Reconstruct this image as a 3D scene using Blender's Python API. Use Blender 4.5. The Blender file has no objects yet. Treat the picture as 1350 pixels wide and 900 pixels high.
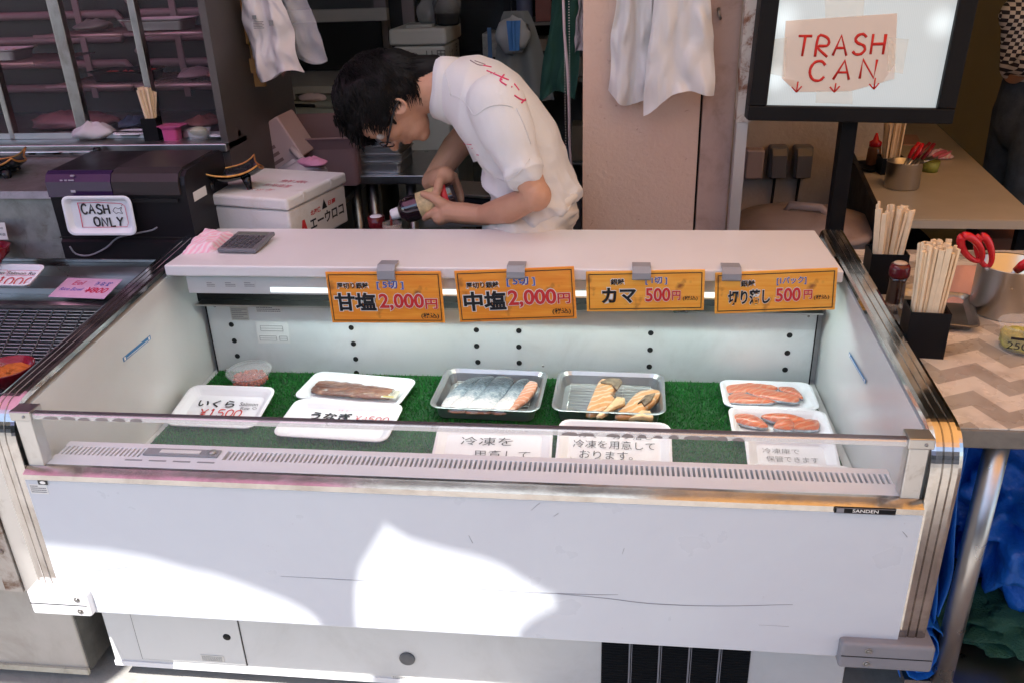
import bpy, bmesh, math, random
from mathutils import Vector, Matrix, noise
random.seed(7)
C = bpy.context.scene.collection
S = bpy.context.scene
PI = math.pi
V = Vector
# ------------------------------------------------------------ camera
F_PX = 1114.94
CAM = V((1.02299, -1.15748, 1.42925))
RT = V((0.99318825, 0.11227203, -0.03117834))
UP = V((-0.01845031, 0.41573221, 0.90929991))
FW = V((-0.11505079, 0.90253073, -0.4149718))
cam_d = bpy.data.cameras.new('camera')
cam = bpy.data.objects.new('camera', cam_d)
C.objects.link(cam)
m3 = Matrix((RT, UP, -FW)).transposed()
cam.matrix_world = Matrix.Translation(CAM) @ m3.to_4x4()
cam_d.sensor_width = 36
cam_d.lens = 36 * F_PX / 1350
cam_d.clip_start = 0.02
cam_d.clip_end = 500
S.camera = cam
# ------------------------------------------------------------ light
SUN_EL, SUN_AZ = 62.0, 14.0      # sun behind the photographer, slightly to the left
e, a = math.radians(SUN_EL), math.radians(SUN_AZ)
SUN_DIR = V((math.sin(a) * math.cos(e), math.cos(a) * math.cos(e), -math.sin(e)))   # travel direction
w = bpy.data.worlds.new('World'); S.world = w; w.use_nodes = True
nt = w.node_tree
sky = nt.nodes.new('ShaderNodeTexSky'); sky.sky_type = 'NISHITA'; sky.sun_disc = False
sky.sun_elevation = e
sky.sun_rotation = math.atan2(-SUN_DIR.x, -SUN_DIR.y)
nt.links.new(sky.outputs[0], nt.nodes['Background'].inputs[0])
nt.nodes['Background'].inputs[1].default_value = 0.15
sun_d = bpy.data.lights.new('sun', 'SUN'); sun_d.energy = 4.6; sun_d.angle = math.radians(0.5)
sun_d.color = (1, 0.965, 0.92)
sun = bpy.data.objects.new('sun', sun_d); C.objects.link(sun)
sun.rotation_euler = (-SUN_DIR).to_track_quat('Z', 'Y').to_euler()
S.view_settings.view_transform = 'Standard'
S.view_settings.look = 'None'
S.view_settings.exposure = 1.33
S.view_settings.gamma = 1
S.cycles.max_bounces = 10
S.cycles.transparent_max_bounces = 16
S.cycles.sample_clamp_indirect = 6
S.cycles.caustics_reflective = False
S.cycles.caustics_refractive = False

# ------------------------------------------------------------ helpers
def at(px, py, ax, val):
    """point of the photograph's pixel (1350x900) on a world plane ax = val"""
    d = RT * ((px - 675) / F_PX) - UP * ((py - 450) / F_PX) + FW
    i = 'xyz'.index(ax)
    return CAM + d * ((val - CAM[i]) / d[i])

def lin(c):
    return tuple(((x / 12.92) if x <= 0.04045 else ((x + 0.055) / 1.055) ** 2.4) for x in c)

def mat(name, col, rough=0.5, metal=0.0, var=0.0, vscale=8, bump=0.0, bscale=60, dirt=None, coat=0.0,
        trans=0.0, alpha=1.0, emit=None, estr=0, ior=1.45, sss=0.0, stretch=None, rvar=0.0, spec=None, translucent=None, speck=None):
    m = bpy.data.materials.new(name); m.use_nodes = True
    N = m.node_tree.nodes; L = m.node_tree.links
    b = N['Principled BSDF']
    b.inputs['Roughness'].default_value = rough
    b.inputs['Metallic'].default_value = metal
    b.inputs['Coat Weight'].default_value = coat
    b.inputs['Coat Roughness'].default_value = 0.08
    b.inputs['Transmission Weight'].default_value = trans
    b.inputs['Alpha'].default_value = alpha
    b.inputs['IOR'].default_value = ior
    if spec is not None: b.inputs['Specular IOR Level'].default_value = spec
    if sss:
        b.inputs['Subsurface Weight'].default_value = sss
        b.inputs['Subsurface Radius'].default_value = (0.02, 0.008, 0.004)
        b.inputs['Subsurface Scale'].default_value = 0.4
    c4 = (*col, 1)
    b.inputs['Base Color'].default_value = c4
    tc = N.new('ShaderNodeTexCoord'); src = tc.outputs['Object']
    if stretch:
        mp = N.new('ShaderNodeMapping'); mp.inputs['Scale'].default_value = stretch
        L.new(src, mp.inputs[0]); src = mp.outputs[0]
    cur = None
    if var:
        n = N.new('ShaderNodeTexNoise'); n.inputs['Scale'].default_value = vscale; n.inputs['Detail'].default_value = 6
        n.inputs['Roughness'].default_value = 0.65
        L.new(src, n.inputs['Vector'])
        r = N.new('ShaderNodeValToRGB'); r.color_ramp.elements[0].position = 0.3; r.color_ramp.elements[1].position = 0.7
        r.color_ramp.elements[0].color = (*[x * (1 - var) for x in col], 1)
        r.color_ramp.elements[1].color = (*[min(1, x * (1 + var)) for x in col], 1)
        L.new(n.outputs['Fac'], r.inputs[0]); cur = r.outputs[0]
    if dirt:   # (colour, scale, lo, hi)
        n = N.new('ShaderNodeTexNoise'); n.inputs['Scale'].default_value = dirt[1]; n.inputs['Detail'].default_value = 9
        n.inputs['Roughness'].default_value = 0.7; n.inputs['Distortion'].default_value = 0.6
        L.new(src, n.inputs['Vector'])
        r = N.new('ShaderNodeMapRange'); r.interpolation_type = 'SMOOTHSTEP'; r.inputs[1].default_value = dirt[2] - .06; r.inputs[2].default_value = dirt[3]
        L.new(n.outputs['Fac'], r.inputs[0])
        mx = N.new('ShaderNodeMixRGB'); L.new(r.outputs[0], mx.inputs[0])
        if cur: L.new(cur, mx.inputs[1])
        else: mx.inputs[1].default_value = c4
        mx.inputs[2].default_value = (*dirt[0], 1); cur = mx.outputs[0]
    if speck:  # (colour, scale, threshold, vertical stretch)
        mp2 = N.new('ShaderNodeMapping'); mp2.inputs['Scale'].default_value = (1, 1, speck[3]); L.new(tc.outputs['Object'], mp2.inputs[0])
        n = N.new('ShaderNodeTexNoise'); n.inputs['Scale'].default_value = speck[1]; n.inputs['Detail'].default_value = 4; n.inputs['Roughness'].default_value = .8
        L.new(mp2.outputs[0], n.inputs['Vector'])
        r = N.new('ShaderNodeMapRange'); r.interpolation_type = 'SMOOTHSTEP'; r.inputs[1].default_value = speck[2]; r.inputs[2].default_value = speck[2] + .10
        L.new(n.outputs['Fac'], r.inputs[0]); mx = N.new('ShaderNodeMixRGB'); L.new(r.outputs[0], mx.inputs[0])
        if cur: L.new(cur, mx.inputs[1])
        else: mx.inputs[1].default_value = c4
        mx.inputs[2].default_value = (*speck[0], 1); cur = mx.outputs[0]
    if cur: L.new(cur, b.inputs['Base Color'])
    if rvar:
        n = N.new('ShaderNodeTexNoise'); n.inputs['Scale'].default_value = 14; n.inputs['Detail'].default_value = 7
        L.new(src, n.inputs['Vector'])
        r = N.new('ShaderNodeMapRange'); r.inputs[1].default_value = 0.3; r.inputs[2].default_value = 0.7
        r.inputs[3].default_value = max(0.02, rough - rvar); r.inputs[4].default_value = rough + rvar
        L.new(n.outputs['Fac'], r.inputs[0]); L.new(r.outputs[0], b.inputs['Roughness'])
    if bump:
        n = N.new('ShaderNodeTexNoise'); n.inputs['Scale'].default_value = bscale; n.inputs['Detail'].default_value = 5
        L.new(src, n.inputs['Vector'])
        bp = N.new('ShaderNodeBump'); bp.inputs['Strength'].default_value = bump; bp.inputs['Distance'].default_value = 0.004
        L.new(n.outputs['Fac'], bp.inputs['Height']); L.new(bp.outputs[0], b.inputs['Normal'])
    if emit:
        b.inputs['Emission Color'].default_value = (*emit, 1); b.inputs['Emission Strength'].default_value = estr
    if translucent:
        t = N.new('ShaderNodeBsdfTranslucent'); t.inputs[0].default_value = (*translucent[0], 1)
        ms = N.new('ShaderNodeMixShader'); ms.inputs[0].default_value = translucent[1]
        L.new(b.outputs[0], ms.inputs[1]); L.new(t.outputs[0], ms.inputs[2]); L.new(ms.outputs[0], N['Material Output'].inputs[0])
    return m

class MB:
    """mesh builder"""
    def __init__(s): s.v = []; s.f = []; s.sm = []
    def add(s, vs, fs, smooth=False):
        o = len(s.v); s.v += [tuple(p) for p in vs]; s.f += [tuple(i + o for i in f) for f in fs]; s.sm += [smooth] * len(fs)
        return s
    def box(s, x0, x1, y0, y1, z0, z1, bev=0.0, M=None):
        if bev:
            bm = bmesh.new(); bmesh.ops.create_cube(bm, size=1)
            for v in bm.verts:
                v.co = V(((x0 + x1) / 2 + v.co.x * (x1 - x0), (y0 + y1) / 2 + v.co.y * (y1 - y0), (z0 + z1) / 2 + v.co.z * (z1 - z0)))
            bmesh.ops.bevel(bm, geom=bm.edges[:], offset=bev, segments=3, affect='EDGES', profile=0.5)
            bm.verts.index_update()
            vs = [v.co.copy() for v in bm.verts]; fs = [[v.index for v in f.verts] for f in bm.faces]; bm.free()
            if M: vs = [M @ p for p in vs]
            return s.add(vs, fs, False)
        vs = [V((x, y, z)) for x in (x0, x1) for y in (y0, y1) for z in (z0, z1)]
        if M: vs = [M @ p for p in vs]
        return s.add(vs, [(0, 1, 3, 2), (4, 6, 7, 5), (0, 4, 5, 1), (2, 3, 7, 6), (0, 2, 6, 4), (1, 5, 7, 3)])
    def prism(s, poly, ax, a0, a1, M=None):
        """2D polygon extruded along axis ax ('x': poly=(y,z); 'y': (x,z); 'z': (x,y))"""
        def P(q, t): return V((t, q[0], q[1])) if ax == 'x' else V((q[0], t, q[1])) if ax == 'y' else V((q[0], q[1], t))
        n = len(poly); vs = [P(q, a0) for q in poly] + [P(q, a1) for q in poly]
        if M: vs = [M @ p for p in vs]
        fs = [tuple(range(n))[::-1], tuple(range(n, 2 * n))] + [(i, (i + 1) % n, n + (i + 1) % n, n + i) for i in range(n)]
        return s.add(vs, fs)
    def tube(s, pts, r, seg=8, caps=True, flat=1.0, nrm=None, smooth=True):
        pts = [V(p) for p in pts]; n = len(pts)
        rr = r if isinstance(r, (list, tuple)) else [r] * n
        vs = []; up = None
        for i, p in enumerate(pts):
            t = (pts[min(i + 1, n - 1)] - pts[max(i - 1, 0)])
            t = t.normalized() if t.length > 1e-9 else V((0, 0, 1))
            if nrm is not None: up = V(nrm) - t * V(nrm).dot(t); up = up.normalized() if up.length > 1e-6 else t.orthogonal().normalized()
            elif up is None: up = t.orthogonal().normalized()
            else:
                up = up - t * up.dot(t); up = up.normalized() if up.length > 1e-6 else t.orthogonal().normalized()
            sd = t.cross(up)
            for k in range(seg):
                A = 2 * PI * (k + .5) / seg
                vs.append(p + (sd * math.cos(A) + up * (math.sin(A) * flat)) * rr[i])
        fs = [(i * seg + k, i * seg + (k + 1) % seg, (i + 1) * seg + (k + 1) % seg, (i + 1) * seg + k) for i in range(n - 1) for k in range(seg)]
        if caps: fs += [tuple(range(seg))[::-1], tuple((n - 1) * seg + k for k in range(seg))]
        return s.add(vs, fs, smooth)
    def lathe(s, prof, seg=24, M=None, smooth=True, sx=1, sy=1):
        """prof: (r, z) list"""
        vs = []
        for r, z in prof:
            for k in range(seg):
                A = 2 * PI * k / seg; p = V((r * math.cos(A) * sx, r * math.sin(A) * sy, z)); vs.append(M @ p if M else p)
        n = len(prof)
        fs = [(i * seg + k, i * seg + (k + 1) % seg, (i + 1) * seg + (k + 1) % seg, (i + 1) * seg + k) for i in range(n - 1) for k in range(seg)]
        if prof[0][0] > 1e-6: fs.append(tuple(range(seg))[::-1])
        if prof[-1][0] > 1e-6: fs.append(tuple((n - 1) * seg + k for k in range(seg)))
        return s.add(vs, fs, smooth)
    def ball(s, c, r, M=None, seg=16, rings=10):
        r = (r, r, r) if not isinstance(r, (tuple, list)) else r
        vs = []; c = V(c)
        for i in range(rings + 1):
            th = PI * i / rings
            for k in range(seg):
                ph = 2 * PI * k / seg
                p = V((r[0] * math.sin(th) * math.cos(ph), r[1] * math.sin(th) * math.sin(ph), r[2] * math.cos(th)))
                vs.append(c + (M @ p if M else p))
        fs = [(i * seg + k, (i + 1) * seg + k, (i + 1) * seg + (k + 1) % seg, i * seg + (k + 1) % seg) for i in range(rings) for k in range(seg)]
        return s.add(vs, fs, True)
    def loops(s, ls, cap0=True, cap1=True, smooth=False):
        """ls: list of equally long closed vertex loops"""
        n = len(ls[0]); vs = [p for l in ls for p in l]
        fs = [(i * n + k, i * n + (k + 1) % n, (i + 1) * n + (k + 1) % n, (i + 1) * n + k) for i in range(len(ls) - 1) for k in range(n)]
        if cap0: fs.append(tuple(range(n))[::-1])
        if cap1: fs.append(tuple((len(ls) - 1) * n + k for k in range(n)))
        return s.add(vs, fs, smooth)
    def grid(s, fn, nu, nv, smooth=True):
        vs = [fn(i / nu, j / nv) for i in range(nu + 1) for j in range(nv + 1)]
        fs = [(i * (nv + 1) + j, (i + 1) * (nv + 1) + j, (i + 1) * (nv + 1) + j + 1, i * (nv + 1) + j + 1) for i in range(nu) for j in range(nv)]
        return s.add(vs, fs, smooth)

ORIG = {}
def obj(name, mb, m, parent=None, smooth=None):
    """link a builder as one mesh; coordinates are world, or local when the parent stands at the origin"""
    me = bpy.data.meshes.new(name)
    off = ORIG.get(parent.name, V((0, 0, 0))) if parent else V((0, 0, 0))
    me.from_pydata([tuple(V(p) - off) for p in mb.v], [], mb.f)
    me.polygons.foreach_set('use_smooth', [bool(x) if smooth is None else smooth for x in mb.sm])
    bm = bmesh.new(); bm.from_mesh(me); bmesh.ops.recalc_face_normals(bm, faces=bm.faces[:]); bm.to_mesh(me); bm.free()
    if m: me.materials.append(m)
    o = bpy.data.objects.new(name, me); C.objects.link(o)
    if parent: o.parent = parent; ORIG[o.name] = off
    return o
def tag(o, label=None, cat=None, group=None, kind=None):
    for k, x in (('label', label), ('category', cat), ('group', group), ('kind', kind)):
        if x: o[k] = x
    return o
def thing(name, label, cat, loc=(0, 0, 0), group=None):
    o = bpy.data.objects.new(name, None); C.objects.link(o); o.empty_display_size = 0.05
    o.location = loc; ORIG[o.name] = V(loc)
    return tag(o, label, cat, group)
def struct(name, mb, m): return tag(obj(name, mb, m), kind='structure')
def copy_tree(o, loc=None, rot=None, label=None, parent=None):
    c = o.copy(); C.objects.link(c)
    if parent: c.parent = parent
    if loc is not None: c.location = loc
    if rot is not None: c.rotation_euler = rot
    if label: c['label'] = label
    for ch in list(o.children): copy_tree(ch, parent=c)
    return c
def frame(o, r, u):
    """matrix whose x,y axes are r,u (unit, orthogonalised) at o"""
    r = V(r).normalized(); u = V(u); u = (u - r * u.dot(r)).normalized(); n = r.cross(u)
    M = Matrix((r, u, n)).transposed().to_4x4(); M.translation = V(o); return M
TXT = {}
def text_geo(body, off=0.0, ext=0.0, shear=0.0):
    k = (body, off, ext, shear)
    if k in TXT: return TXT[k]
    c = bpy.data.curves.new('t', 'FONT'); c.body = body; c.size = 1; c.offset = off; c.extrude = ext; c.shear = shear
    c.resolution_u = 3; c.align_x = 'LEFT'
    o = bpy.data.objects.new('t', c); C.objects.link(o)
    bpy.context.view_layer.update()
    me = bpy.data.meshes.new_from_object(o.evaluated_get(bpy.context.evaluated_depsgraph_get()))
    vs = [v.co.copy() for v in me.vertices]; fs = [tuple(p.vertices) for p in me.polygons]
    bpy.data.objects.remove(o); bpy.data.curves.remove(c); bpy.data.meshes.remove(me)
    TXT[k] = (vs, fs); return TXT[k]
def text(body, M, box, m, parent, off=0.0, lift=0.0006, thick=0.0006, wob=0.0, shear=0.0, name='lettering', ref=None, mb=None):
    """lettering fitted into box (x0,x1,y0,y1) of frame M; ref: offset whose bounding box sets the fit"""
    vs, fs = text_geo(body, off, 0.0, shear)
    rv = text_geo(body, ref if ref is not None else off, 0.0, shear)[0]
    xa = min(v.x for v in rv); xb = max(v.x for v in rv); ya = min(v.y for v in rv); yb = max(v.y for v in rv)
    sx = (box[1] - box[0]) / max(1e-6, xb - xa); sy = (box[3] - box[2]) / max(1e-6, yb - ya)
    out = []
    for v in vs:
        x, y = v.x, v.y
        if wob:
            q = noise.noise_vector(V((x * 1.3, y * 1.3, len(body)))) * wob; x += q.x; y += q.y
        out.append(M @ V((box[0] + (x - xa) * sx, box[2] + (y - ya) * sy, lift)))
    own = mb is None
    mb = mb or MB(); mb.add(out, fs)
    if own: return obj(name, mb, m, parent, smooth=False)
# single-stroke letters (0..1 box), hand-drawn look
GL = {
 'A': [[(0, 0), (.5, 1), (1, 0)], [(.2, .38), (.82, .38)]],
 'C': [[(.95, .8), (.7, 1), (.3, .95), (.05, .65), (.05, .3), (.3, .02), (.7, 0), (.95, .2)]],
 'D': [[(.05, 0), (.05, 1), (.6, .95), (.95, .6), (.9, .2), (.5, 0), (.05, 0)]],
 'H': [[(.05, 0), (.05, 1)], [(.95, 0), (.95, 1)], [(.05, .5), (.95, .52)]],
 'L': [[(.1, 1), (.1, 0), (.85, .02)]],
 'N': [[(.05, 0), (.08, 1), (.92, .03), (.95, 1)]],
 'O': [[(.5, 1), (.15, .85), (.03, .5), (.15, .12), (.5, 0), (.85, .12), (.97, .5), (.85, .85), (.5, 1)]],
 'R': [[(.05, 0), (.08, 1), (.6, 1), (.9, .8), (.8, .55), (.1, .5), (.95, 0)]],
 'S': [[(.9, .85), (.6, 1), (.25, .92), (.12, .72), (.35, .55), (.75, .45), (.92, .25), (.7, .03), (.3, 0), (.05, .15)]],
 'T': [[(0, 1), (1, 1)], [(.5, 1), (.52, 0)]],
 'Y': [[(0, 1), (.5, .5)], [(1, 1), (.5, .5), (.35, 0)]],
 '1': [[(.3, .8), (.55, 1), (.5, 0)]],
 '0': [[(.5, 1), (.15, .85), (.05, .5), (.15, .12), (.5, 0), (.85, .12), (.95, .5), (.85, .85), (.5, 1)]],
 '5': [[(.9, 1), (.25, 1), (.15, .55), (.6, .62), (.92, .35), (.75, .05), (.3, 0), (.05, .12)]],
 '4': [[(.7, 0), (.68, 1), (.02, .3), (.98, .3)]],
 '8': [[(.5, .52), (.15, .72), (.3, .97), (.7, .97), (.85, .72), (.5, .52), (.08, .25), (.3, 0), (.7, 0), (.93, .25), (.5, .52)]],
 '¥': [[(0, 1), (.5, .5), (1, 1)], [(.5, .5), (.5, 0)], [(.15, .45), (.85, .45)], [(.15, .25), (.85, .25)]],
}
def smooth_line(pl, n=3):
    if len(pl) < 3: return pl
    out = []
    for i in range(len(pl) - 1):
        p0 = pl[max(0, i - 1)]; p1 = pl[i]; p2 = pl[i + 1]; p3 = pl[min(len(pl) - 1, i + 2)]
        for k in range(n):
            t = k / n
            out.append(tuple(0.5 * ((2 * p1[j]) + (-p0[j] + p2[j]) * t + (2 * p0[j] - 5 * p1[j] + 4 * p2[j] - p3[j]) * t * t + (-p0[j] + 3 * p1[j] - 3 * p2[j] + p3[j]) * t ** 3) for j in range(2)))
    out.append(tuple(pl[-1])); return out
def stroke(mb, M, pl, wdt, lift=0.0005):
    mb.tube([M @ V((x, y, lift)) for x, y in pl], [wdt * random.uniform(.85, 1.15) for _ in pl], 6, flat=0.25, nrm=M.to_3x3() @ V((0, 0, 1)))
def hand(mb, M, word, x0, y0, cw, ch, wdt, gap=0.25, slope=0.0):
    x = x0
    for c in word:
        if c != ' ':
            jx, jy, jr = random.uniform(-.04, .04) * cw, random.uniform(-.05, .05) * ch, random.uniform(-.06, .06)
            for st in GL[c]:
                sharp = c in 'AHLNTY¥4'
                pl = st if sharp else smooth_line(st)
                stroke(mb, M, [(x + jx + px * cw + (py - .5) * jr * ch, y0 + jy + py * ch + slope * (x - x0)) for px, py in pl], wdt)
        x += cw * (1 + gap)
def remesh(o, vox, sm=2, shade=True):
    md = o.modifiers.new('r', 'REMESH'); md.mode = 'VOXEL'; md.voxel_size = vox
    if sm:
        s2 = o.modifiers.new('s', 'SMOOTH'); s2.iterations = sm; s2.factor = 0.5
    bpy.context.view_layer.update()
    me = bpy.data.meshes.new_from_object(o.evaluated_get(bpy.context.evaluated_depsgraph_get()))
    o.modifiers.clear(); old = o.data; mats = list(old.materials); o.data = me
    if not me.materials:
        for q in mats: me.materials.append(q)
    me.polygons.foreach_set('use_smooth', [shade] * len(me.polygons)); bpy.data.meshes.remove(old)
    return o
def rrect(x0, x1, y0, y1, r, z, seg=4):
    pts = []
    for cx, cy, a0 in ((x1 - r, y1 - r, 0), (x0 + r, y1 - r, 90), (x0 + r, y0 + r, 180), (x1 - r, y0 + r, 270)):
        for k in range(seg + 1):
            A = math.radians(a0 + 90 * k / seg); pts.append(V((cx + r * math.cos(A), cy + r * math.sin(A), z)))
    return pts
def tray_mb(wd, dp, h, t=0.003, slope=0.018, lip=0.006, r=0.02, M=None, mb=None):
    """shallow tray centred at the origin: outer wall, rolled lip, inner floor"""
    X, Y = wd / 2, dp / 2; mb = mb or MB()
    def L(i, z, rr=None):
        q = rrect(-X + i, X - i, -Y + i, Y - i, max(0.002, (rr or r) - i * .5), z)
        return [M @ p for p in q] if M else q
    mb.loops([L(slope, 0), L(slope * .35 + lip, h * .75), L(lip * .6, h - t), L(0, h - t), L(0, h - t * .3), L(lip * .3, h), L(lip, h), L(lip + slope * .35, h * .75), L(slope + t, t * 1.2), L(slope + t + .004, t)], smooth=False)
    return mb
def fbm(p, o=3): return noise.fractal(V(p), 1.0, 2.0, o)
def smooth_closed(pl, n=4):
    out = []; N_ = len(pl)
    for i in range(N_):
        p0, p1, p2, p3 = pl[i - 1], pl[i], pl[(i + 1) % N_], pl[(i + 2) % N_]
        for k in range(n):
            t = k / n
            out.append(tuple(0.5 * ((2 * p1[j]) + (-p0[j] + p2[j]) * t + (2 * p0[j] - 5 * p1[j] + 4 * p2[j] - p3[j]) * t * t + (-p0[j] + 3 * p1[j] - 3 * p2[j] + p3[j]) * t ** 3) for j in range(2)))
    return out

# ------------------------------------------------------------ materials
PNL = mat('white_enamel', (.525, .56, .60), .34, speck=((.45, .45, .48), 90, .66, .6), dirt=((.48, .49, .54), 1.7, .35, .95), bump=.16, bscale=2.6, rvar=.08)
PNL2 = mat('worn_white_enamel', (.57, .57, .56), .38, speck=((.30, .28, .26), 40, .70, .8), dirt=((.42, .41, .39), 4, .5, .95), rvar=.1)
WALLW = mat('case_wall_white', (.64, .645, .63), .24, dirt=((.58, .58, .56), 3, .4, 1.0), speck=((.40, .39, .37), 30, .72, 1))
LINER = mat('brushed_liner', (.62, .64, .64), .42, .25, dirt=((.50, .51, .50), 7, .45, .9), speck=((.24, .24, .23), 34, .68, 1.6))
TOPW = mat('counter_laminate', (.72, .70, .70), .28, dirt=((.66, .64, .63), 3, .4, 1.0), speck=((.45, .42, .40), 30, .72, 1))
CHROME = mat('polished_steel', (.56, .54, .52), .14, 1, rvar=.05, bump=.12, bscale=14, dirt=((.30, .27, .24), 9, .45, .8))
STEEL = mat('brushed_steel', (.47, .46, .45), .33, 1, var=.05, vscale=9, bump=.03, bscale=30, rvar=.07)
STEELD = mat('worn_steel', (.33, .32, .31), .38, 1, var=.15, vscale=12, dirt=((.20, .18, .16), 9, .5, .75), bump=.08, bscale=40, rvar=.1)
ALU = mat('alu_post', (.60, .585, .56), .42, .85, dirt=((.34, .30, .26), 15, .6, .8))
BLACK = mat('black_plastic', (.006, .006, .007), .5, rvar=.06, spec=.2)
BLACKG = mat('black_gloss', (.010, .009, .012), .16, spec=.35)
HOLE = mat('dark_recess', (.004, .004, .004), .8)
GREYP = mat('grey_plastic', (.20, .20, .22), .5, var=.08)
WHITEP = mat('white_plastic', (.68, .68, .70), .45, dirt=((.4, .38, .36), 12, .62, .8))
GRILW = mat('grille_white', (.66, .68, .71), .5)
FOAM = mat('foam_white', (.76, .78, .80), .55, bump=.08, bscale=500, sss=.0)
STYRO = mat('styrofoam', (.68, .66, .63), .75, bump=.25, bscale=220, dirt=((.52, .44, .34), 7, .58, .85))
PAPER = mat('white_paper', (.78, .77, .78), .7, translucent=((.7, .7, .7), .15))
INK = mat('black_ink', (.012, .012, .014), .5)
INKG = mat('grey_ink', (.20, .20, .20), .6)
INKR = mat('red_ink', (.55, .03, .035), .5)
INKP = mat('pink_ink', (.70, .10, .17), .5)
INKB = mat('blue_ink', (.04, .09, .38), .5)
WHT = mat('sign_white', (.80, .78, .74), .5)
CLIP = mat('grey_clip', (.27, .27, .29), .42, dirt=((.2, .13, .08), 20, .62, .75))
GLASS = mat('clear_glass', (.70, .74, .74), .02, alpha=.055, spec=.8)
ACRYL = mat('rail_silver', (.70, .70, .72), .25, .6, alpha=.6, speck=((.2, .17, .17), 30, .62, 1))
CLEARP = mat('clear_plastic', (.80, .80, .80), .12, alpha=.16, bump=.3, bscale=30)
FILM = mat('plastic_film', (.70, .70, .70), .1, alpha=.05, bump=.9, bscale=25)
BAGW = mat('white_polythene', (.72, .71, .72), .32, translucent=((.75, .72, .72), .3), bump=.12, bscale=12)
LABELW = mat('label_white', (.64, .64, .62), .6)
STICKB = mat('sticker_blue', (.05, .20, .42), .45)
WOODC = mat('chopstick_wood', (.74, .57, .37), .62, var=.12, vscale=60, stretch=(1, 1, .12))
RED = mat('red_plastic', (.55, .012, .02), .25)
SKIN = mat('skin', (.46, .245, .155), .5, var=.06, vscale=25, bump=.1, bscale=150, sss=.12)
HAIRM = mat('black_hair', (.0055, .0045, .0045), .52, spec=.18)
SHIRT = mat('white_cotton', (.70, .69, .68), .85, bump=.15, bscale=300, translucent=((.7, .68, .66), .12))
PANTS = mat('cream_cotton', (.66, .62, .56), .88, bump=.15, bscale=250)

def plank_orange(name, c1, c2):
    m = bpy.data.materials.new(name); m.use_nodes = True; N = m.node_tree.nodes; L = m.node_tree.links; b = N['Principled BSDF']
    tc = N.new('ShaderNodeTexCoord'); mp = N.new('ShaderNodeMapping'); mp.inputs['Scale'].default_value = (3, 20, 40)
    n = N.new('ShaderNodeTexNoise'); n.inputs['Scale'].default_value = 3; n.inputs['Detail'].default_value = 5
    L.new(tc.outputs['Object'], mp.inputs[0]); L.new(mp.outputs[0], n.inputs['Vector'])
    r = N.new('ShaderNodeValToRGB'); r.color_ramp.elements[0].position = .35; r.color_ramp.elements[1].position = .65
    r.color_ramp.elements[0].color = (*c1, 1); r.color_ramp.elements[1].color = (*c2, 1)
    L.new(n.outputs['Fac'], r.inputs[0])
    n2 = N.new('ShaderNodeTexNoise'); n2.inputs['Scale'].default_value = 22; n2.inputs['Detail'].default_value = 8; L.new(tc.outputs['Object'], n2.inputs['Vector'])
    r2 = N.new('ShaderNodeMapRange'); r2.inputs[1].default_value = .62; r2.inputs[2].default_value = .75; L.new(n2.outputs['Fac'], r2.inputs[0])
    mx = N.new('ShaderNodeMixRGB'); L.new(r2.outputs[0], mx.inputs[0]); L.new(r.outputs[0], mx.inputs[1]); mx.inputs[2].default_value = (.28, .09, .02, 1)
    L.new(mx.outputs[0], b.inputs['Base Color']); b.inputs['Roughness'].default_value = .32
    return m
ORNG = plank_orange('orange_wood_print', (.78, .24, .02), (.86, .34, .04))
ORNG2 = plank_orange('amber_wood_print', (.84, .33, .03), (.90, .44, .07))

# ============================================================ SETTING
def ground_mat():
    m = mat('concrete_pavement', (.33, .32, .30), .85, var=.12, vscale=2.5, dirt=((.20, .19, .18), 5, .45, .8), bump=.35, bscale=90)
    return m
g = MB().box(-60, 60, -60, 60, -.2, 0); struct('ground', g, ground_mat())
FLD = mat('stall_floor', (.035, .045, .038), .5, var=.3, vscale=4, bump=.2, bscale=30)
struct('stall_floor', MB().box(-2.6, 1.25, .86, 5.0, .0, .012), FLD)
struct('alcove_floor', MB().box(1.252, 6.0, .86, 5.0, .0, .011), FLD)
PLASTER = mat('stall_back_wall', (.13, .135, .125), .8, var=.15, vscale=3, bump=.2, bscale=30)
struct('back_wall', MB().box(-2.6, 6.0, 5.0, 5.1, 0, 3.2), PLASTER)
struct('left_wall', MB().box(-2.7, -2.6, .9, 5.1, 0, 3.2), PLASTER)
struct('stall_ceiling', MB().box(-2.7, 6.2, 1.0, 5.1, 2.6, 2.7), mat('ceiling_board', (.25, .24, .22), .8))

# added unseen awnings over the stall front: outline shapes sun patches, colour tints light
def yedge(x, z, H):     # awning edge that puts the shade line at height z on the front panel, for panel abscissa x
    t = (H - z) / -SUN_DIR.z
    return (x - t * SUN_DIR.x, 0 - t * SUN_DIR.y)
AWH = 2.35
line = [(-1.9, .17), (-.35, .17), (-.10, .17), (-.085, .25), (-.075, .462), (.03, .455), (.12, .45), (.20, .438), (.28, .415), (.36, .385), (.44, .352), (.485, .325), (.505, .30), (.515, .20), (.52, .05), (.566, .05), (.570, .20),
        (.574, .33), (.580, .385), (.595, .435), (.618, .475), (.640, .513), (.650, .528), (.662, .519), (.69, .50), (.75, .482), (.81, .468), (.85, .452), (.885, .425), (.92, .402), (.945, .388), (.935, .37), (.90, .345), (.875, .318), (.86, .25), (.86, .05),
        (.98, -.15), (1.10, -.45), (1.22, -.60), (1.9, -.9)]
pts = [yedge(x, z, AWH) for x, z in line]
def fab(name, col, k): return mat(name, tuple(c * .5 for c in col), .85, var=.06, vscale=3, translucent=(col, k))
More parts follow.
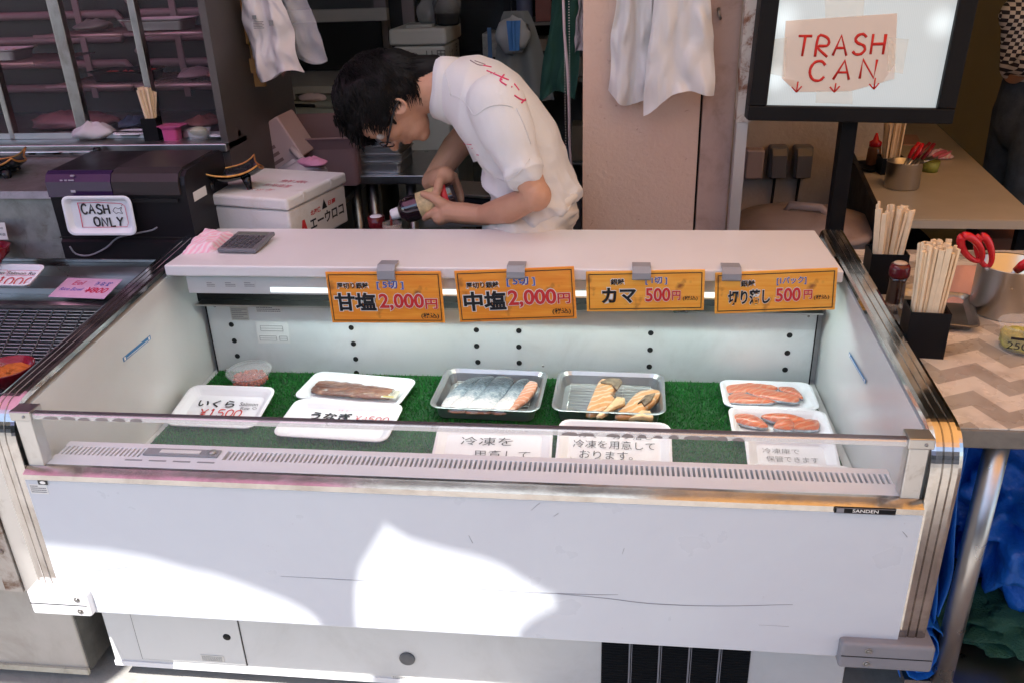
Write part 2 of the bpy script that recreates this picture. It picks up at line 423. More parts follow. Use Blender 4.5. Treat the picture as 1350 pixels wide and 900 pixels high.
def awning(name, label, poly, m, z=AWH):
    mb = MB(); n = len(poly)
    mb.add([(x, y, z) for x, y in poly] + [(x, y, z + .004) for x, y in poly], [tuple(range(n)), tuple(range(n, 2 * n))[::-1]] + [(i, i + n, (i + 1) % n + n, (i + 1) % n) for i in range(n)])
    return tag(obj(name, mb, m), label, 'awning')
cut = 1.25
main = [p for p in pts if p[0] < cut]
yc_ = main[-1][1]
sx = .05
main = [p for p in main]; lm = [p for p in main if p[0] < sx]; rm = [p for p in main if p[0] >= sx]; ys = lm[-1][1] + (rm[0][1] - lm[-1][1]) * (sx - lm[-1][0]) / (rm[0][0] - lm[-1][0])
awning('added_shade_awning', 'added unseen rose pink awning over the left stall front, tinting light and shaping shade', [(-1.9, lm[0][1])] + lm + [(sx + .02, ys), (sx + .02, 1.25), (-1.9, 1.25)], fab('pink_tint_canvas', (.80, .53, .64), .66))  # added for the pink light from above and the left shade edge
awning('added_shade_awning', 'added unseen cream awning over the middle stall front, edge cut to shape the sun patches', [(sx, ys)] + rm + [(cut, yc_ - .05), (cut, 1.25), (sx, 1.25)], fab('cream_shade_canvas', (.80, .81, .80), .78), AWH + .008)  # added; its front edge is traced back from the sun patches on the panel
awning('added_warm_awning', 'added unseen amber awning over the chopstick table, warming the light below', [(cut - .12, yc_ - .02), (cut - .05, yc_ - .30), (1.9, -2.3), (4.5, -2.5), (4.5, 1.25), (cut - .05, 1.25)], fab('amber_tint_canvas', (.90, .62, .34), .70), AWH + .02)  # added so sunlight through it turns warm on the right
awning('tarpaulin_awning', 'mauve tarpaulin awning over the neighbouring stall, outside the frame', [(-5, -1.3), (-1.92, -1.3), (-1.92, 1.2), (-5, 1.2)], fab('mauve_tarpaulin', (.42, .16, .45), .3), AWH + .03)

# the other side of the lane, seen only in reflections
FAC = mat('facade_render', (.40, .40, .41), .8, var=.15, vscale=1.2, bump=.2)
for k, (x0, x1, h, lab) in enumerate([(-7, -1.2, 3.1, 'low rendered shop building across the lane on the left'), (-1.15, 3.4, 2.9, 'low rendered shop building straight across the lane'), (3.45, 9, 3.3, 'taller rendered shop building across the lane on the right')]):
    t = thing('shop_building', lab, 'building', (x0, -6.0, 0), 'shops across the lane')
    obj('wall', MB().box(x0, x1, -9, -6, 0, h), FAC, t)
    o = obj('shop_front', MB().box(x0 + .4, x1 - .4, -6.03, -5.99, .5, 2.3), mat('shop_dark', (.03, .028, .027), .3), t)
    obj('valance', MB().box(x0 + .2, x1 - .2, -5.98, -5.2, 2.45, 2.6), mat('purple_canvas', (.26, .10, .42), .8) if k == 1 else mat('ochre_canvas', (.55, .35, .1), .8), t)

# ============================================================ REFRIGERATED CASE
W = 1.514; ZF = .4715
case = thing('display_case', 'long white open refrigerated display case with chrome edges, holding trays of fish', 'display case', (W / 2, .4, 0))
def cpart(name, mb, m, parent=None, smooth=None): return obj(name, mb, m, parent or case, smooth)
pb = MB()
def fpanel(u, v): return V((u * W, -.006, .318 + v * .297))
pb.grid(fpanel, 40, 16)
pb.box(0, W, -.0058, .03, .318, .615)
fp = cpart('front_panel', pb, PNL)
# bottom return of the panel
cpart('panel_hem', MB().box(0, W, -.001, .03, .312, .3175), WHITEP)
SCR = mat('scratch_grey', (.22, .22, .24), .6)
for pl, ww in (([(735, 782), (800, 788), (860, 795), (945, 798), (1045, 796)], .0009), ([(560, 772), (640, 776), (700, 780), (780, 783), (815, 783)], .0007), ([(95, 751), (130, 751), (183, 745)], .0006),
               ([(72, 742), (92, 739)], .0004), ([(370, 759), (430, 762), (470, 764), (560, 765)], .0006), ([(1000, 823), (1040, 825)], .0003), ([(618, 705), (623, 715)], .0006), ([(700, 672), (712, 662)], .0004), ([(730, 680), (736, 676)], .0005), ([(1190, 700), (1196, 707)], .0006), ([(820, 730), (823, 722)], .0004)):
    ps_ = [at(x, y, 'y', -.0062) for x, y in pl]; ps_ = [V(q) for q in smooth_line([tuple(q) for q in [(p.x, p.z) for p in ps_]], 4)] if len(ps_) > 2 else [V((p.x, p.z)) for p in ps_]
    nn_ = len(ps_); sc = MB().tube([V((p.x, -.0064, p.y)) for p in ps_], [ww * (.25 + .5 * math.sin(PI * (k + .3) / (nn_ + .3))) for k in range(nn_)], 5)
    obj('scratch', sc, SCR, fp)
# steel strip over the panel
prof = [(-.009, .6165), (-.009, .6270), (.0085, .6350), (.034, .6352), (.034, .6165)]
cpart('sill_strip', MB().prism(prof, 'x', .001, W - .001), CHROME)
bp = MB(); bp.box(1.378, 1.470, -.0125, -.0092, .6175, .6280)
plate = cpart('badge', bp, BLACK)
Mb = frame((1.378, -.0125, .6170), (1, 0, 0), (0, 0, 1))
text('SANDEN', Mb, (.027, .066, .003, .009), WHT, plate, off=.01)
obj('emblem', MB().box(1.381, 1.392, -.0135, -.0126, .6190, .6265), GREYP, plate)
obj('edge_line', MB().box(1.379, 1.469, -.0134, -.0126, .6272, .6277).box(1.379, 1.469, -.0134, -.0126, .6178, .6183), GREYP, plate)
# glass front
gl = MB(); gl.box(.034, W - .034, .0095, .0135, .6355, .734)
cpart('front_glass', gl, GLASS)
rail = MB(); rail.prism([(.008, .7305), (.008, .738), (.011, .7400), (.019, .7400), (.021, .738), (.021, .7305)], 'x', .03, W - .03)
rl = cpart('top_rail', rail, ACRYL)
obj('rail_edge', MB().box(.03, W - .03, .0105, .0200, .7402, .7416), mat('rail_purple', (.17, .15, .17), .25, .6), rl)
TAPR = mat('tape_residue', (.24, .21, .20), .7)
for x0, x1, rng in ((1.02, 1.24, 9), (.06, .25, 6), (.95, 1.0, 2)):
    for k in range(rng):
        x = x0 + (x1 - x0) * k / rng; q = (x1 - x0) / rng
        za, zb2 = .7312 + random.uniform(0, .001), .735 + random.uniform(0, .002); xr = x + q * random.uniform(.5, .98)
        obj('worn_tape', MB().prism(smooth_closed([(x, za), (xr, za - .001), (xr + .001, (za + zb2) / 2), (xr - .002, zb2), ((x + xr) / 2, zb2 + .001), (x + .002, zb2 - .001)], 3), 'y', .0074, .0079), TAPR, rl)
for x0 in (.004, W - .034):
    o = cpart('glass_post', MB().box(x0, x0 + .03, .008, .034, .6345, .727, .002), ALU)
    obj('post_bracket', MB().box(x0 - .004, x0 + .035, .004, .0365, .7272, .7456, .002), STEEL, o)
    obj('screw', MB().lathe([(.003, 0), (.0025, .0015), (0, .002)], 12, frame((x0 + .022, .004, .736), (1, 0, 0), (0, 0, 1))), STEELD, o)
# side panels and chrome trims
side = [(.03, .33), (.03, .70), (.055, .73), (.20, .7435), (.81, .796), (.86, .796), (.86, .33)]
path0 = [(.012, .335), (.012, .52), (.012, .66), (.013, .690), (.018, .712), (.030, .731), (.050, .741), (.10, .7465), (.30, .763), (.56, .785), (.80, .8055), (.83, .805), (.842, .79)]
path = smooth_line(path0, 4)
for nm, xa_, xb_ in (('l', -.046, 0), ('r', W, W + .046)):
    cpart('side_panel', MB().prism(side, 'x', xa_ + .002, xb_ - .0), WALLW)
    # trim: ridged section swept along the path
    sec = [(0, 0), (0, .010), (.006, .012), (.0155, .012), (.017, .0095), (.0185, .012), (.029, .012), (.0305, .0095), (.032, .012), (.040, .012), (.046, .010), (.046, 0)]
    ls = []
    for i, (y, z) in enumerate(path):
        a0 = path[max(0, i - 1)]; a1 = path[min(len(path) - 1, i + 1)]
        t = V((0, a1[0] - a0[0], a1[1] - a0[1])).normalized(); n = V((0, -t.z, t.y)); n = -n if False else n
        ls.append([V((xa_ - .0 + (q[0] if nm == 'r' else .046 - q[0]), y, z)) + n * q[1] for q in sec])
    cpart('chrome_trim', MB().loops(ls), CHROME, smooth=False)
for x0, x1, m_, zb_ in ((-.058, .062, WHITEP, .318), (W - .094, W + .058, GREYP, .305)):
    o = cpart('corner_bumper', MB().box(x0, x1, -.022, .035, zb_, zb_ + .056, .006), m_)
    obj('groove', MB().box(x0 + .002, x1 - .004, -.0228, -.0221, zb_ + .0275, zb_ + .029), HOLE, o)
    for dz in (.014, .042):
        xx = x1 - .02 if x0 < 0 else x0 + .045
        obj('bolt', MB().lathe([(.006, 0), (.006, .001), (.0042, .0012), (.004, -.0)], 14, frame((xx, -.0222, zb_ + dz), (1, 0, 0), (0, 0, 1))).lathe([(.0035, .001), (.0028, .0022), (0, .0026)], 10, frame((xx, -.0222, zb_ + dz), (1, 0, 0), (0, 0, 1))), STEELD, o)
# shell, floor, liner
cpart('case_back', MB().box(-.002, W + .002, .735, .85, .33, .786), PNL2)
cpart('case_floor', MB().box(.001, W - .001, .031, .733, .40, .4695), PNL2)
lw = MB(); lw.box(.0125, W - .0145, .709, .7335, .4697, .668)
liner = cpart('back_liner', lw, LINER)
hn = MB()
holes = [(305, 428), (309, 449), (313, 469), (463, 432), (466, 453), (469, 473), (470, 491), (628, 435), (628.5, 456), (630, 477), (684, 436), (684, 457), (684.5, 478), (858, 439), (857, 461), (856, 483), (1041, 442), (1038, 465), (1035, 487)]
for (x, y) in holes:
    p = at(x, y, 'y', .7085)
    obj('slot_hole', MB().lathe([(.0068, 0), (.0066, .0008), (.0055, .0006), (0, .0003)], 20, frame(p, (1, 0, 0), (0, 0, 1))), HOLE, liner)
for (x, y) in [(283, 404), (298, 487), (1066, 417), (716, 482)]:
    p = at(x, y, 'y', .7085); obj('screw', MB().lathe([(.003, 0), (.003, .001), (0, .0018)], 10, frame(p, (1, 0, 0), (0, 0, 1))), STEELD, liner)
for xe in (.0125, W - .017): obj('liner_edge', MB().box(xe, xe + .0025, .7065, .7088, .47, .668), HOLE, liner)
cpart('top_gap', MB().box(.001, W - .001, .70, .7345, .6685, .7855), HOLE)
cpart('liner_cap', MB().box(.012, W - .014, .664, .7080, .6705, .6745), STEEL)
# lamp housing under the shelf
HS = mat('housing_grey', (.50, .51, .50), .4)
lh = MB().prism([(.575, .7862), (.575, .7405), (.579, .7405), (.582, .750), (.66, .748), (.66, .7862)], 'x', .052, W - .03)
lamp = cpart('lamp_housing', lh, HS)
def emis(name, col, s): return mat(name, (.8, .8, .8), .4, emit=col, estr=s)
obj('fluorescent_tube', MB().tube([(.20, .605, .7465), (1.45, .605, .7465)], .0065, 12), emis('tube_light', (.82, 1.0, .97), 16), lamp)
obj('tube_lens', MB().box(.25, 1.48, .5735, .5748, .745, .757), emis('lens_light', (.85, 1.0, .96), .40), lamp)
# shelf (top)
sh = MB(); sh.box(.012, W - .012, .560, .846, .7868, .813, .004)
cpart('top_shelf', sh, TOPW)
# air grille
gz = .6355
gr = MB(); gr.box(.030, W - .030, .0150, .048, gz - .03, gz, .001); gr.box(.030, W - .030, .076, .092, gz - .155, gz, .001)
n = 168
for k in range(n + 1):
    x = .034 + (W - .070) * k / n
    if .19 < x < .345: continue
    gr.box(x, x + .0042, .0475, .0765, gz - .006, gz - .0005)
gr.box(.19, .345, .0475, .0765, gz - .02, gz)
ag = cpart('air_grille', gr, GRILW); ag['kind'] = 'stuff'
cpart('grille_channel', MB().box(.031, W - .031, .0482, .0758, gz - .16, gz - .05), HOLE)
tp = cpart('control_strip', MB().box(.195, .335, .051, .073, gz + .0003, gz + .004, .001), GREYP)
obj('thermometer', MB().box(.225, .30, .056, .066, gz + .0042, gz + .0055), LABELW, tp)
obj('dial', MB().lathe([(.008, 0), (.008, .003), (0, .004)], 16, Matrix.Translation((.322, .062, gz + .004))), STEELD, tp)
ln = MB()
for x in (.17, .215, .26, .305): ln.box(x, x + .032, .0345, .038, gz + .0004, gz + .0009)
cpart('drain_slot', ln, GREYP)
cpart('front_gutter', MB().box(.001, W - .001, .0345, .0925, .4698, .48), HOLE)
# base
YB = .125
b0, b1 = at(143, 840, 'y', YB).x, 1.485
bs = MB().box(b0, b1, YB, .80, .045, .3115, .003)
base = cpart('base_cabinet', bs, PNL2)
obj('base_edge', MB().box(b0, b1, YB - .003, YB + .02, .045, .058), WHITEP, base)
for x in (b0 + .05, b1 - .09):
    cpart('foot', MB().lathe([(.03, .0005), (.03, .01), (.015, .012), (.015, .05)], 14, Matrix.Translation((x, .2, 0))), STEELD)
    cpart('foot', MB().lathe([(.03, .0005), (.03, .01), (.015, .012), (.015, .05)], 14, Matrix.Translation((x, .7, 0))), STEELD)
p0 = at(172, 806, 'y', YB); p1 = at(326, 878, 'y', YB)
ap = cpart('access_door', MB().box(p0.x, p1.x, YB - .003, YB - .0005, p1.z + .006, .3105, .0005), PNL2)
obj('door_gap', MB().box(p0.x - .002, p0.x - .0002, YB - .0012, YB - .0004, p1.z + .004, .3105).box(p1.x + .0002, p1.x + .002, YB - .0012, YB - .0004, p1.z + .004, .3105).box(p0.x, p1.x, YB - .0012, YB - .0004, p1.z + .004, p1.z + .0058), HOLE, ap)
q = at(299, 839, 'y', YB - .003); obj('finger_hole', MB().lathe([(.0085, 0), (.0085, .0006), (0, .0004)], 20, frame(q, (1, 0, 0), (0, 0, 1))), HOLE, ap)
def label_block(nm, M, w_, h_, parent, rows, m=LABELW, ink=INKG, frac=.85):
    o = obj(nm, MB().box(0, w_, 0, h_, 0, .0006, M=M), m, parent); lm = MB()
    for k, r in enumerate(rows):
        hh = h_ * .82 / len(rows); y0 = h_ * .9 - (k + 1) * hh
        x = w_ * .06
        while x < w_ * (.94 if r > .7 else .2 + r * .7):
            ww = random.uniform(.012, .05) * w_ * 2; ww = min(ww, w_ * .94 - x)
            lm.box(x, x + ww * .8, y0 + hh * .3, y0 + hh * .75, .0006, .0009, M=M); x += ww
    obj('printing', lm, ink, o); return o
def fr(px, py, ax, val, r=(1, 0, 0), u=(0, 0, 1), lift=(0, -.0005, 0)): return frame(at(px, py, ax, val) + V(lift), r, u)
label_block('sticker', fr(266, 870, 'y', YB - .0032), .052, .017, ap, [1, .8, 1, .9], mat('sticker_cream', (.60, .59, .55), .6))
q = at(537, 867, 'y', YB)
cap = obj('drain_cap', MB().lathe([(.0165, 0), (.0165, .003), (.014, .005), (0, .005)], 24, frame(q, (1, 0, 0), (0, 0, 1))), mat('cap_grey', (.10, .10, .105), .5), base)
label_block('sticker', fr(517, 899, 'y', YB), .056, .022, base, [.6, 1, 1, 1, .8], mat('sticker_cream2', (.60, .59, .56), .6))
# louvre grille of the base
g0 = at(793, 850, 'y', YB); g1 = at(990, 858, 'y', YB)
lv = MB(); gx0, gx1 = g0.x, g1.x; gzt, gzb = .306, .075
lo = obj('vent_recess', MB().box(gx0, gx1, YB - .0012, YB - .0005, gzb, gzt), HOLE, base)
for k in range(34):
    z = gzt - .004 - k * (gzt - gzb - .006) / 34
    lv.prism([(YB - .0045, z), (YB - .0013, z - .0028), (YB - .0013, z - .0042), (YB - .0052, z - .0012)], 'x', gx0 + .001, gx1 - .001)
o = obj('vent_louvre', lv, BLACK, base); o['kind'] = 'stuff'
vb = MB()
for k in range(1, 5):
    x = gx0 + (gx1 - gx0) * k / 5 * 1.0 - .004; vb.box(x, x + .0032, YB - .0065, YB - .0053, gzb, gzt)
    vb.box(x + .0052, x + .0066, YB - .0065, YB - .0053, gzb, gzt)
obj('vent_bar', vb, GREYP, base)
# stickers
label_block('sticker', fr(42, 649, 'y', -.005, lift=(0, -.001, 0)), .034, .020, fp, [.4, .9, .8, .9], LABELW)
q = fr(52, 637, 'y', -.005, lift=(0, -.0022, 0)); e_ = MB().box(0, .018, 0, .009, 0, .0004, M=q); so = obj('eye_mark', e_, INK, fp)
obj('eye_ring', MB().ball((0, 0, 0), 1, M=q.to_3x3() @ Matrix.Diagonal((.005, .003, .0004)), seg=16, rings=6).__class__().add([q @ V((.009 + .0055 * math.cos(2 * PI * k / 16), .0045 + .0032 * math.sin(2 * PI * k / 16), .0006)) for k in range(16)], [tuple(range(16))]), WHT, so)
for (xw, pa, pbb, hh, sg) in ((.0004, (163, 477), (199, 447), .010, 1), (W - .0004, (1141, 506), (1119, 468), .008, -1)):
    A_ = at(*pa, 'x', xw); B_ = at(*pbb, 'x', xw)
    up_ = V((0, 0, 1)); M = frame(A_, (B_ - A_) if sg == 1 else (B_ - A_), up_)
    if M.to_3x3().col[2].x * sg < 0:
        M = frame(B_, (A_ - B_), up_)
    L_ = (B_ - A_).length
    o = cpart('warning_sticker', MB().box(0, L_, 0, hh, 0, .0004, M=M), STICKB)
    wm = MB(); wm.box(.004, .010, .0015, hh - .0015, .0004, .0007, M=M); wm.box(L_ - .010, L_ - .004, .0015, hh - .0015, .0004, .0007, M=M); wm.box(.014, L_ - .014, .0022, .0036, .0004, .0007, M=M)
    obj('printing', wm, WHT, o)
# rating plates
label_block('sticker', fr(306, 422, 'y', .7085), .046, .036, liner, [.9, .6, .9, .9, .7, .9], mat('sticker_tan', (.46, .45, .40), .6))
label_block('sticker', fr(337, 412, 'y', .7085), .070, .018, liner, [.6, 1, .9], LABELW)
sb = obj('sticker', MB().box(0, .085, 0, .060, 0, .0006, M=fr(341, 452, 'y', .7085)), LABELW, liner)
Md = fr(341, 452, 'y', .7085, lift=(0, -.0015, 0)); dm = MB()
for (x0, x1, y0, y1) in ((.006, .050, .008, .020), (.058, .078, .008, .020), (.012, .07, .034, .048)):
    for a_, b_, c_, d_ in ((x0, x1, y0, y0 + .0008), (x0, x1, y1, y1 + .0008), (x0, x0 + .0008, y0, y1), (x1, x1 + .0008, y0, y1), (x0, x1, (y0 + y1) / 2, (y0 + y1) / 2 + .0006)):
        dm.box(a_, b_, c_, d_, 0, .0004, M=Md)
obj('drawing', dm, INKG, sb)
for x in (273, 297, 322):
    label_block('sticker', fr(x, 379, 'y', .5745), .022 + .006 * (x > 280), .015, lamp, [.5, .9, .8], mat('sticker_grey%d' % x, (.52, .52, .5), .6))

# ------------------------------------------------------------ artificial turf
TURF = mat('turf_green', (.015, .19, .025), .6, var=.45, vscale=220)
tm = MB().box(.018, W - .02, .13, .706, ZF - .0015, ZF + .002)
turf = thing('artificial_turf', 'green artificial turf mat lining the floor of the display case', 'turf mat', (W / 2, .4, ZF))
obj('mat_base', tm, mat('turf_base', (.012, .06, .015), .8), turf)
vs, fs = [], []
rnd = random.Random(3)
for k in range(70000):
    x = rnd.uniform(.02, W - .022); y = rnd.uniform(.20, .704); A = rnd.uniform(0, PI); h = rnd.uniform(.004, .0075); b_ = .0011
    dx, dy = math.cos(A) * b_, math.sin(A) * b_; lx, ly = rnd.gauss(0, .0022), rnd.gauss(0, .0022); i = len(vs)
    vs += [(x - dx, y - dy, ZF + .002), (x + dx, y + dy, ZF + .002), (x + lx, y + ly, ZF + .002 + h)]; fs.append((i, i + 1, i + 2))
tb = MB(); tb.v = vs; tb.f = fs; tb.sm = [False] * len(fs)
me = bpy.data.meshes.new('turf_blades'); me.from_pydata([tuple(V(p) - V((W / 2, .4, ZF))) for p in vs], [], fs); me.materials.append(TURF)
o = bpy.data.objects.new('turf_blades', me); C.objects.link(o); o.parent = turf; o['kind'] = 'stuff'

# ============================================================ PRICE SIGNS
def sign(px, label, m, lines, rect=.004, clipx=None):
    """px: corners tl,tr,br,bl"""
    Y = .546
    tl, tr, br, bl = [at(x, y, 'y', Y) for x, y in px]
    cx = (tl + tr + br + bl) / 4
    wd = ((tr - tl).length + (br - bl).length) / 2; hh = ((tl - bl).length + (tr - br).length) / 2
    r = (tr - tl) + (br - bl); u = (tl - bl) + (tr - br)
    t = thing('price_sign', label, 'price sign', tuple(cx), 'orange price signs hanging from the case shelf')
    M0 = frame(cx, r, u); M = M0 @ Matrix.Translation((-wd / 2, -hh / 2, 0))
    b = obj('board', MB().box(0, wd, 0, hh, -.004, 0, .0014, M=M), m, t)
    i = .0055; tt = .0016; q = MB()
    for (a_, b_, c_, d_) in ((i, wd - i, i, i + tt), (i, wd - i, hh - i - tt, hh - i), (i, i + tt, i + tt, hh - i - tt), (wd - i - tt, wd - i, i + tt, hh - i - tt)):
        q.box(a_, b_, c_, d_, .0002, .0008, M=M)
    obj('border', q, INK, b)
    for (body, bx, kind) in lines:
        bx = (bx[0] * wd, bx[1] * wd, bx[2] * hh, bx[3] * hh)
        if kind == 'big':
            text(body, M, bx, WHT, b, off=.072, lift=.0009, ref=.03); text(body, M, bx, INK, b, off=.034, lift=.0016, ref=.03)
        elif kind == 'price':
            text(body, M, bx, WHT, b, off=.055, lift=.0009, ref=.02); text(body, M, bx, INKR2, b, off=.026, lift=.0016, ref=.02)
        elif kind == 'small':
            text(body, M, bx, WHT, b, off=.09, lift=.0009, ref=.01); text(body, M, bx, INK, b, off=.02, lift=.0016, ref=.01)
        elif kind == 'blue':
            text(body, M, bx, WHT, b, off=.05, lift=.0009, ref=.01); text(body, M, bx, INKB, b, off=.02, lift=.0016, ref=.01)
        else: text(body, M, bx, INK, b, off=.015, lift=.0016)
    # clip
    cx_ = at(clipx, 355, 'y', Y).x
    cl = MB(); Yb = Y - .006
    pr = [(.5485, .785), (.5485, .8145), (.5485, .8165), (.60, .8165), (.60, .8135), (.5565, .8135), (.5565, .789)]
    zt = tl.z - .006
    cl.prism([(Y - .005, zt - .010), (Y - .009, zt - .006), (Y - .008, .812), (.550, .823), (.585, .8205), (.585, .8175), (.553, .8175), (.5485, .80), (Y + .001, zt - .010)], 'x', cx_ - .0195, cx_ + .0195)
    obj('clip', cl, CLIP, t)
    return t
INKR2 = mat('sign_red', (.58, .03, .03), .4)
sign([(432, 359), (582.5, 358.5), (585, 425.5), (434.5, 425.5)], 'orange 2,000 yen price sign, leftmost of the four hanging signs, lettering starting with 甘', ORNG,
     [('厚切り銀鮭', (.09, .365, .68, .80), 'small'), ('[ 5切 ]', (.44, .67, .66, .83), 'blue'), ('甘塩', (.055, .415, .24, .60), 'big'), ('2,000', (.445, .835, .25, .58), 'price'), ('円', (.845, .95, .28, .48), 'price'), ('(税込)', (.80, .955, .085, .20), 's')], clipx=509)
sign([(601, 357), (757, 352.5), (760, 419.5), (604, 426)], 'tilted orange 2,000 yen price sign, second from the left, lettering starting with 中', ORNG,
     [('厚切り銀鮭', (.09, .365, .66, .78), 'small'), ('[ 5切 ]', (.435, .67, .67, .85), 'blue'), ('中塩', (.055, .415, .22, .60), 'big'), ('2,000', (.435, .84, .26, .60), 'price'), ('円', (.85, .955, .31, .51), 'price'), ('(税込)', (.80, .955, .10, .22), 's')], clipx=680)
sign([(772.5, 358.5), (928, 356), (929.5, 409), (773.5, 411.5)], 'orange 500 yen price sign with short black lettering カマ, third from the left', ORNG2,
     [('銀鮭', (.21, .325, .67, .82), 'small'), ('[ 1切 ]', (.505, .685, .66, .85), 'blue'), ('カマ', (.13, .425, .21, .60), 'big'), ('500', (.505, .715, .24, .58), 'price'), ('円', (.73, .80, .27, .50), 'price'), ('(税込)', (.82, .945, .25, .37), 's')], clipx=846)
sign([(941.5, 360), (1102, 354), (1103.5, 408), (943.5, 414.5)], 'orange 500 yen price sign at the right end, with long black lettering 切り落し', ORNG2,
     [('銀鮭', (.215, .33, .65, .80), 'small'), ('[1パック]', (.51, .75, .65, .84), 'blue'), ('切り落し', (.11, .46, .21, .57), 'big'), ('500', (.505, .71, .25, .58), 'price'), ('円', (.735, .805, .29, .51), 'price'), ('(税込)', (.82, .945, .26, .38), 's')], clipx=965)

# ============================================================ CALCULATOR AND CLOTH ON THE SHELF
def mat_keys(): return mat('calc_key', (.30, .30, .32), .5)
M = frame((.155, .70, .8165), (1, .42, 0), (-.42, 1, .06)) ; M = M
calc = thing('calculator', 'grey desk calculator lying on the left end of the case top beside a pink cloth', 'calculator', (.155, .70, .8135))
A_ = at(286, 330, 'z', .822); B_ = at(337, 331, 'z', .822); D_ = at(359, 307, 'z', .83)
M = frame(A_, (B_ - A_), (D_ - B_)); Lx = (B_ - A_).length; Ly = abs((D_ - B_).dot(M.to_3x3().col[1]))
obj('body', MB().box(0, Lx, 0, Ly, -.007, .003, .003, M=M), mat('calc_body', (.15, .155, .17), .45), calc)
obj('faceplate', MB().box(.004, Lx - .004, .004, Ly - .004, .0031, .0036, M=M), mat('calc_face', (.17, .16, .17), .5), calc)
KM = mat('calc_key', (.075, .075, .085), .5)
for r in range(5):
    for c in range(6):
        x = .007 + c * (Lx - .014) / 6; y = .008 + r * (Ly * .68) / 5
        obj('key', MB().box(x, x + (Lx - .014) / 6 - .0035, y, y + Ly * .68 / 5 - .004, .0036, .006, .0008, M=M), KM, calc)
obj('screen', MB().box(.010, Lx - .010, Ly * .78, Ly - .010, .0036, .0042, M=M), mat('calc_screen', (.16, .18, .15), .2), calc)

def stripe_mat(name, c1, c2, sc, rot=0.0, rough=.9):
    m = bpy.data.materials.new(name); m.use_nodes = True; N = m.node_tree.nodes; L = m.node_tree.links; b = N['Principled BSDF']
    tc = N.new('ShaderNodeTexCoord'); mp = N.new('ShaderNodeMapping'); mp.inputs['Rotation'].default_value = (0, 0, rot)
    L.new(tc.outputs['Object'], mp.inputs[0]); wv = N.new('ShaderNodeTexWave'); wv.inputs['Scale'].default_value = sc; wv.inputs['Distortion'].default_value = .3
    L.new(mp.outputs[0], wv.inputs[0]); mx = N.new('ShaderNodeMixRGB'); L.new(wv.outputs['Fac'], mx.inputs[0]); mx.inputs[1].default_value = (*c1, 1); mx.inputs[2].default_value = (*c2, 1)
    L.new(mx.outputs[0], b.inputs['Base Color']); b.inputs['Roughness'].default_value = rough; return m
PCL = stripe_mat('pink_cloth', (.80, .42, .52), (.78, .66, .70), 34, .6)
def cloth_patch(corners, z, amp, seed, nu=26, nv=20, layers=3, th=.006):
    mb = MB(); c = [V(q) for q in corners]
    for l in range(layers):
        def fn(u, v, l=l):
            p = (c[0] * (1 - u) + c[1] * u) * (1 - v) + (c[3] * (1 - u) + c[2] * u) * v
            e_ = min(u, 1 - u, v, 1 - v); ins = 1 - .03 * l
            ctr = (c[0] + c[1] + c[2] + c[3]) / 4; p = ctr + (p - ctr) * ins
            h = th * (l + 1) * min(1, e_ * 9) ** .5 + amp * max(0, fbm((u * 3 + seed, v * 3 + l, l * 3.1)) + .3) * min(1, e_ * 6)
            w_ = noise.noise(V((u * 5, v * 5, seed + l))) * .006
            return V((p.x + w_, p.y + w_, z + h))
        mb.grid(fn, nu, nv)
    return mb
o = obj('dish_cloth', cloth_patch([at(240, 335, 'z', .815), at(280, 332, 'z', .815), at(312, 309, 'z', .82), at(268, 307, 'z', .82)], .8132, .010, 2.0), PCL)
tag(o, 'pink striped cloth crumpled on the left end of the case top', 'cloth')

# ============================================================ TRAYS AND FISH
ZT = ZF + .008
def place(o, loc, rz=0, rx=0): o.location = loc; o.rotation_euler = (rx, 0, rz)
def foam(name, label, wd, dp, h, loc, rz=0, rx=0, cat='tray', group=None, m=FOAM):
    t = thing(name, label, cat, (0, 0, 0), group)
    obj('tray_body', tray_mb(wd, dp, h, r=.024, slope=.02, lip=.006), m, t)
    place(t, loc, rz, rx); return t
# sign trays (white foam trays with handwriting on the floor of the tray)
def sign_tray(label, wd, dp, h, loc, rz, rx, writer, lip=.006):
    t = foam('sign_tray', label, wd, dp, h, loc, rz, rx, 'tray sign')
    body = t.children[0]; writer(Matrix.Translation((0, 0, .0044)), body); return t
def w_ikura(M, p):
    text('いくら', M, (-.070, .020, .008, .034), INK, p, off=.02, wob=.03)
    mb = MB(); hand_words = None
    text('Salmon', M, (.032, .077, .017, .030), INKG2, p, wob=.03); text('Roe', M, (.040, .062, .003, .013), INKG2, p, wob=.03)
    stroke(mb, M, [(.068, .010), (.074, .013), (.079, .008), (.074, .004), (.068, .009)], .0006); obj('doodle', mb, INKG2, p)
    mb = MB(); hand(mb, M, '¥1500', -.052, -.024, .017, .024, .0016); obj('lettering', mb, INKR, p)
INKG2 = mat('soft_black_ink', (.05, .05, .06), .6)
sign_tray('white foam tray sign reading いくら Salmon Roe in front of the roe tub', .215, .150, .018, (.132, .478, ZT + .006), math.radians(-1), math.radians(10), w_ikura)
def w_unagi(M, p):
    text('うなぎ', M, (-.078, .018, .010, .040), INK, p, off=.03, wob=.03)
    mb = MB(); hand(mb, M, '¥4500', .028, .010, .013, .022, .0011); obj('lettering', mb, INKR, p)
    text('特上', M, (-.022, .006, .046, .054), mat('faint_pink', (.62, .40, .42), .6), p)
sign_tray('white foam tray sign reading うなぎ in front of the grilled eel', .262, .150, .016, (.424, .438, ZT + .003), math.radians(-3), math.radians(4), w_unagi)
def w_note(lines, m=INKG2):
    def f(M, p):
        for (b_, bx) in lines: text(b_, M, bx, m, p, wob=.07, off=-.004)
    return f
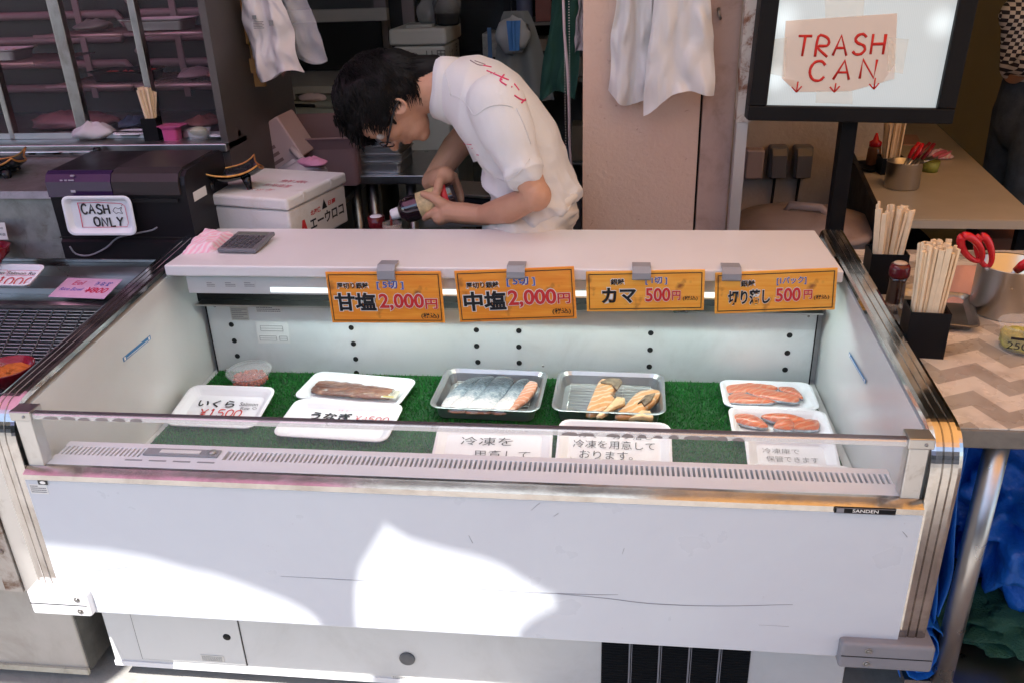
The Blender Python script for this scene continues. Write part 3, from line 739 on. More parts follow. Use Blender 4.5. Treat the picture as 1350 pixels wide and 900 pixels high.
sign_tray('white foam note under the salmon tray, second note from the right, two lines 冷凍を 用意して', .250, .135, .012, (.782, .352, ZT + .003), math.radians(1), math.radians(14), w_note([('冷凍を', (-.070, .040, .010, .034)), ('用意して', (-.040, .080, -.028, -.004))]))
sign_tray('white foam note with three handwritten lines starting カマ・切り落し, below the tray of fish collars', .238, .150, .014, (1.035, .362, ZT + .003), math.radians(-1), math.radians(18), w_note([('カマ・切り落し', (-.075, .080, .032, .050)), ('冷凍を用意して', (-.085, .085, .004, .026)), ('おります。', (-.070, .040, -.024, -.003)), ('いろいろ', (-.09, -.02, -.045, -.032))]))
sign_tray('white foam tray sign with small grey writing 冷凍庫で保管できます near the right wall', .180, .120, .014, (1.392, .352, ZT + .004), math.radians(-1), math.radians(16), w_note([('冷凍庫で', (-.056, .018, .012, .026)), ('保管できます', (-.050, .052, -.010, .005))], INKG))
foam('foam_tray', 'blank white foam tray at the front right corner of the case', .20, .10, .014, (1.40, .262, ZT), math.radians(1), math.radians(10))
# roe tub
tub = thing('roe_tub', 'clear lidded plastic tub of orange salmon roe at the back left of the case', 'tub', (0, 0, 0))
obj('cup', MB().lathe([(.038, 0), (.040, .002), (.052, .032), (.0505, .032), (.039, .003), (.0, .003)], 36), CLEARP, tub)
obj('lid', MB().lathe([(.0545, .031), (.056, .032), (.056, .0375), (.052, .0385), (.048, .0365), (.046, .0420), (0, .0425)], 36), CLEARP, tub)
ROE = mat('salmon_roe', (.50, .07, .02), .15, var=.3, vscale=60)
mb = MB(); rr = random.Random(5)
for k in range(300):
    A = rr.uniform(0, 2 * PI); r = .040 * math.sqrt(rr.random()); z = .006 + rr.uniform(0, .013)
    mb.ball((r * math.cos(A), r * math.sin(A), z + .003 * (1 - r / .04)), .0042, seg=6, rings=4)
o = obj('roe', mb, ROE, tub); o['kind'] = 'stuff'
place(tub, (.135, .632, ZT), 0)
# eel
et = foam('foam_tray', 'long white foam tray holding the grilled eel', .265, .140, .020, (.420, .585, ZT), math.radians(-7), 0)
EEL = mat('grilled_eel', (.16, .055, .030), .32, var=.45, vscale=14, bump=.5, bscale=70, coat=.3, dirt=((.40, .20, .11), 18, .50, .72), stretch=(1, 3, 1))
mb = MB()
def eelf(u, v):
    x = -.105 + .195 * u; hw = .030 * (1 - .35 * u ** 3) * (1 if u > .05 else .9); y = (v - .5) * 2 * hw - .006 * u
    z = .0052 + .008 * math.sin(PI * v) ** .5 * (1 if 0 < u < 1 else .2) + .0018 * fbm((u * 9, v * 5, 1)) - .0012 * abs(math.sin(v * PI * 4))
    return V((x + .004 * noise.noise(V((v * 6, 0, 0))), y + .002 * noise.noise(V((u * 9, 3, 0))), z))
mb.grid(eelf, 50, 18)
eel = tag(obj('grilled_eel', mb, EEL), 'brown glazed grilled eel fillet lying in a long white foam tray', 'eel'); md = eel.modifiers.new('s', 'SOLIDIFY'); md.thickness = .006; md.offset = -1
place(eel, (.420, .587, ZT + .003), math.radians(-7))
nl = MB().box(.075, .112, -.032, .006, .0125, .0135)
no = tag(obj('paper_label', nl, mat('label_cream', (.66, .65, .52), .6)), 'small cream label with black writing on the right end of the eel', 'label')
M = Matrix.Translation((0, 0, .0135)); text('うなぎ', M, (.079, .108, -.008, .003), INK, no, off=.02); text('蒲焼', M, (.080, .104, -.022, -.010), INK, no, off=.03); obj('stamp', MB().box(.080, .106, -.030, -.0245, .0136, .0141), mat('stamp_yellow', (.6, .5, .12), .5), no)
place(no, (.420, .587, ZT + .004), math.radians(-7)) ; 
tag(obj('cling_film', MB().grid(lambda u, v: V((-.13 + .26 * u, -.068 + .136 * v, .019 + .0022 * fbm((u * 5, v * 4, 7)) + .002 * math.sin(PI * u) * math.sin(PI * v))), 30, 18), FILM), 'clear cling film stretched over the eel tray', 'cling film'); place(bpy.data.objects['cling_film'], (.420, .585, ZT + .001), math.radians(-7))
# steel trays with racks
TRAYM = mat('tray_steel', (.42, .425, .43), .34, .9, var=.06, vscale=12, bump=.05, bscale=30, rvar=.08)
WIRE = mat('rack_wire', (.55, .55, .54), .3, 1)
def steel_tray(label, loc, rz, wd=.252, dp=.205, h=.034):
    t = thing('steel_tray', label, 'steel tray', (0, 0, 0), 'steel trays of fish in the case')
    obj('tray_body', tray_mb(wd, dp, h, t=.002, r=.028, slope=.016, lip=.006), TRAYM, t)
    rk = obj('wire_rack', MB().tube([(-wd / 2 + .032, -dp / 2 + .03, .011), (wd / 2 - .032, -dp / 2 + .03, .011), (wd / 2 - .032, dp / 2 - .03, .011), (-wd / 2 + .032, dp / 2 - .03, .011), (-wd / 2 + .032, -dp / 2 + .03, .011)], .0014, 6), WIRE, t)
    for k in range(11):
        y = -dp / 2 + .036 + k * (dp - .072) / 10; obj('wire', MB().tube([(-wd / 2 + .032, y, .0125), (wd / 2 - .032, y, .0125)], .0008, 5), WIRE, rk)
    for x in (-.03, .03): obj('cross_wire', MB().tube([(x, -dp / 2 + .03, .0105), (x, dp / 2 - .03, .0105)], .001, 5), WIRE, rk)
    place(t, loc, rz); return t
TA = (.748, .572, ZT); TB = (1.024, .574, ZT)
steel_tray('steel tray with wire rack under the silver salmon fillets', TA, math.radians(-2))
steel_tray('steel tray with wire rack under the two orange fish collars', TB, math.radians(-1.5))
SILV = mat('salmon_skin', (.36, .40, .44), .25, .35, var=.55, vscale=32, bump=.4, bscale=220, dirt=((.055, .07, .085), 16, .52, .72), coat=.4)
FLESH = mat('salmon_flesh', (.66, .235, .12), .33, var=.22, vscale=22, bump=.25, bscale=90, coat=.35, dirt=((.74, .45, .32), 20, .55, .75))
FLESHR0 = mat('red_salmon_flesh_plain', (.66, .12, .045), .32, var=.2, vscale=26, bump=.25, bscale=90, coat=.35, dirt=((.70, .32, .20), 24, .58, .78), stretch=(1, 2.5, 1))
def striped_flesh(name, c1, c2, sc):
    m = mat(name, c1, .28, bump=.3, bscale=120, coat=.5); N = m.node_tree.nodes; L = m.node_tree.links; b = N['Principled BSDF']
    tc = N.new('ShaderNodeTexCoord'); mp = N.new('ShaderNodeMapping'); mp.inputs['Rotation'].default_value = (0, 0, 1.0); L.new(tc.outputs['Object'], mp.inputs[0])
    wv = N.new('ShaderNodeTexWave'); wv.inputs['Scale'].default_value = sc; wv.inputs['Distortion'].default_value = 7; wv.inputs['Detail'].default_value = 3; wv.inputs['Detail Scale'].default_value = 1.2; L.new(mp.outputs[0], wv.inputs[0])
    r = N.new('ShaderNodeValToRGB'); L.new(wv.outputs['Fac'], r.inputs[0]); e_ = r.color_ramp.elements; e_[0].position = .05; e_[0].color = (*c2, 1); e_[1].position = .35; e_[1].color = (*c1, 1)
    n = N.new('ShaderNodeTexNoise'); n.inputs['Scale'].default_value = 30; n.inputs['Detail'].default_value = 5; L.new(tc.outputs['Object'], n.inputs['Vector'])
    m2 = N.new('ShaderNodeMixRGB'); m2.blend_type = 'MULTIPLY'; m2.inputs[0].default_value = .55; L.new(r.outputs[0], m2.inputs[1]); L.new(n.outputs['Fac'], m2.inputs[2])
    g = N.new('ShaderNodeGamma'); g.inputs[1].default_value = .85; L.new(m2.outputs[0], g.inputs[0]); L.new(g.outputs[0], b.inputs['Base Color']); return m
FLESHR = striped_flesh('red_salmon_flesh', (.74, .13, .04), (.78, .26, .13), 22)
FLESH = striped_flesh('salmon_flesh_grain', (.80, .30, .16), (.85, .52, .38), 24)
def two_tone(name, top, belly):
    """silver skin going pale towards the belly edge (local x)"""
    m = mat(name, top, .24, .15, bump=.5, bscale=260, coat=.4); N = m.node_tree.nodes; L = m.node_tree.links; b = N['Principled BSDF']
    tc = N.new('ShaderNodeTexCoord'); sp = N.new('ShaderNodeSeparateXYZ'); L.new(tc.outputs['Object'], sp.inputs[0])
    n = N.new('ShaderNodeTexNoise'); n.inputs['Scale'].default_value = 45; n.inputs['Detail'].default_value = 8; n.inputs['Roughness'].default_value = .8; L.new(tc.outputs['Object'], n.inputs['Vector'])
    ad = N.new('ShaderNodeMath'); ad.operation = 'MULTIPLY_ADD'; L.new(n.outputs['Fac'], ad.inputs[0]); ad.inputs[1].default_value = .21; L.new(sp.outputs['Y'], ad.inputs[2])
    r = N.new('ShaderNodeValToRGB'); L.new(ad.outputs[0], r.inputs[0]); el = r.color_ramp.elements
    mr = N.new('ShaderNodeMapRange'); mr.inputs[1].default_value = .03; mr.inputs[2].default_value = .175; L.new(ad.outputs[0], mr.inputs[0]); L.new(mr.outputs[0], r.inputs[0])
    el[0].position = .12; el[0].color = (*belly, 1); el[1].position = .90; el[1].color = (.03, .04, .05, 1)
    k = el.new(.36); k.color = (.36, .42, .46, 1); k = el.new(.58); k.color = (.13, .18, .22, 1); b.inputs['Roughness'].default_value = .3
    L.new(r.outputs[0], b.inputs['Base Color']); return m
SKINF = two_tone('silver_fish_skin', (.4, .45, .5), (.72, .68, .66))
def outline_slab(pts, th, bulge, seed, sm=3):
    rj = random.Random(seed); pts = [(x + rj.uniform(-.0012, .0012), y + rj.uniform(-.0012, .0012)) for x, y in pts]
    """fillet: closed outline (x,y) with thickness, domed and uneven top; returns MB with rings"""
    pts = smooth_closed(pts, sm) if sm > 1 else pts; cx = sum(p[0] for p in pts) / len(pts); cy = sum(p[1] for p in pts) / len(pts)
    def ring(s_, z, wob=0):
        out = []
        for x, y in pts:
            X = cx + (x - cx) * s_; Y = cy + (y - cy) * s_
            out.append(V((X, Y, z + wob * fbm((X * 60 + seed, Y * 60, 0)))))
        return out
    mb = MB(); mb.loops([ring(.97, 0), ring(1.0, th * .4), ring(.985, th * .85, .0006), ring(.93, th + .0005, .001), ring(.78, th + bulge * .45, .0016), ring(.55, th + bulge * .75, .0018), ring(.3, th + bulge * .93, .0015), ring(.08, th + bulge, .001)], smooth=True)
    return mb
def pxo(pl, z): return [tuple(at(x, y, 'z', z))[:2] for x, y in pl]
def fish(name, label, cat, pl, z, th, bulge, m, seed, group=None, flesh=None):
    w_ = pxo(pl, z); cx = sum(p[0] for p in w_) / len(w_); cy = sum(p[1] for p in w_) / len(w_)
    mb = outline_slab([(x - cx, y - cy) for x, y in w_], th, bulge, seed)
    if flesh:
        t = thing(name, label, cat, (0, 0, 0), group); o = obj('skin', mb, m, t); o.scale = (1, 1, 1)
        fl = outline_slab([((x - cx) * 1.015, (y - cy) * 1.015 - .0012) for x, y in w_], th * .6, 0, seed); obj('flesh', fl, flesh, t); t.location = (cx, cy, z); return t
    o = tag(obj(name, mb, m), label, cat, group); o.location = (cx, cy, z); return o
ZR = ZT + .015
fish('salmon_fillet', 'leftmost silver-skinned salmon fillet in the steel tray', 'salmon fillet', [(582, 541), (588, 527), (604, 512), (622, 502), (640, 500), (632, 507), (618, 520), (607, 532), (596, 541)], ZR, .010, .006, SKINF, 1, 'silver salmon fillets', FLESH)
fish('salmon_fillet', 'dark-backed silver salmon fillet, second from the left in the steel tray', 'salmon fillet', [(590, 543), (606, 531), (622, 515), (636, 502), (650, 500), (652, 505), (640, 520), (630, 532), (615, 544)], ZR + .002, .012, .006, SKINF, 2, 'silver salmon fillets', FLESH)
fish('salmon_fillet', 'broad silver salmon fillet in the middle of the steel tray', 'salmon fillet', [(613, 544), (630, 528), (645, 511), (657, 501), (676, 503), (676, 512), (662, 530), (650, 544), (632, 546)], ZR + .002, .013, .007, SKINF, 3, 'silver salmon fillets', FLESH)
fish('salmon_fillet', 'silver salmon fillet next to the orange piece in the steel tray', 'salmon fillet', [(649, 545), (664, 528), (676, 512), (688, 504), (698, 505), (696, 513), (686, 528), (672, 545)], ZR + .002, .012, .006, SKINF, 4, 'silver salmon fillets', FLESH)
fish('salmon_fillet', 'orange-fleshed salmon piece at the right end of the steel tray', 'salmon fillet', [(668, 545), (678, 531), (687, 516), (697, 506), (708, 508), (706, 517), (697, 529), (685, 538), (677, 545)], ZR + .002, .010, .005, FLESH, 5)
COLL = mat('collar_flesh', (.70, .30, .10), .38, var=.35, vscale=28, bump=.35, bscale=70, coat=.35, dirt=((.78, .62, .42), 22, .46, .66))
COLL = striped_flesh('collar_flesh_grain', (.80, .36, .12), (.84, .60, .36), 17)
def kama(label, body, fin, edge, seed):
    t = thing('fish_collar', label, 'fish collar', (0, 0, 0), 'salmon collars')
    w_ = pxo(body, ZR + .01); obj('flesh', MBsh(outline_slab(w_, .015, .0035, seed, 2), ZR), COLL, t)
    w_ = pxo(fin, ZR + .016); obj('fin_bone', MBsh(outline_slab(w_, .010, .002, seed + 1, 1), ZR + .007), mat('fin_cream_%d' % seed, (.70, .50, .27), .4, var=.3, vscale=30, bump=.4), t)
    w_ = pxo(edge, ZR + .024); obj('dark_skin', MBsh(outline_slab(w_, .004, .001, seed + 2, 1), ZR + .018), mat('edge_skin_%d' % seed, (.20, .15, .10), .45, var=.6, vscale=50), t)
    return t
def MBsh(mb, z): mb.v = [(x, y, q + z) for x, y, q in mb.v]; return mb
kama('upright salmon collar with cream fin, left one in the right-hand steel tray', [(772, 546), (777, 530), (786, 510), (794, 500), (812, 502), (812, 515), (806, 522), (812, 528), (800, 538), (788, 546)], [(786, 548), (797, 540), (808, 529), (815, 522), (824, 524), (824, 531), (812, 535), (802, 543), (794, 548)], [(792, 502), (800, 497), (819, 497), (821, 502), (813, 512), (806, 504)], 11)
kama('smaller salmon collar lying flat, right one in the right-hand steel tray', [(811, 549), (822, 538), (834, 524), (846, 516), (866, 514), (872, 520), (862, 531), (852, 538), (846, 548), (828, 550)], [(828, 551), (838, 547), (846, 540), (857, 541), (861, 547), (860, 551), (845, 549)], [(840, 530), (850, 519), (864, 516), (858, 526), (850, 533), (846, 527)], 21)
# packed red salmon
for lab, loc, rz in (('white foam tray of red salmon slices, the back one at the right wall', (1.384, .602, ZT), -.02), ('white foam tray of red salmon trimmings, the nearer one at the right wall', (1.388, .470, ZT), -.03)):
    foam('foam_tray', lab, .208, .132, .022, loc, rz, 0)
sk = SILV
RZ = ZT + .004
for i, (lab, pl) in enumerate([('red salmon slice lying along the back edge of the rear pack', [(953, 513), (965, 508), (990, 506), (1015, 507), (1026, 511), (1018, 517), (990, 519), (962, 520)]),
    ('long red salmon slice across the middle of the rear pack', [(980, 514), (1000, 514), (1030, 519), (1050, 524), (1054, 530), (1044, 532), (1020, 529), (995, 523)]),
    ('red salmon slice at the front left of the rear pack', [(957, 531), (962, 523), (975, 520), (1000, 526), (1022, 532), (1000, 534), (975, 533)]),
    ('pale red salmon tail slice at the right of the rear pack', [(1026, 513), (1042, 513), (1054, 520), (1058, 528), (1048, 524), (1034, 519)])]):
    fish('salmon_slice', lab, 'salmon slice', pl, RZ + .003 + .003 * (i % 2), .007, .006, FLESHR, 30 + i, 'red salmon pieces', sk)
for i, (lab, pl) in enumerate([('red salmon trimming at the left of the front pack', [(965, 556), (970, 549), (990, 550), (1003, 556), (1012, 565), (1000, 566), (980, 562)]),
    ('red salmon trimming across the back of the front pack', [(1003, 551), (1020, 549), (1045, 551), (1062, 556), (1060, 561), (1040, 561), (1018, 558)]),
    ('bright red salmon trimming at the right of the front pack', [(1040, 567), (1048, 559), (1062, 557), (1078, 558), (1078, 568), (1060, 569)]),
    ('folded red salmon trimming in the middle of the front pack', [(1020, 566), (1026, 557), (1034, 554), (1046, 560), (1046, 568), (1032, 569)])]):
    fish('salmon_trimming', lab, 'salmon slice', pl, RZ + .003 + .003 * (i % 2), .009, .007, FLESHR, 40 + i, 'red salmon pieces', sk)
for i, (x, y, lab) in enumerate([(1.384, .602, 'clear film stretched over the rear pack of red salmon'), (1.388, .470, 'clear film stretched over the front pack of red salmon')]):
    o = tag(obj('cling_film', MB().grid(lambda u, v: V((-.1 + .2 * u, -.062 + .124 * v, .021 + .003 * fbm((u * 4, v * 4, 5 + i)) + .002 * math.sin(PI * u) * math.sin(PI * v))), 26, 16), FILM), lab, 'cling film'); place(o, (x, y, ZT + .001), -.02)

# ============================================================ NEIGHBOURING STEEL CASE ON THE LEFT
nb = thing('steel_counter', 'old stainless steel display counter at the left edge with a perforated well and rusty corner', 'counter', (-.6, .4, 0))
TAN = mat('tan_enamel', (.40, .37, .33), .6, var=.08, vscale=3, dirt=((.27, .24, .20), 4, .5, .85), bump=.06, bscale=30)
blk = at(129, 872, 'z', .03); 
obj('base', MB().box(-1.6, -.092, .105, .75, .035, .335, .004), TAN, nb)
obj('base_side', MB().box(-.0915, -.0885, .108, .74, .04, .33), mat('shaded_side', (.10, .095, .085), .7, var=.4, vscale=14), nb)  # darker colour stands in for the shade on this side face
obj('base_hem', MB().box(-1.6, -.089, .098, .1045, .036, .05), mat('hem_tan', (.42, .40, .33), .6, dirt=((.2, .17, .12), 12, .5, .8)), nb)
obj('front_skin', MB().box(-1.6, -.128, .012, .06, .40, .69), PNL2, nb)
obj('front_foot', MB().box(-1.6, -.10, .02, .104, .335, .399), mat('foot_band', (.42, .39, .34), .6, dirt=((.30, .19, .10), 10, .5, .8)), nb)
RUSTY = mat('rusty_steel_corner', (.40, .37, .34), .45, .6, dirt=((.13, .07, .04), 9, .50, .62), bump=.2, bscale=60)
obj('corner_post', MB().box(-.126, -.090, .006, .05, .345, .70), RUSTY, nb)
obj('corner_trim', MB().box(-.088, -.050, .010, .05, .345, .71), ALU, nb)
obj('side_skin', MB().box(-.088, -.052, .051, .86, .34, .70), STEELD, nb)
for z in (.44,):
    obj('bolt', MB().lathe([(.006, 0), (.005, .002), (0, .003)], 12, frame((-.108, .0055, z), (1, 0, 0), (0, 0, 1))), RUSTY, nb)
obj('back_step', MB().prism([(.72, .62), (.72, .690), (.80, .694), (.80, .722), (.835, .724), (.835, .745), (1.14, .748), (1.14, .62)], 'x', -1.6, -.052), STEEL, nb)
obj('step_edge', MB().prism([(.827, .7245), (.827, .747), (.834, .750), (.842, .7495), (.842, .7245)], 'x', -1.6, -.056), CHROME, nb)
obj('well_rail', MB().prism([(.665, .635), (.665, .668), (.675, .674), (.719, .674), (.719, .635)], 'x', -1.6, -.056), STEEL, nb)
obj('well_floor', MB().box(-1.6, -.09, .062, .664, .44, .452), mat('well_dark', (.02, .022, .022), .6), nb)
mb = MB()
def wl(x, t): return V((x, .655 - .30 * t, .655 - .17 * t))
for k in range(34):
    t = k / 34; p = wl(0, t); q_ = wl(0, t + .016)
    mb.tube([(-1.0, p.y, p.z), (-.095, p.y, p.z)], .0022, 5)
for k in range(15):
    x = -.12 - k * .04; a_, b_ = wl(x, 0), wl(x, 1); mb.tube([a_ + V((0, -.001, .003)), b_ + V((0, -.001, .003))], .0022, 5)
for k in range(15):
    x = -.10 - k * .04; a_, b_ = wl(x, 0), wl(x, 1); mb.box(x - .006, x + .006, b_.y, a_.y, 0, .001, M=Matrix.Identity(4)) if False else None
o = obj('wire_rack', mb, mat('rack_steel', (.26, .28, .28), .4, .9), nb); o['kind'] = 'stuff'
obj('rack_plate', MB().prism([(.655, .645), (.355, .475), (.355, .470), (.655, .640)], 'x', -1.0, -.10), mat('rack_backing', (.015, .03, .028), .5), nb)
# cards on the step
def card(nm, label, cat, M, wd, hh, m, items, th=.002):
    t = obj(nm, MB().box(0, wd, 0, hh, 0, th, .0006, M=M), m); tag(t, label, cat)
    for it in items:
        it(M @ Matrix.Translation((0, 0, th)), t)
    return t
zc_ = .700
A_, B_, D_ = at(64, 394, 'z', .680), at(141, 397, 'z', .684), at(87, 364, 'z', .722)
M = frame(A_ + V((0, 0, .004)), B_ - A_, (0, 1, .25)) @ Matrix.Diagonal((1, .62, 1, 1)); wd, hh = (B_ - A_).length, (D_ - A_).length
wd = .163; hh = .135
PINKC = mat('pink_card', (.66, .42, .58), .5)
card('price_card', 'pink laminated card reading Eel Rice Bowl ¥800 on the steel ledge', 'price card', M, wd, hh, PINKC, [
    lambda M, p: text('Eel', M, (.032, .068, .085, .115), mat('pinkred_ink', (.58, .08, .18), .5), p, shear=.25, off=.01),
    lambda M, p: text('Rice Bowl', M, (.012, .080, .045, .067), mat('violet_ink', (.16, .14, .50), .5), p, shear=.25, off=.01),
    lambda M, p: text('うな丼', M, (.098, .148, .084, .112), INKB, p, off=.02, shear=.2),
    lambda M, p: text('¥800', M, (.088, .152, .035, .072), mat('crimson_ink', (.55, .02, .08), .5), p, shear=.25, off=.02)])
A_, B_, D_ = at(-40, 384, 'z', .700), at(36, 386, 'z', .704), at(-14, 356, 'z', .745)
t = thing('tray_sign', 'white foam tray sign reading Salmon Roe ¥1000, cut by the left edge', 'tray sign', (0, 0, 0))
M = frame(A_ + V((0.015, -.01, .010)), B_ - A_, (0, 1, .35)) @ Matrix.Diagonal((1, .66, 1, 1))
obj('tray_body', tray_mb(.178, .125, .016, r=.02, slope=.014, M=M @ Matrix.Translation((.085, .062, 0))), FOAM, t)
tb_ = t.children[0]; M2 = M @ Matrix.Translation((0, 0, .0046))
text('Salmon', M2, (.006, .060, .082, .098), INK, tb_, off=.005); text('Salmon Roe', M2, (.070, .162, .080, .098), INK, tb_, off=.005, wob=.02)
mb = MB(); hand(mb, M2, '¥1000', .030, .022, .022, .042, .0017); obj('lettering', mb, INKR, tb_)
mb = MB(); stroke(mb, M2, [(.006, .104), (.06, .106), (.066, .098), (.06, .078), (.01, .077)], .0006); stroke(mb, M2, [(.068, .104), (.16, .106), (.166, .096), (.16, .077), (.072, .075), (.068, .104)], .0006); obj('bubble', mb, INKP, tb_)
# red bowls
LACQ = mat('red_lacquer', (.22, .010, .018), .2, coat=.5)
def bowl(loc, label, r, fill):
    t = thing('red_bowl', label, 'bowl', loc, 'red lacquer bowls')
    Mx = Matrix.Translation(loc)
    obj('bowl_body', MB().lathe([(r * .45, 0), (r * .5, .008), (r * .9, .028), (r, .045), (r * 1.02, .048), (r * .97, .048), (r * .86, .030), (r * .4, .014), (0, .012)], 32, Mx), LACQ, t)
    obj('filling', MB().grid(lambda u, v: V((loc[0] + r * .86 * (u) * math.cos(2 * PI * v), loc[1] + r * .86 * u * math.sin(2 * PI * v), loc[2] + .032 + .006 * fbm((u * 4, v * 9, 2)))), 8, 24), fill, t)
bowl(tuple(at(14, 508, 'z', .585)), 'red lacquer bowl with orange filling in the well at the left edge', .060, mat('orange_food', (.55, .16, .03), .4, var=.4, vscale=50, bump=.5))
bowl(tuple(at(-12, 350, 'z', .75) + V((0, 0, 0))), 'red lacquer bowl on the ledge below the steel box, cut by the left edge', .055, mat('dark_food', (.12, .03, .015), .4, var=.4, vscale=50))
# steel box
sbx = thing('steel_box', 'worn steel warming box with a hinged lid beside the cash register', 'box', (-.5, .85, .75))
GAL = mat('galvanised_steel', (.24, .235, .225), .45, .75, var=.2, vscale=18, dirt=((.15, .13, .11), 25, .55, .75), bump=.1, bscale=50)
obj('box_body', MB().prism([(.78, .752), (.80, .905), (1.06, .905), (1.06, .752)], 'x', -.85, -.376), GAL, sbx)
obj('box_lid', MB().prism([(.782, .908), (.79, .925), (1.07, .965), (1.07, .908)], 'x', -.85, -.380), GAL, sbx)
obj('lid_edge', MB().box(-.85, -.382, 1.03, 1.045, .963, .974, .002), CHROME, sbx)
obj('side_plate', MB().box(-.3755, -.372, .80, 1.05, .755, .93), STEELD, sbx)
obj('hinge', MB().tube([(-.40, 1.04, .975), (-.385, 1.04, .975)], .009, 12), BLACKG, sbx)
cs = at(8, 300, 'y', .765)
t = card('name_card', 'small white card with tiny writing standing before the steel box', 'price card', frame(at(-30, 316, 'y', .76), (1, 0, 0), (0, .1, 1)), .087, .044, LABELW, [
    lambda M, p: text('Eel Roe ¥100', M, (.045, .083, .010, .018), INK, p), lambda M, p: text('Egg Rice', M, (.05, .08, .026, .034), INK, p)])
dk = at(2, 222, 'z', .975)
def wavy_dish(loc, label, rz, sc=1.0, grp='small black gilt-edged dishes'):
    t = thing('footed_dish', label, 'dish', (0, 0, 0), grp)
    mb = MB()
    def top(u, v):
        x = (u - .5) * 2; y = (v - .5) * 2; R = 1 + .10 * math.cos(4 * math.atan2(y, x) + .6)
        px_ = x * .085 * R; py = y * .05 * R; z = .030 + .020 * (abs(x) ** 3) + .014 * (abs(y) ** 3) + .010 * (x * y > 0) * abs(x * y)
        return V((px_ * sc, py * sc, z * sc))
    mb.grid(top, 16, 12); mb.grid(lambda u, v: top(u, v) - V((0, 0, .004 + .004 * (1 - abs(2 * u - 1)))), 16, 12)
    obj('plate', mb, mat('dark_glaze_%d' % len(bpy.data.materials), (.012, .016, .018), .15, coat=.6, var=.4, vscale=60), t)
    rim = [top(u, v) for u, v in [(k / 12, 0) for k in range(12)] + [(1, k / 12) for k in range(12)] + [(1 - k / 12, 1) for k in range(12)] + [(0, 1 - k / 12) for k in range(13)]]
    obj('gilt_rim', MB().tube(rim, .0028 * sc, 6), mat('gilt_%d' % len(bpy.data.materials), (.50, .24, .07), .28, .8, var=.5, vscale=60), t)
    for sx in (-1, 1):
        for sy in (-1, 1): obj('foot', MB().tube([(sx * .045 * sc, sy * .028 * sc, .032 * sc), (sx * .05 * sc, sy * .030 * sc, 0)], [.014 * sc, .007 * sc], 8), BLACKG, t)
    t.location = loc; t.rotation_euler = (0, 0, rz); return t
wavy_dish(tuple(at(-6, 238, 'y', .90)), 'black gilt-edged dish on the steel box, cut by the left edge', .2)
# cash register
reg = thing('cash_register', 'black cash register carrying the CASH ONLY tray', 'cash register', (-.2, .85, .75))
REGM = mat('register_dark', (.012, .011, .013), .36, rvar=.06, bump=.05, bscale=200, spec=.22)
rp = [(.765, .755), (.765, .80), (.772, .805), (.768, .945), (.775, .965), (.795, .977), (.98, .985), (1.0, .975), (1.0, .755)]
obj('housing', MB().prism(rp, 'x', -.372, -.012), REGM, reg)
obj('display_band', MB().prism([(.7625, .917), (.7625, .955), (.772, .972), (.785, .979), (.79, .972), (.775, .955), (.7745, .917)], 'x', -.371, -.20), mat('display_violet', (.030, .015, .055), .12), reg)
obj('printer_cover', MB().prism([(.7615, .922), (.7615, .955), (.772, .973), (.80, .983), (.97, .988), (.97, .984), (.80, .978), (.775, .952), (.775, .922)], 'x', -.197, -.025), mat('cover_brown', (.035, .028, .030), .34, spec=.3), reg)
obj('paper_slot', MB().box(-.30, -.035, .7615, .7665, .903, .912), HOLE, reg)
obj('drawer_line', MB().box(-.37, -.015, .7618, .7645, .812, .8145), HOLE, reg)
M = frame((-.33, .7618, .925), (1, 0, 0), (0, 0, 1)); tt = MB()
for x in (.0, .012, .022, .03): tt.box(x, x + .007, .033, .036, 0, .0004, M=M)
tt.box(.022, .034, .004, .010, 0, .0004, M=M); tt.box(.03, .038, .044, .047, -.005, .0004, M=M)
obj('printing', tt, mat('pale_print', (.4, .38, .45), .5), reg)
obj('side_sticker', MB().box(-.0118, -.0108, .80, .87, .895, .918), LABELW, reg)
obj('grey_cable', MB().tube([V(p) for p in [tuple(at(x, y, 'y', .755)) for x, y in smooth_line([(92, 325), (100, 335), (118, 337), (140, 327), (155, 314), (180, 308), (200, 304), (207, 300)], 3)]], .0022, 8), GREYP, reg)
tr = thing('tray_sign', 'white foam tray stuck on the cash register, hand-lettered CASH ONLY with a fish', 'tray sign', tuple(at(135, 283, 'y', .745)))
A_, B_, D_ = at(90, 307, 'y', .752), at(179, 308, 'y', .752), at(90, 258, 'y', .752)
wd, hh = (B_ - A_).length, .095
M = frame((A_ + B_) / 2 + (D_ - A_) / 2, (1, .02, 0), (0, .05, 1))
hh = (D_ - A_).length
obj('tray_body', tray_mb(wd, hh, .016, r=.018, slope=.012, M=M), FOAM, tr); tb_ = tr.children[0]; M2 = M @ Matrix.Translation((0, 0, .0046))
mb = MB(); stroke(mb, M2, smooth_line([(-.055, .031), (-.054, 0), (-.055, -.031)]), .0013); stroke(mb, M2, [(-.055, .030), (0, .0315), (.058, .028), (.066, .022), (.067, -.02), (.062, -.03), (0, -.031), (-.055, -.031)], .0008); obj('frame_line', mb, INKP, tb_)
mb = MB(); hand(mb, M2, 'CASH', -.048, .003, .0145, .023, .0024, .32); hand(mb, M2, 'ONLY', -.022, -.028, .0155, .022, .0024, .32); obj('lettering', mb, INK, tb_)
mb = MB(); stroke(mb, M2, smooth_line([(.033, .010), (.040, .018), (.048, .015), (.057, .019), (.053, .011), (.057, .003), (.046, .006), (.040, .003), (.033, .010)], 3), .0007); stroke(mb, M2, [(.057, .022), (.061, .026)], .0006); obj('fish_doodle', mb, INK, tb_)

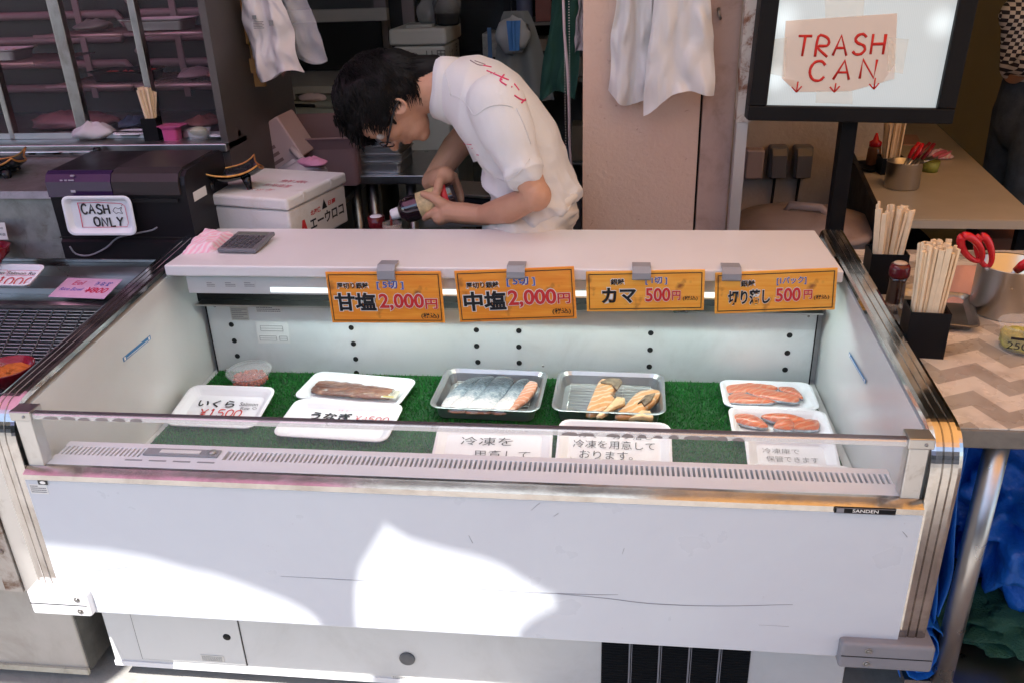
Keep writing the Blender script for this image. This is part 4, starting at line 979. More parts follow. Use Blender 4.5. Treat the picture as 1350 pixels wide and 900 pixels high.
# ============================================================ STYROFOAM BOX
sty = thing('styrofoam_box', 'large white lidded styrofoam box with black and red Japanese print behind the case', 'styrofoam box', (.11, 1.0, .755))
x0, x1, y0, y1 = -.018, .232, .872, 1.14
def tb(z0, z1, ins): return [V((x0 + ins, y0 + ins, 0)), V((x1 - ins, y0 + ins, 0)), V((x1 - ins, y1 - ins, 0)), V((x0 + ins, y1 - ins, 0))]
obj('box_body', MB().box(x0 + .004, x1 - .003, y0 + .004, y1 - .004, .745, .853, .006), STYRO, sty)
lid = obj('box_lid', MB().box(x0 - .003, x1 + .002, y0 - .002, y1 + .002, .856, .887, .007), STYRO, sty)
for y in (.935, 1.06):
    obj('lid_rib', MB().box(x1 - .012, x1 + .0035, y, y + .012, .862, .8885, .003), STYRO, lid)
M = frame((x1 - .0028, y0 + .03, .758), (0, 1, 0), (0, 0, 1)); body = sty.children[0]
text('エーウロコ', M, (.055, .215, .018, .050), INK, body, off=.03)
o = MB(); o.add([M @ V(p) for p in ((.012, .014, .0006), (.045, .014, .0006), (.034, .056, .0006), (.024, .056, .0006))], [(0, 1, 2, 3)]); obj('red_mark', o, INKR, body)
o = MB(); o.add([M @ V(p) for p in ((.024, .014, .0012), (.033, .014, .0012), (.0285, .036, .0012))], [(0, 1, 2)]); obj('mark_notch', o, STYRO, body)
text('北海道', M, (.062, .108, .056, .070), INKR, body, off=.03); text('日高', M, (.145, .180, .060, .074), INKR, body, off=.03)
o = MB(); o.add([M @ V(p) for p in ((.115, .058, .0006), (.139, .058, .0006), (.127, .084, .0006))], [(0, 1, 2)]); obj('black_mark', o, INK, body)
sty.location = (.11, 1.02, .755); sty.rotation_euler = (0, 0, math.radians(-13)); sty.scale = (1.07, 1.10, 1.0)
M = frame((.03, .90, .8873), (1, 0, 0), (0, 1, 0)); faint = mat('faded_red_print', (.60, .20, .24), .7)
for i in range(3): text(['ホッケ', '北海道産', '鮮魚'][i], M, (.045 + .02 * i, .125 + .02 * i, .02 + .045 * i, .045 + .045 * i), faint, lid, wob=.02)
wavy_dish((.012, .955, .888), 'black gilt-edged footed dish standing on the styrofoam box lid', .45, 1.0)
# counter under the box and the worktop the man pours over
wk = thing('work_counter', 'dark green topped worktop directly behind the case', 'counter', (.5, 1.0, 0))
obj('worktop', MB().box(-.06, .86, .868, 1.02, .722, .742), mat('green_top', (.045, .06, .055), .4), wk)
obj('counter_body', MB().box(-.05, .85, .875, 1.0, .02, .721), STEELD, wk)

# ============================================================ TALL GLASS FRIDGE
fr_ = thing('glass_fridge', 'tall steel fridge with glass doors and wire shelves at the back left', 'fridge', (-.6, 1.4, 0))
DST = mat('dark_steel', (.20, .185, .18), .35, .9, var=.15, vscale=10, rvar=.1, bump=.05)
zl = .985
gy = at(312, 176, 'z', zl + .01).y; ly = at(298, 190, 'z', zl).y; X1 = -.030
obj('side_wall', MB().box(X1 - .02, X1, ly + .02, 1.62, .05, 1.95), mat('side_steel', (.11, .095, .09), .4, .5, var=.1, vscale=6), fr_)
obj('ledge', MB().box(-1.7, X1, ly, gy + .05, zl - .022, zl, .003), STEEL, fr_)
obj('lower_body', MB().box(-1.7, X1 - .021, ly + .03, 1.6, .05, zl - .0225), STEELD, fr_)
for x0_, x1_ in ((-1.6, -.66), (-.65, -.10)): obj('lower_door', MB().box(x0_, x1_, ly + .012, ly + .0295, .55, zl - .045, .002), STEEL, fr_)
obj('cabinet_back', MB().box(-1.7, X1 - .021, 1.58, 1.60, zl, 1.95), mat('fridge_inner', (.02, .018, .018), .5), fr_)
obj('cabinet_floor', MB().box(-1.7, X1 - .021, gy + .051, 1.579, zl - .02, zl + .006), STEEL, fr_)
def pxv(px, py): return at(px, py, 'y', gy)
posts = [(305, 150, .022), (192, 90, .020), (104, 140, .034), (11, 150, .016)]
for px_, py_, w_ in posts:
    x = pxv(px_, py_).x; obj('door_post', MB().box(x - w_ / 2, x + w_ / 2, gy - .012, gy + .014, zl + .001, 1.95, .003), STEELD, fr_)
obj('bottom_rail', MB().box(-1.7, X1, gy - .01, gy + .012, zl + .001, zl + .018), STEEL, fr_)
GLF = mat('fridge_glass', (.30, .27, .28), .04, alpha=.035, spec=.7)
xs = [-1.7] + sorted(pxv(p[0], p[1]).x for p in posts)
for i in range(len(xs) - 1): obj('glass_pane', MB().box(xs[i] + .02, xs[i + 1] - .012, gy, gy + .004, zl + .02, 1.93), GLF, fr_)
COIL = mat('cooling_pipe', (.20, .12, .13), .45)
WSH = mat('wire_shelf', (.34, .20, .22), .35, .5)
for xa_, xb_ in ((-1.25, -.55), (-.47, -.06)):
    z = zl + .09; pts_ = []
    for k in range(6):
        zz = z + k * .075; a_, b_ = (xa_, xb_) if k % 2 == 0 else (xb_, xa_)
        pts_ += [(a_, 1.55, zz), (b_, 1.55, zz), (b_ + (.03 if b_ > a_ else -.03), 1.55, zz + .037)]
    pts_.pop(); obj('cooling_coil', MB().tube(pts_, .013, 8), COIL, fr_)
    for x in (xa_ + .12, xb_ - .12): obj('coil_strap', MB().box(x - .01, x + .01, 1.53, 1.536, z - .03, z + .45), COIL, fr_)
SHF = [(.0, 1.115), (.0, 1.27)]
for z in (1.125, 1.262):
    for xa_, xb_ in ((-.60, -.34), (-.33, -.055)):
        s = obj('wire_shelf', MB().tube([(xa_, gy + .03, z), (xb_, gy + .03, z)], .005, 6), WSH, fr_)
        mb = MB()
        for k in range(14): x = xa_ + (xb_ - xa_) * k / 13; mb.tube([(x, gy + .03, z), (x, 1.5, z)], .002, 5)
        o = obj('shelf_wires', mb, WSH, s); o['kind'] = 'stuff'
s = obj('wire_shelf', MB().tube([(-1.3, gy + .03, 1.19), (-.62, gy + .03, 1.19)], .005, 6), WSH, fr_)
mb = MB()
for k in range(30): x = -1.3 + .68 * k / 29; mb.tube([(x, gy + .03, 1.19), (x, 1.5, 1.19)], .002, 5)
o = obj('shelf_wires', mb, WSH, s); o['kind'] = 'stuff'
for i, (loc, lab) in enumerate([((-.27, gy + .13, 1.268), 'steel tray on the top shelf of the glass fridge'), ((-.40, gy + .13, 1.13), 'dark tray with red food on the lower shelf of the glass fridge'), ((-.80, gy + .13, 1.196), 'steel tray on the shelf behind the left fridge door')]):
    t = thing('fridge_tray', lab, 'tray', (0, 0, 0)); obj('tray_body', tray_mb(.20, .13, .03, t=.002), TRAYM if i != 1 else BLACK, t)
    obj('food', MB().grid(lambda u, v: V(((u - .5) * .15, (v - .5) * .09, .012 + .02 * abs(fbm((u * 5 + i, v * 5, 1))))), 14, 10), mat('food_%d' % i, [(.35, .25, .22), (.45, .03, .02), (.40, .28, .25)][i], .5, var=.3, vscale=60), t); place(t, loc)
def bag(nm, label, loc, sx, sy, sz, seed, m, cat='bag', rz=0, n=28, top=.5):
    mb = MB()
    def f(u, v):
        A = 2 * PI * u; th = PI * v
        r = math.sin(th) ** .6; q = V((math.cos(A) * r, math.sin(A) * r, (1 - math.cos(th)) * .5))
        d = 1 + .30 * noise.noise(q * 1.6 + V((seed, 0, 0))) + .14 * abs(noise.noise(q * 4.5 + V((0, seed, 0)))) + .05 * noise.noise(q * 11)
        tp = 1 - (1 - top) * q.z ** 2
        return V((q.x * sx * d * tp, q.y * sy * d * tp, q.z * sz * (.85 + .3 * noise.noise(V((q.x * 2, q.y * 2, seed + 3))) * q.z)))
    mb.grid(f, n, n // 2); o = obj(nm, mb, m); tag(o, label, cat); place(o, loc, rz); return o
PKB = mat('pinkish_polythene', (.58, .44, .47), .3, alpha=.92, bump=.2, bscale=20)
bag('meat_bag', 'crumpled bag of meat on the floor of the glass fridge', (-.62, gy + .14, zl + .006), .16, .08, .055, 3, mat('bag_pinkred', (.20, .09, .10), .35, var=.3, vscale=12))
bag('plastic_bag', 'white plastic bag lying at the left end of the fridge ledge', tuple(at(118, 186, 'z', zl) + V((0, .03, 0))), .065, .045, .055, 5, BAGW, rz=.2)
t = foam('foam_tray', 'empty white foam tray on the fridge ledge beside the plastic bag', .10, .08, .016, tuple(at(170, 184, 'z', zl) + V((0, .03, .001))), .05)
def holder(nm, label, loc, w_, d_, h_, rz, n, hl, spread, labc, grp, seed, m=None, lean=None):
    t = thing(nm, label, 'chopstick holder', (0, 0, 0)); mb = MB(); e_ = .003; X, Y = w_ / 2, d_ / 2
    mb.loops([[V(p) for p in ((-X, -Y, 0), (X, -Y, 0), (X, Y, 0), (-X, Y, 0))], [V(p) for p in ((-X, -Y, h_), (X, -Y, h_), (X, Y, h_), (-X, Y, h_))], [V(p) for p in ((-X + e_, -Y + e_, h_), (X - e_, -Y + e_, h_), (X - e_, Y - e_, h_), (-X + e_, Y - e_, h_))], [V(p) for p in ((-X + e_, -Y + e_, e_), (X - e_, -Y + e_, e_), (X - e_, Y - e_, e_), (-X + e_, Y - e_, e_))]])
    obj('holder_body', mb, m or BLACK, t); place(t, loc, rz)
    rr = random.Random(seed); Rz = Matrix.Rotation(rz, 4, 'Z')
    for k in range(n):
        fx = rr.uniform(-1, 1); fy = rr.uniform(-1, 1)
        bx, by = fx * (X - .010), fy * (Y - .010); L_ = hl + rr.uniform(-.008, .006)
        tx, ty = rr.gauss(lean or 0, .02) + fx * spread, rr.gauss(0, .02) + fy * spread * .5
        if k == n - 1 and spread > .03: tx = .22
        d = V((tx, ty, 1)).normalized(); p = Rz @ V((bx * .8, by * .8, .004)) + V(loc)
        global CHOP
        if CHOP is None:
            c = obj('chopsticks', MB().box(-.0048, .0048, -.0022, .0022, 0, 1, 0).box(-.0003, .0003, -.0024, .0024, .12, .9992), WOODC); CHOP = c
        else: c = CHOP.copy(); C.objects.link(c)
        c.name = 'chopsticks'; tag(c, labc, 'chopsticks', grp)
        c.location = p; c.scale = (1, 1, L_); q = (Rz.to_3x3() @ d).to_track_quat('Z', 'Y'); c.rotation_mode = 'QUATERNION'
        c.rotation_quaternion = q @ Matrix.Rotation(rr.uniform(0, PI), 3, 'Z').to_quaternion()
    return t
CHOP = None
holder('chopstick_holder', 'small black chopstick holder on the fridge ledge', tuple(at(201, 186, 'z', zl) + V((0, .015, 0))), .042, .042, .062, .1, 16, .135, .10, 'wooden chopsticks in the small holder on the fridge ledge', 'chopsticks on the fridge ledge', 2, lean=-.08)
t = thing('pink_container', 'small see-through pink container on the fridge ledge', 'container', (0, 0, 0)); obj('tub_body', tray_mb(.055, .05, .038, r=.012, slope=.006, lip=.003), mat('pink_plastic', (.65, .10, .28), .3, alpha=.9), t); obj('lid', MB().box(-.028, .040, -.026, .026, .0385, .041), mat('pink_lid', (.6, .14, .3), .3, alpha=.7), t); place(t, tuple(at(224, 186, 'z', zl) + V((0, .02, 0))))
t = thing('clear_container', 'clear plastic container of greens at the right of the pink one', 'container', (0, 0, 0)); obj('tub_body', tray_mb(.065, .05, .03, r=.012, slope=.008, lip=.003), CLEARP, t); obj('greens', MB().ball((0, 0, .022), (.026, .018, .014), seg=12, rings=6), mat('pale_green_food', (.33, .34, .24), .6, bump=1, bscale=60), t); place(t, tuple(at(260, 186, 'z', zl) + V((0, .02, 0))))
foam('foam_tray', 'small white foam tray at the right end of the fridge ledge', .075, .05, .010, tuple(at(291, 184, 'z', zl) + V((0, .02, .001))), .15)
# brown box and bags hanging on the fridge side
CARD = mat('brown_cardboard', (.34, .17, .055), .75)
obx = thing('wooden_rack', 'brown wooden rack with a ribbon fixed to the side of the fridge', 'rack', (.0, 1.3, 1.1))
for xx, ww in ((296, 20), (330, 14)): 
    p = at(xx, 40, 'y', 1.32); obj('upright', MB().box(p.x - .018, p.x + .018, 1.32, 1.335, 1.10, 1.6), CARD, obx)
for zz in (1.14, 1.22, 1.30): obj('slat', MB().box(-.045, .06, 1.305, 1.319, zz, zz + .04), CARD, obx)
obj('ribbon', MB().tube([(-.02, 1.30, 1.22), (0, 1.295, 1.25), (.02, 1.295, 1.27), (.01, 1.295, 1.23), (.035, 1.295, 1.26)], .006, 6), mat('gold_ribbon', (.55, .32, .05), .3, .6), obx)
def hang_bag(nm, label, top, wd, ln, seed, m, folds=4, cat='plastic bag', slant=0.0, thick=.02, taper=.6, tail=0.0):
    mb = MB()
    for sgn in (-1, 1):
        def f(u, v, sgn=sgn):
            ww = wd * (taper + (1 - taper) * min(1, v * 1.6)); x = (u - .5) * ww + slant * v
            e_ = math.sin(PI * u) ** .5
            y = sgn * thick * e_ * (.3 + .7 * v) + .010 * math.sin(u * folds * PI + seed + 1.5 * v) * (1 - .3 * v) + .006 * fbm((u * 4 + seed, v * 4, 0))
            z = -v * ln * (1 + .05 * math.sin(u * 5 + seed) + tail * u)
            return V((x + .012 * noise.noise(V((u * 3, v * 3, seed))), y + .034 * (.25 - abs(noise.noise(V((u * 2.2 + seed, v * 3.0, 1))))) * v + .020 * (.25 - abs(noise.noise(V((u * 6 + v * 3, v * 5 - u * 2, seed))))), z))
        mb.grid(f, 24, 24)
    o = obj(nm, mb, m); tag(o, label, cat); place(o, top); return o
CBAG = mat('printed_bag', (.60, .55, .55), .3, bump=.15, bscale=12, alpha=.97)
hb = hang_bag('hanging_bag', 'white printed plastic bag hanging at the side of the fridge', tuple(at(326, -60, 'y', 1.25)), .135, .315, 1.0, CBAG, slant=.045)
M = frame((.0, -.030, -.17), (1, 0, 0), (0, 0, 1))
for bx in [(.0, .03 - .004 * (k % 2), -.004 * k, -.004 * k + .0018) for k in range(5)] + [(.0, .012, .008, .018), (.045, .058, -.01, .004)]: obj('printing', MB().box(*bx, 0, .0005, M=M), INKG, hb)
hang_bag('clear_bag', 'clear cellophane bag hanging behind the white printed bag', tuple(at(362, -60, 'y', 1.30)), .13, .275, 4.0, FILM if False else mat('cellophane', (.75, .72, .74), .12, alpha=.30, bump=.8, bscale=15), slant=.05)

# ============================================================ BACK OF THE STALL
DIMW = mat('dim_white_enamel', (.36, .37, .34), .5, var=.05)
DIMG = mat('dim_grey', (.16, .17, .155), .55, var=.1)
cf = thing('chest_freezer', 'grey chest freezer with a dark raised lid in the back of the stall', 'chest freezer', (-.35, 2.7, 0))
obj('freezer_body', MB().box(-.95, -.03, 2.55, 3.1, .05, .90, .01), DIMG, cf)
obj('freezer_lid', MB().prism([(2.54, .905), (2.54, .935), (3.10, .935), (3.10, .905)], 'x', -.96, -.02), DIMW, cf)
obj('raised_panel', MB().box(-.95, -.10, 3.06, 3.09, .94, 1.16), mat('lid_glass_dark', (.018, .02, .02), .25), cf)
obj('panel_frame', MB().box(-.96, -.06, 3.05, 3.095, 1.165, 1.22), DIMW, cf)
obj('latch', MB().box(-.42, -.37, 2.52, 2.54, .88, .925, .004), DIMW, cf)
# tall glass-door cabinet
gc = thing('glass_cabinet', 'grey framed glass door cabinet against the back wall', 'cabinet', (.25, 3.2, 0))
FRM = mat('grey_frame', (.22, .20, .20), .5)
for x in (-.16, -.02, .80, .96): obj('frame_post', MB().box(x, x + .06, 3.20, 3.26, .05, 1.9), FRM, gc)
obj('cabinet_body', MB().box(-.16, 1.02, 3.30, 3.7, .05, 1.9), mat('cabinet_dark', (.03, .032, .03), .6), gc)
obj('glass_pane', MB().box(.04, .80, 3.22, 3.225, 1.0, 1.85), mat('dark_glass', (.05, .055, .055), .08, alpha=.5), gc)
obj('lower_panel', MB().box(.04, .80, 3.215, 3.23, .10, .93), DIMG, gc)
obj('handle', MB().box(.96, .985, 3.17, 3.2, .93, 1.06), BLACK, gc)
# sushi rice box
rb = thing('styrofoam_box', 'white styrofoam box marked シャリ用 at the back of the stall', 'styrofoam box', (.25, 2.6, .7))
bx0 = at(517, 60, 'y', 2.5).x; bx1 = at(583, 60, 'y', 2.5).x
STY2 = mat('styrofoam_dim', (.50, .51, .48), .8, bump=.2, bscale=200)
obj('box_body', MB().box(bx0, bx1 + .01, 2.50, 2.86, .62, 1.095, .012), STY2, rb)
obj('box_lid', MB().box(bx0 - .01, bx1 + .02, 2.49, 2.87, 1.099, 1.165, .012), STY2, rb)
M = frame((bx0, 2.497, 1.0), (1, 0, 0), (0, 0, 1)); gi = mat('marker_grey', (.10, .10, .10), .6)
text('シャリ用', M, (.04, .225, .028, .078), gi, rb.children[0], wob=.02)
obj('handle_dent', MB().box(bx0 + .10, bx0 + .16, 2.497, 2.4995, .97, 1.0), DIMG, rb)
for xx in (.03, .20): obj('tape', MB().box(bx0 + xx, bx0 + xx + .04, 2.4955, 2.4985, .90, .965), mat('beige_tape', (.38, .33, .24), .6), rb)
M = frame((bx1 + .0105, 2.53, 1.0), (0, 1, 0), (0, 0, 1)); text('シャリ用', M, (.06, .26, .03, .08), gi, rb.children[0])
obj('box_stand', MB().box(bx0 - .02, bx1 + .04, 2.48, 2.88, .02, .615), DIMG); tag(bpy.data.objects['box_stand'], 'grey metal stand carrying the styrofoam box marked シャリ用', 'stand')
pz = 1.166
bag('plastic_bag', 'clear bag of bottles standing on the シャリ用 box, the left one', (bx0 + .13, 2.66, pz), .055, .05, .14, 8, mat('smoky_bag', (.30, .31, .30), .2, alpha=.75, bump=.5, bscale=30))
jr = thing('glass_jar', 'dark glass jar under plastic wrap on the シャリ用 box', 'jar', (0, 0, 0)); obj('jar_body', MB().lathe([(.04, 0), (.055, .01), (.058, .07), (.045, .10), (.03, .112), (.03, .13), (0, .13)], 20), mat('dark_jar', (.03, .03, .03), .15), jr); obj('wrap', MB().lathe([(.058, .05), (.063, .09), (.05, .12), (.02, .15), (0, .152)], 14), mat('wrap_clear', (.4, .4, .4), .2, alpha=.4), jr); place(jr, (bx0 + .22, 2.62, pz))
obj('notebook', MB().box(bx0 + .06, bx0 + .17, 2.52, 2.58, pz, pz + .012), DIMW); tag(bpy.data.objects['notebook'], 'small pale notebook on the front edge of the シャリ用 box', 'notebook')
# rack with boxes, apron and cap
rk = thing('storage_rack', 'dark storage rack with shelves right of the glass cabinet', 'rack', (1.1, 3.0, 0))
for x in (.54, .965): obj('rack_post', MB().box(x, x + .03, 2.75, 2.78, .02, 1.9), BLACK, rk); obj('rack_post', MB().box(x, x + .03, 3.10, 3.13, .02, 1.9), BLACK, rk)
for z in (.55, .92, 1.16, 1.30):
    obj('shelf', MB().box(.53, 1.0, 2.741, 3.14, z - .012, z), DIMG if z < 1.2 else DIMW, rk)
for (px_, py_, w_, h_, nm, lab, m) in ((655, 60, .13, .10, 'carton', 'pale patterned carton on the rack beside the hanging apron', mat('carton_pale', (.30, .30, .28), .7, var=.4, vscale=40)), (700, 60, .14, .05, 'carton', 'cream carton on the right side of the rack', mat('carton_cream', (.30, .27, .22), .7)), (716, 96, .15, .05, 'carton', 'low brown carton on the right shelf of the rack', CARD)):
    p = at(px_, py_, 'y', 2.8); o = obj(nm, MB().box(-w_ / 2, w_ / 2, 0, .2, 0, h_, .004), m); tag(o, lab, 'carton'); o.location = p - V((0, 0, h_ * .5))
ap_t = thing('hanging_apron', 'grey apron with a white and blue cap hanging in the back of the stall', 'apron', (0, 0, 0))
at_ = at(680, 15, 'y', 2.55)
m1 = MB()
for sgn in (-1, 1): m1.grid(lambda u, v: V(((u - .5) * (.10 + .17 * v ** .7) + .02 * v, sgn * .02 * math.sin(PI * u) + .018 * math.sin(u * 14 + v) * (v + .1), -v * .36)), 26, 16)
obj('apron_cloth', m1, mat('apron_grey', (.20, .22, .215), .85), ap_t)
m1 = MB(); m1.grid(lambda u, v: V((.075 * math.sin(PI * v) ** .6 * math.cos(2 * PI * u) - .01, .04 * math.sin(PI * v) ** .6 * math.sin(2 * PI * u) - .05, -.02 - .14 * v + .02 * noise.noise(V((u * 5, v * 5, 0))))), 20, 10); obj('cap_cloth', m1, mat('cap_white', (.42, .44, .44), .8), ap_t)
m1 = MB(); m1.grid(lambda u, v: V((.036 * (1 - .3 * v) * math.cos(PI * (u - .5) * 1.6) * (1 if True else 0) * (2 * u - 1) + .0, -.098 - .01 * math.sin(PI * u), -.03 - .115 * v)), 12, 10); obj('blue_lining', m1, mat('cap_blue', (.06, .20, .48), .7), ap_t)
obj('blue_strap', MB().box(-.118, -.102, -.03, -.02, -.36, -.06), mat('strap_blue', (.06, .14, .28), .7), ap_t)
place(ap_t, tuple(at_))
gcl = hang_bag('green_cloth', 'dark green cloth hanging in the gap beside the pillar', tuple(at(752, -40, 'y', 2.0)), .13, .42, 2.0, mat('green_fabric', (.02, .075, .055), .85), cat='cloth', slant=-.05)
hang_bag('pale_towel', 'pale pink towel hanging right beside the pillar', tuple(at(768, 0, 'y', 1.75)), .05, .16, 3.0, mat('towel_pale', (.45, .38, .38), .85), cat='towel')
# beaded chain and pull cord
bc = thing('bead_curtain', 'white beaded chain and pink cord hanging beside the pillar', 'bead chain', (.9, 1.3, .6))
def cpos(px_, py_, Y=1.3): return at(px_, py_, 'y', Y)
mb = MB()
for off in (-3.0, 3.4):
    for k in range(95):
        y = -30 + k * 3.6; p = cpos(746.5 + off + .012 * y, y); mb.ball(p, .0017, seg=6, rings=4)
o = obj('beads', mb, mat('bead_white', (.65, .58, .55), .4), bc); o['kind'] = 'stuff'
obj('cord', MB().tube([cpos(x, y) for x, y in smooth_line([(742, -30), (744, 40), (748, 90), (750, 140), (751, 190), (754, 230)], 4)], .0040, 8), mat('cord_pink', (.55, .42, .43), .5), bc)
# worktable with board, trays
tb1 = thing('prep_table', 'steel prep table with a cutting board top at the back left', 'table', (-.1, 2.0, 0))
cp = at(380, 150, 'y', 1.82)
obj('board_top', MB().box(-.35, .16, 1.80, 2.25, .895, .917, .003), mat('board_green', (.34, .36, .30), .5), tb1)
obj('table_frame', MB().box(-.35, .16, 1.79, 2.25, .85, .894), STEELD, tb1)
for x in (-.33, .12): obj('table_leg', MB().box(x, x + .03, 1.82, 1.85, .02, .85), STEELD, tb1)
kn = thing('kitchen_knife', 'kitchen knife with black handle lying on the board', 'knife', (0, 0, 0))
A_ = at(383, 141, 'z', .92); B_ = at(415, 142, 'z', .92); E_ = at(440, 144, 'z', .92)
obj('handle', MB().tube([A_ + V((0, 0, .006)), B_ + V((0, 0, .006))], .008, 8, flat=.7), BLACK, kn); obj('blade', MB().add([B_ + V((0, 0, .004)), E_ + V((.02, -.01, .003)), E_ + V((0, .02, .003)), B_ + V((0, .016, .004))], [(0, 1, 2, 3)]), STEEL, kn)
bag('rag', 'crumpled pale pink rag lying on the cutting board', tuple(at(409, 135, 'z', .918) + V((0, .03, 0))), .065, .035, .035, 9, mat('rag_pink', (.50, .38, .38), .9), cat='rag')
tb2 = thing('steel_table', 'small steel table carrying a stack of trays behind the man', 'table', (.25, 1.6, 0))
ty = 1.55; tz = at(500, 232, 'y', ty).z
tx0, tx1 = at(452, 232, 'y', ty).x, at(562, 232, 'y', ty).x
obj('table_top', MB().box(tx0, tx1, ty, ty + .4, tz - .03, tz, .003), STEEL, tb2)
for x in (tx0 + .02, tx0 + .08, tx1 - .07): obj('table_leg', MB().tube([(x, ty + .06, .02), (x, ty + .06, tz - .031)], .018, 10), STEELD, tb2)
for i in range(4):
    t = thing('steel_tray', ['steel tray, lowest of the stack on the small table', 'steel tray, second from the bottom of the small table stack', 'steel tray, third from the bottom of the small table stack', 'steel tray, topmost of the stack on the small table'][i], 'steel tray', (0, 0, 0), 'steel trays stacked on the small table')
    obj('tray_body', tray_mb(.205, .19, .040, t=.002, r=.02, slope=.008, lip=.005), TRAYM, t); place(t, (tx0 + .100 + .002 * (i % 2), ty + .115, tz + .001 + i * .026), .04 * (i % 2) - .02)
for i, (px_, py_, sx, sy, sz, rz, lab) in enumerate(((384, 195, .06, .08, .10, .5, 'tilted pinkish foam crate behind the styrofoam box'), )):
    t = thing('foam_crate', lab, 'crate', (0, 0, 0)); M = Matrix.Rotation(-.5, 4, 'Y')
    obj('crate_body', MB().box(-.06, .06, -.07, .07, 0, .14, .006, M=M), mat('crate_pink', (.50, .36, .36), .6), t)
    for k in range(5): obj('slot', MB().box(-.0605, -.0, -.0712, -.0705, .02 + k * .022, .03 + k * .022, 0, M=M), mat('slot_dim', (.2, .12, .12), .6), t)
    place(t, tuple(at(px_ + 6, 212, 'y', 1.45)))
pc = thing('plastic_bin', 'dull pink plastic bin behind the bag on the back left', 'bin', (0, 0, 0)); obj('bin_body', tray_mb(.30, .26, .17, t=.004, r=.03, slope=.02, lip=.008), mat('bin_pink', (.26, .16, .17), .45), pc); place(pc, tuple(at(430, 222, 'y', 1.62) + V((0, 0, -.02))), .1, .15)
obj('bin_shelf', MB().box(-.1, .15, 1.40, 1.75, .70, .72), STEELD); tag(bpy.data.objects['bin_shelf'], 'low steel shelf carrying bags behind the styrofoam box', 'shelf')
bag('plastic_bag', 'crumpled clear plastic bag behind the styrofoam box', tuple(at(400, 232, 'y', 1.32)), .085, .06, .055, 12, mat('clear_crumple', (.50, .42, .45), .25, alpha=.8, bump=.6, bscale=40))
bag('pink_cloth', 'pink cloth on top of the crumpled clear bag', tuple(at(412, 219, 'y', 1.30)), .05, .035, .03, 14, mat('pink_rag', (.62, .25, .38), .7), cat='cloth')
obj('plastic_tube', MB().tube([at(384, 196, 'y', 1.38), at(402, 214, 'y', 1.36)], .010, 12), mat('tube_pinkwhite', (.55, .42, .42), .5)); tag(bpy.data.objects['plastic_tube'], 'short pale tube leaning on the foam crate', 'tube')
kb = thing('dark_bag', 'black shoulder bag lying behind the pouring man', 'bag', (0, 0, 0)); 
obj('bag_body', MB().box(-.08, .08, -.06, .06, 0, .10, .02), BLACK, kb); obj('bag_flap', MB().box(-.075, .078, -.064, .05, .095, .108, .005), mat('flap_olive', (.09, .08, .06), .5), kb); place(kb, tuple(at(632, 290, 'y', 1.40)), -.25, .1)
obj('bag_shelf', MB().box(.45, .80, 1.30, 1.6, .68, .70), DIMG); tag(bpy.data.objects['bag_shelf'], 'dim grey shelf under the black shoulder bag', 'shelf')

# more goods on the rack and in the fridge
rr = random.Random(21)
cols = [(.22, .18, .12), (.28, .28, .27), (.10, .14, .10), (.20, .07, .05), (.08, .10, .16)]
gm = [mat('goods_%d' % i, c, .5) for i, c in enumerate(cols)]
names_ = ['lower', 'middle', 'upper']
for zi, z in enumerate((.55, .92, 1.16)):
    x = .58
    while x < .93:
        w_ = rr.uniform(.04, .09); h_ = rr.uniform(.06, .17); i = rr.randrange(5)
        if rr.random() < .5:
            o = obj('carton', MB().box(0, w_, 0, .14, 0, h_, .003), gm[i]); tag(o, 'small dim carton among the goods on the %s rack shelf' % names_[zi], 'carton', 'goods on the %s rack shelf' % names_[zi])
        else:
            o = obj('bottle', MB().lathe([(w_ * .4, 0), (w_ * .42, .01), (w_ * .42, h_ * .65), (w_ * .15, h_ * .82), (w_ * .15, h_), (0, h_)], 14, Matrix.Translation((w_ / 2, .05, 0))), gm[i], smooth=True); tag(o, 'dim bottle among the goods on the %s rack shelf' % names_[zi], 'bottle', 'bottles on the %s rack shelf' % names_[zi])
        o.location = (x, 2.77, z + .001); x += w_ + rr.uniform(.008, .03)
for i, (x, z, lab) in enumerate(((-.20, 1.131, 'pink fish pack on the lower right shelf of the glass fridge'), (-.10, 1.131, 'small fish pack at the right end of the lower fridge shelf'), (-.48, 1.268, 'pale pack on the upper shelf of the glass fridge'), (-.20, .993, 'wrapped fish pack on the fridge floor'), (-.42, .993, 'blue wrapped parcel on the fridge floor'))):
    bag('fish_pack', lab, (x, gy + .14, z), .05, .06, .035, 30 + i, [mat('dim_pink', (.25, .15, .17), .4), mat('meat_pink', (.22, .08, .07), .4), mat('dim_pack', (.16, .14, .14), .4), mat('fish_pink', (.22, .08, .07), .4), mat('parcel_blue', (.05, .07, .12), .5)][i], cat='fish pack')

# ============================================================ PEOPLE
def caps(mb, pts, rs, seg=12):
    pts = [V(p) for p in pts]
    mb.tube(pts, list(rs), seg)
    for p, r in zip(pts, rs): mb.ball(p, r, seg=seg, rings=8)
man = thing('person', 'black-haired man in glasses and white polo shirt, bent over pouring from a dark bottle', 'person', (.84, 1.0, 0))
YP = .98
Hc = at(507, 131, 'y', YP)
fd = V((-.18, 0, -.98)).normalized(); ud = V((-fd.z * -1, 0, 0)); ud = V((-.98, 0, .18)).normalized(); sd = V((0, -1, 0))
HM = Matrix((ud, sd, fd)).transposed()
def H(u, s_, f): return Hc + ud * u + sd * s_ + fd * f
mb = MB()
mb.ball(Hc, (.108, .077, .095), M=HM, seg=28, rings=18)
mb.ball(H(-.045, 0, .030), (.066, .060, .068), M=HM, seg=24, rings=14)
mb.ball(H(-.080, 0, .048), (.040, .045, .042), M=HM, seg=20, rings=12)
mb.ball(H(-.106, 0, .066), (.018, .024, .022), M=HM)
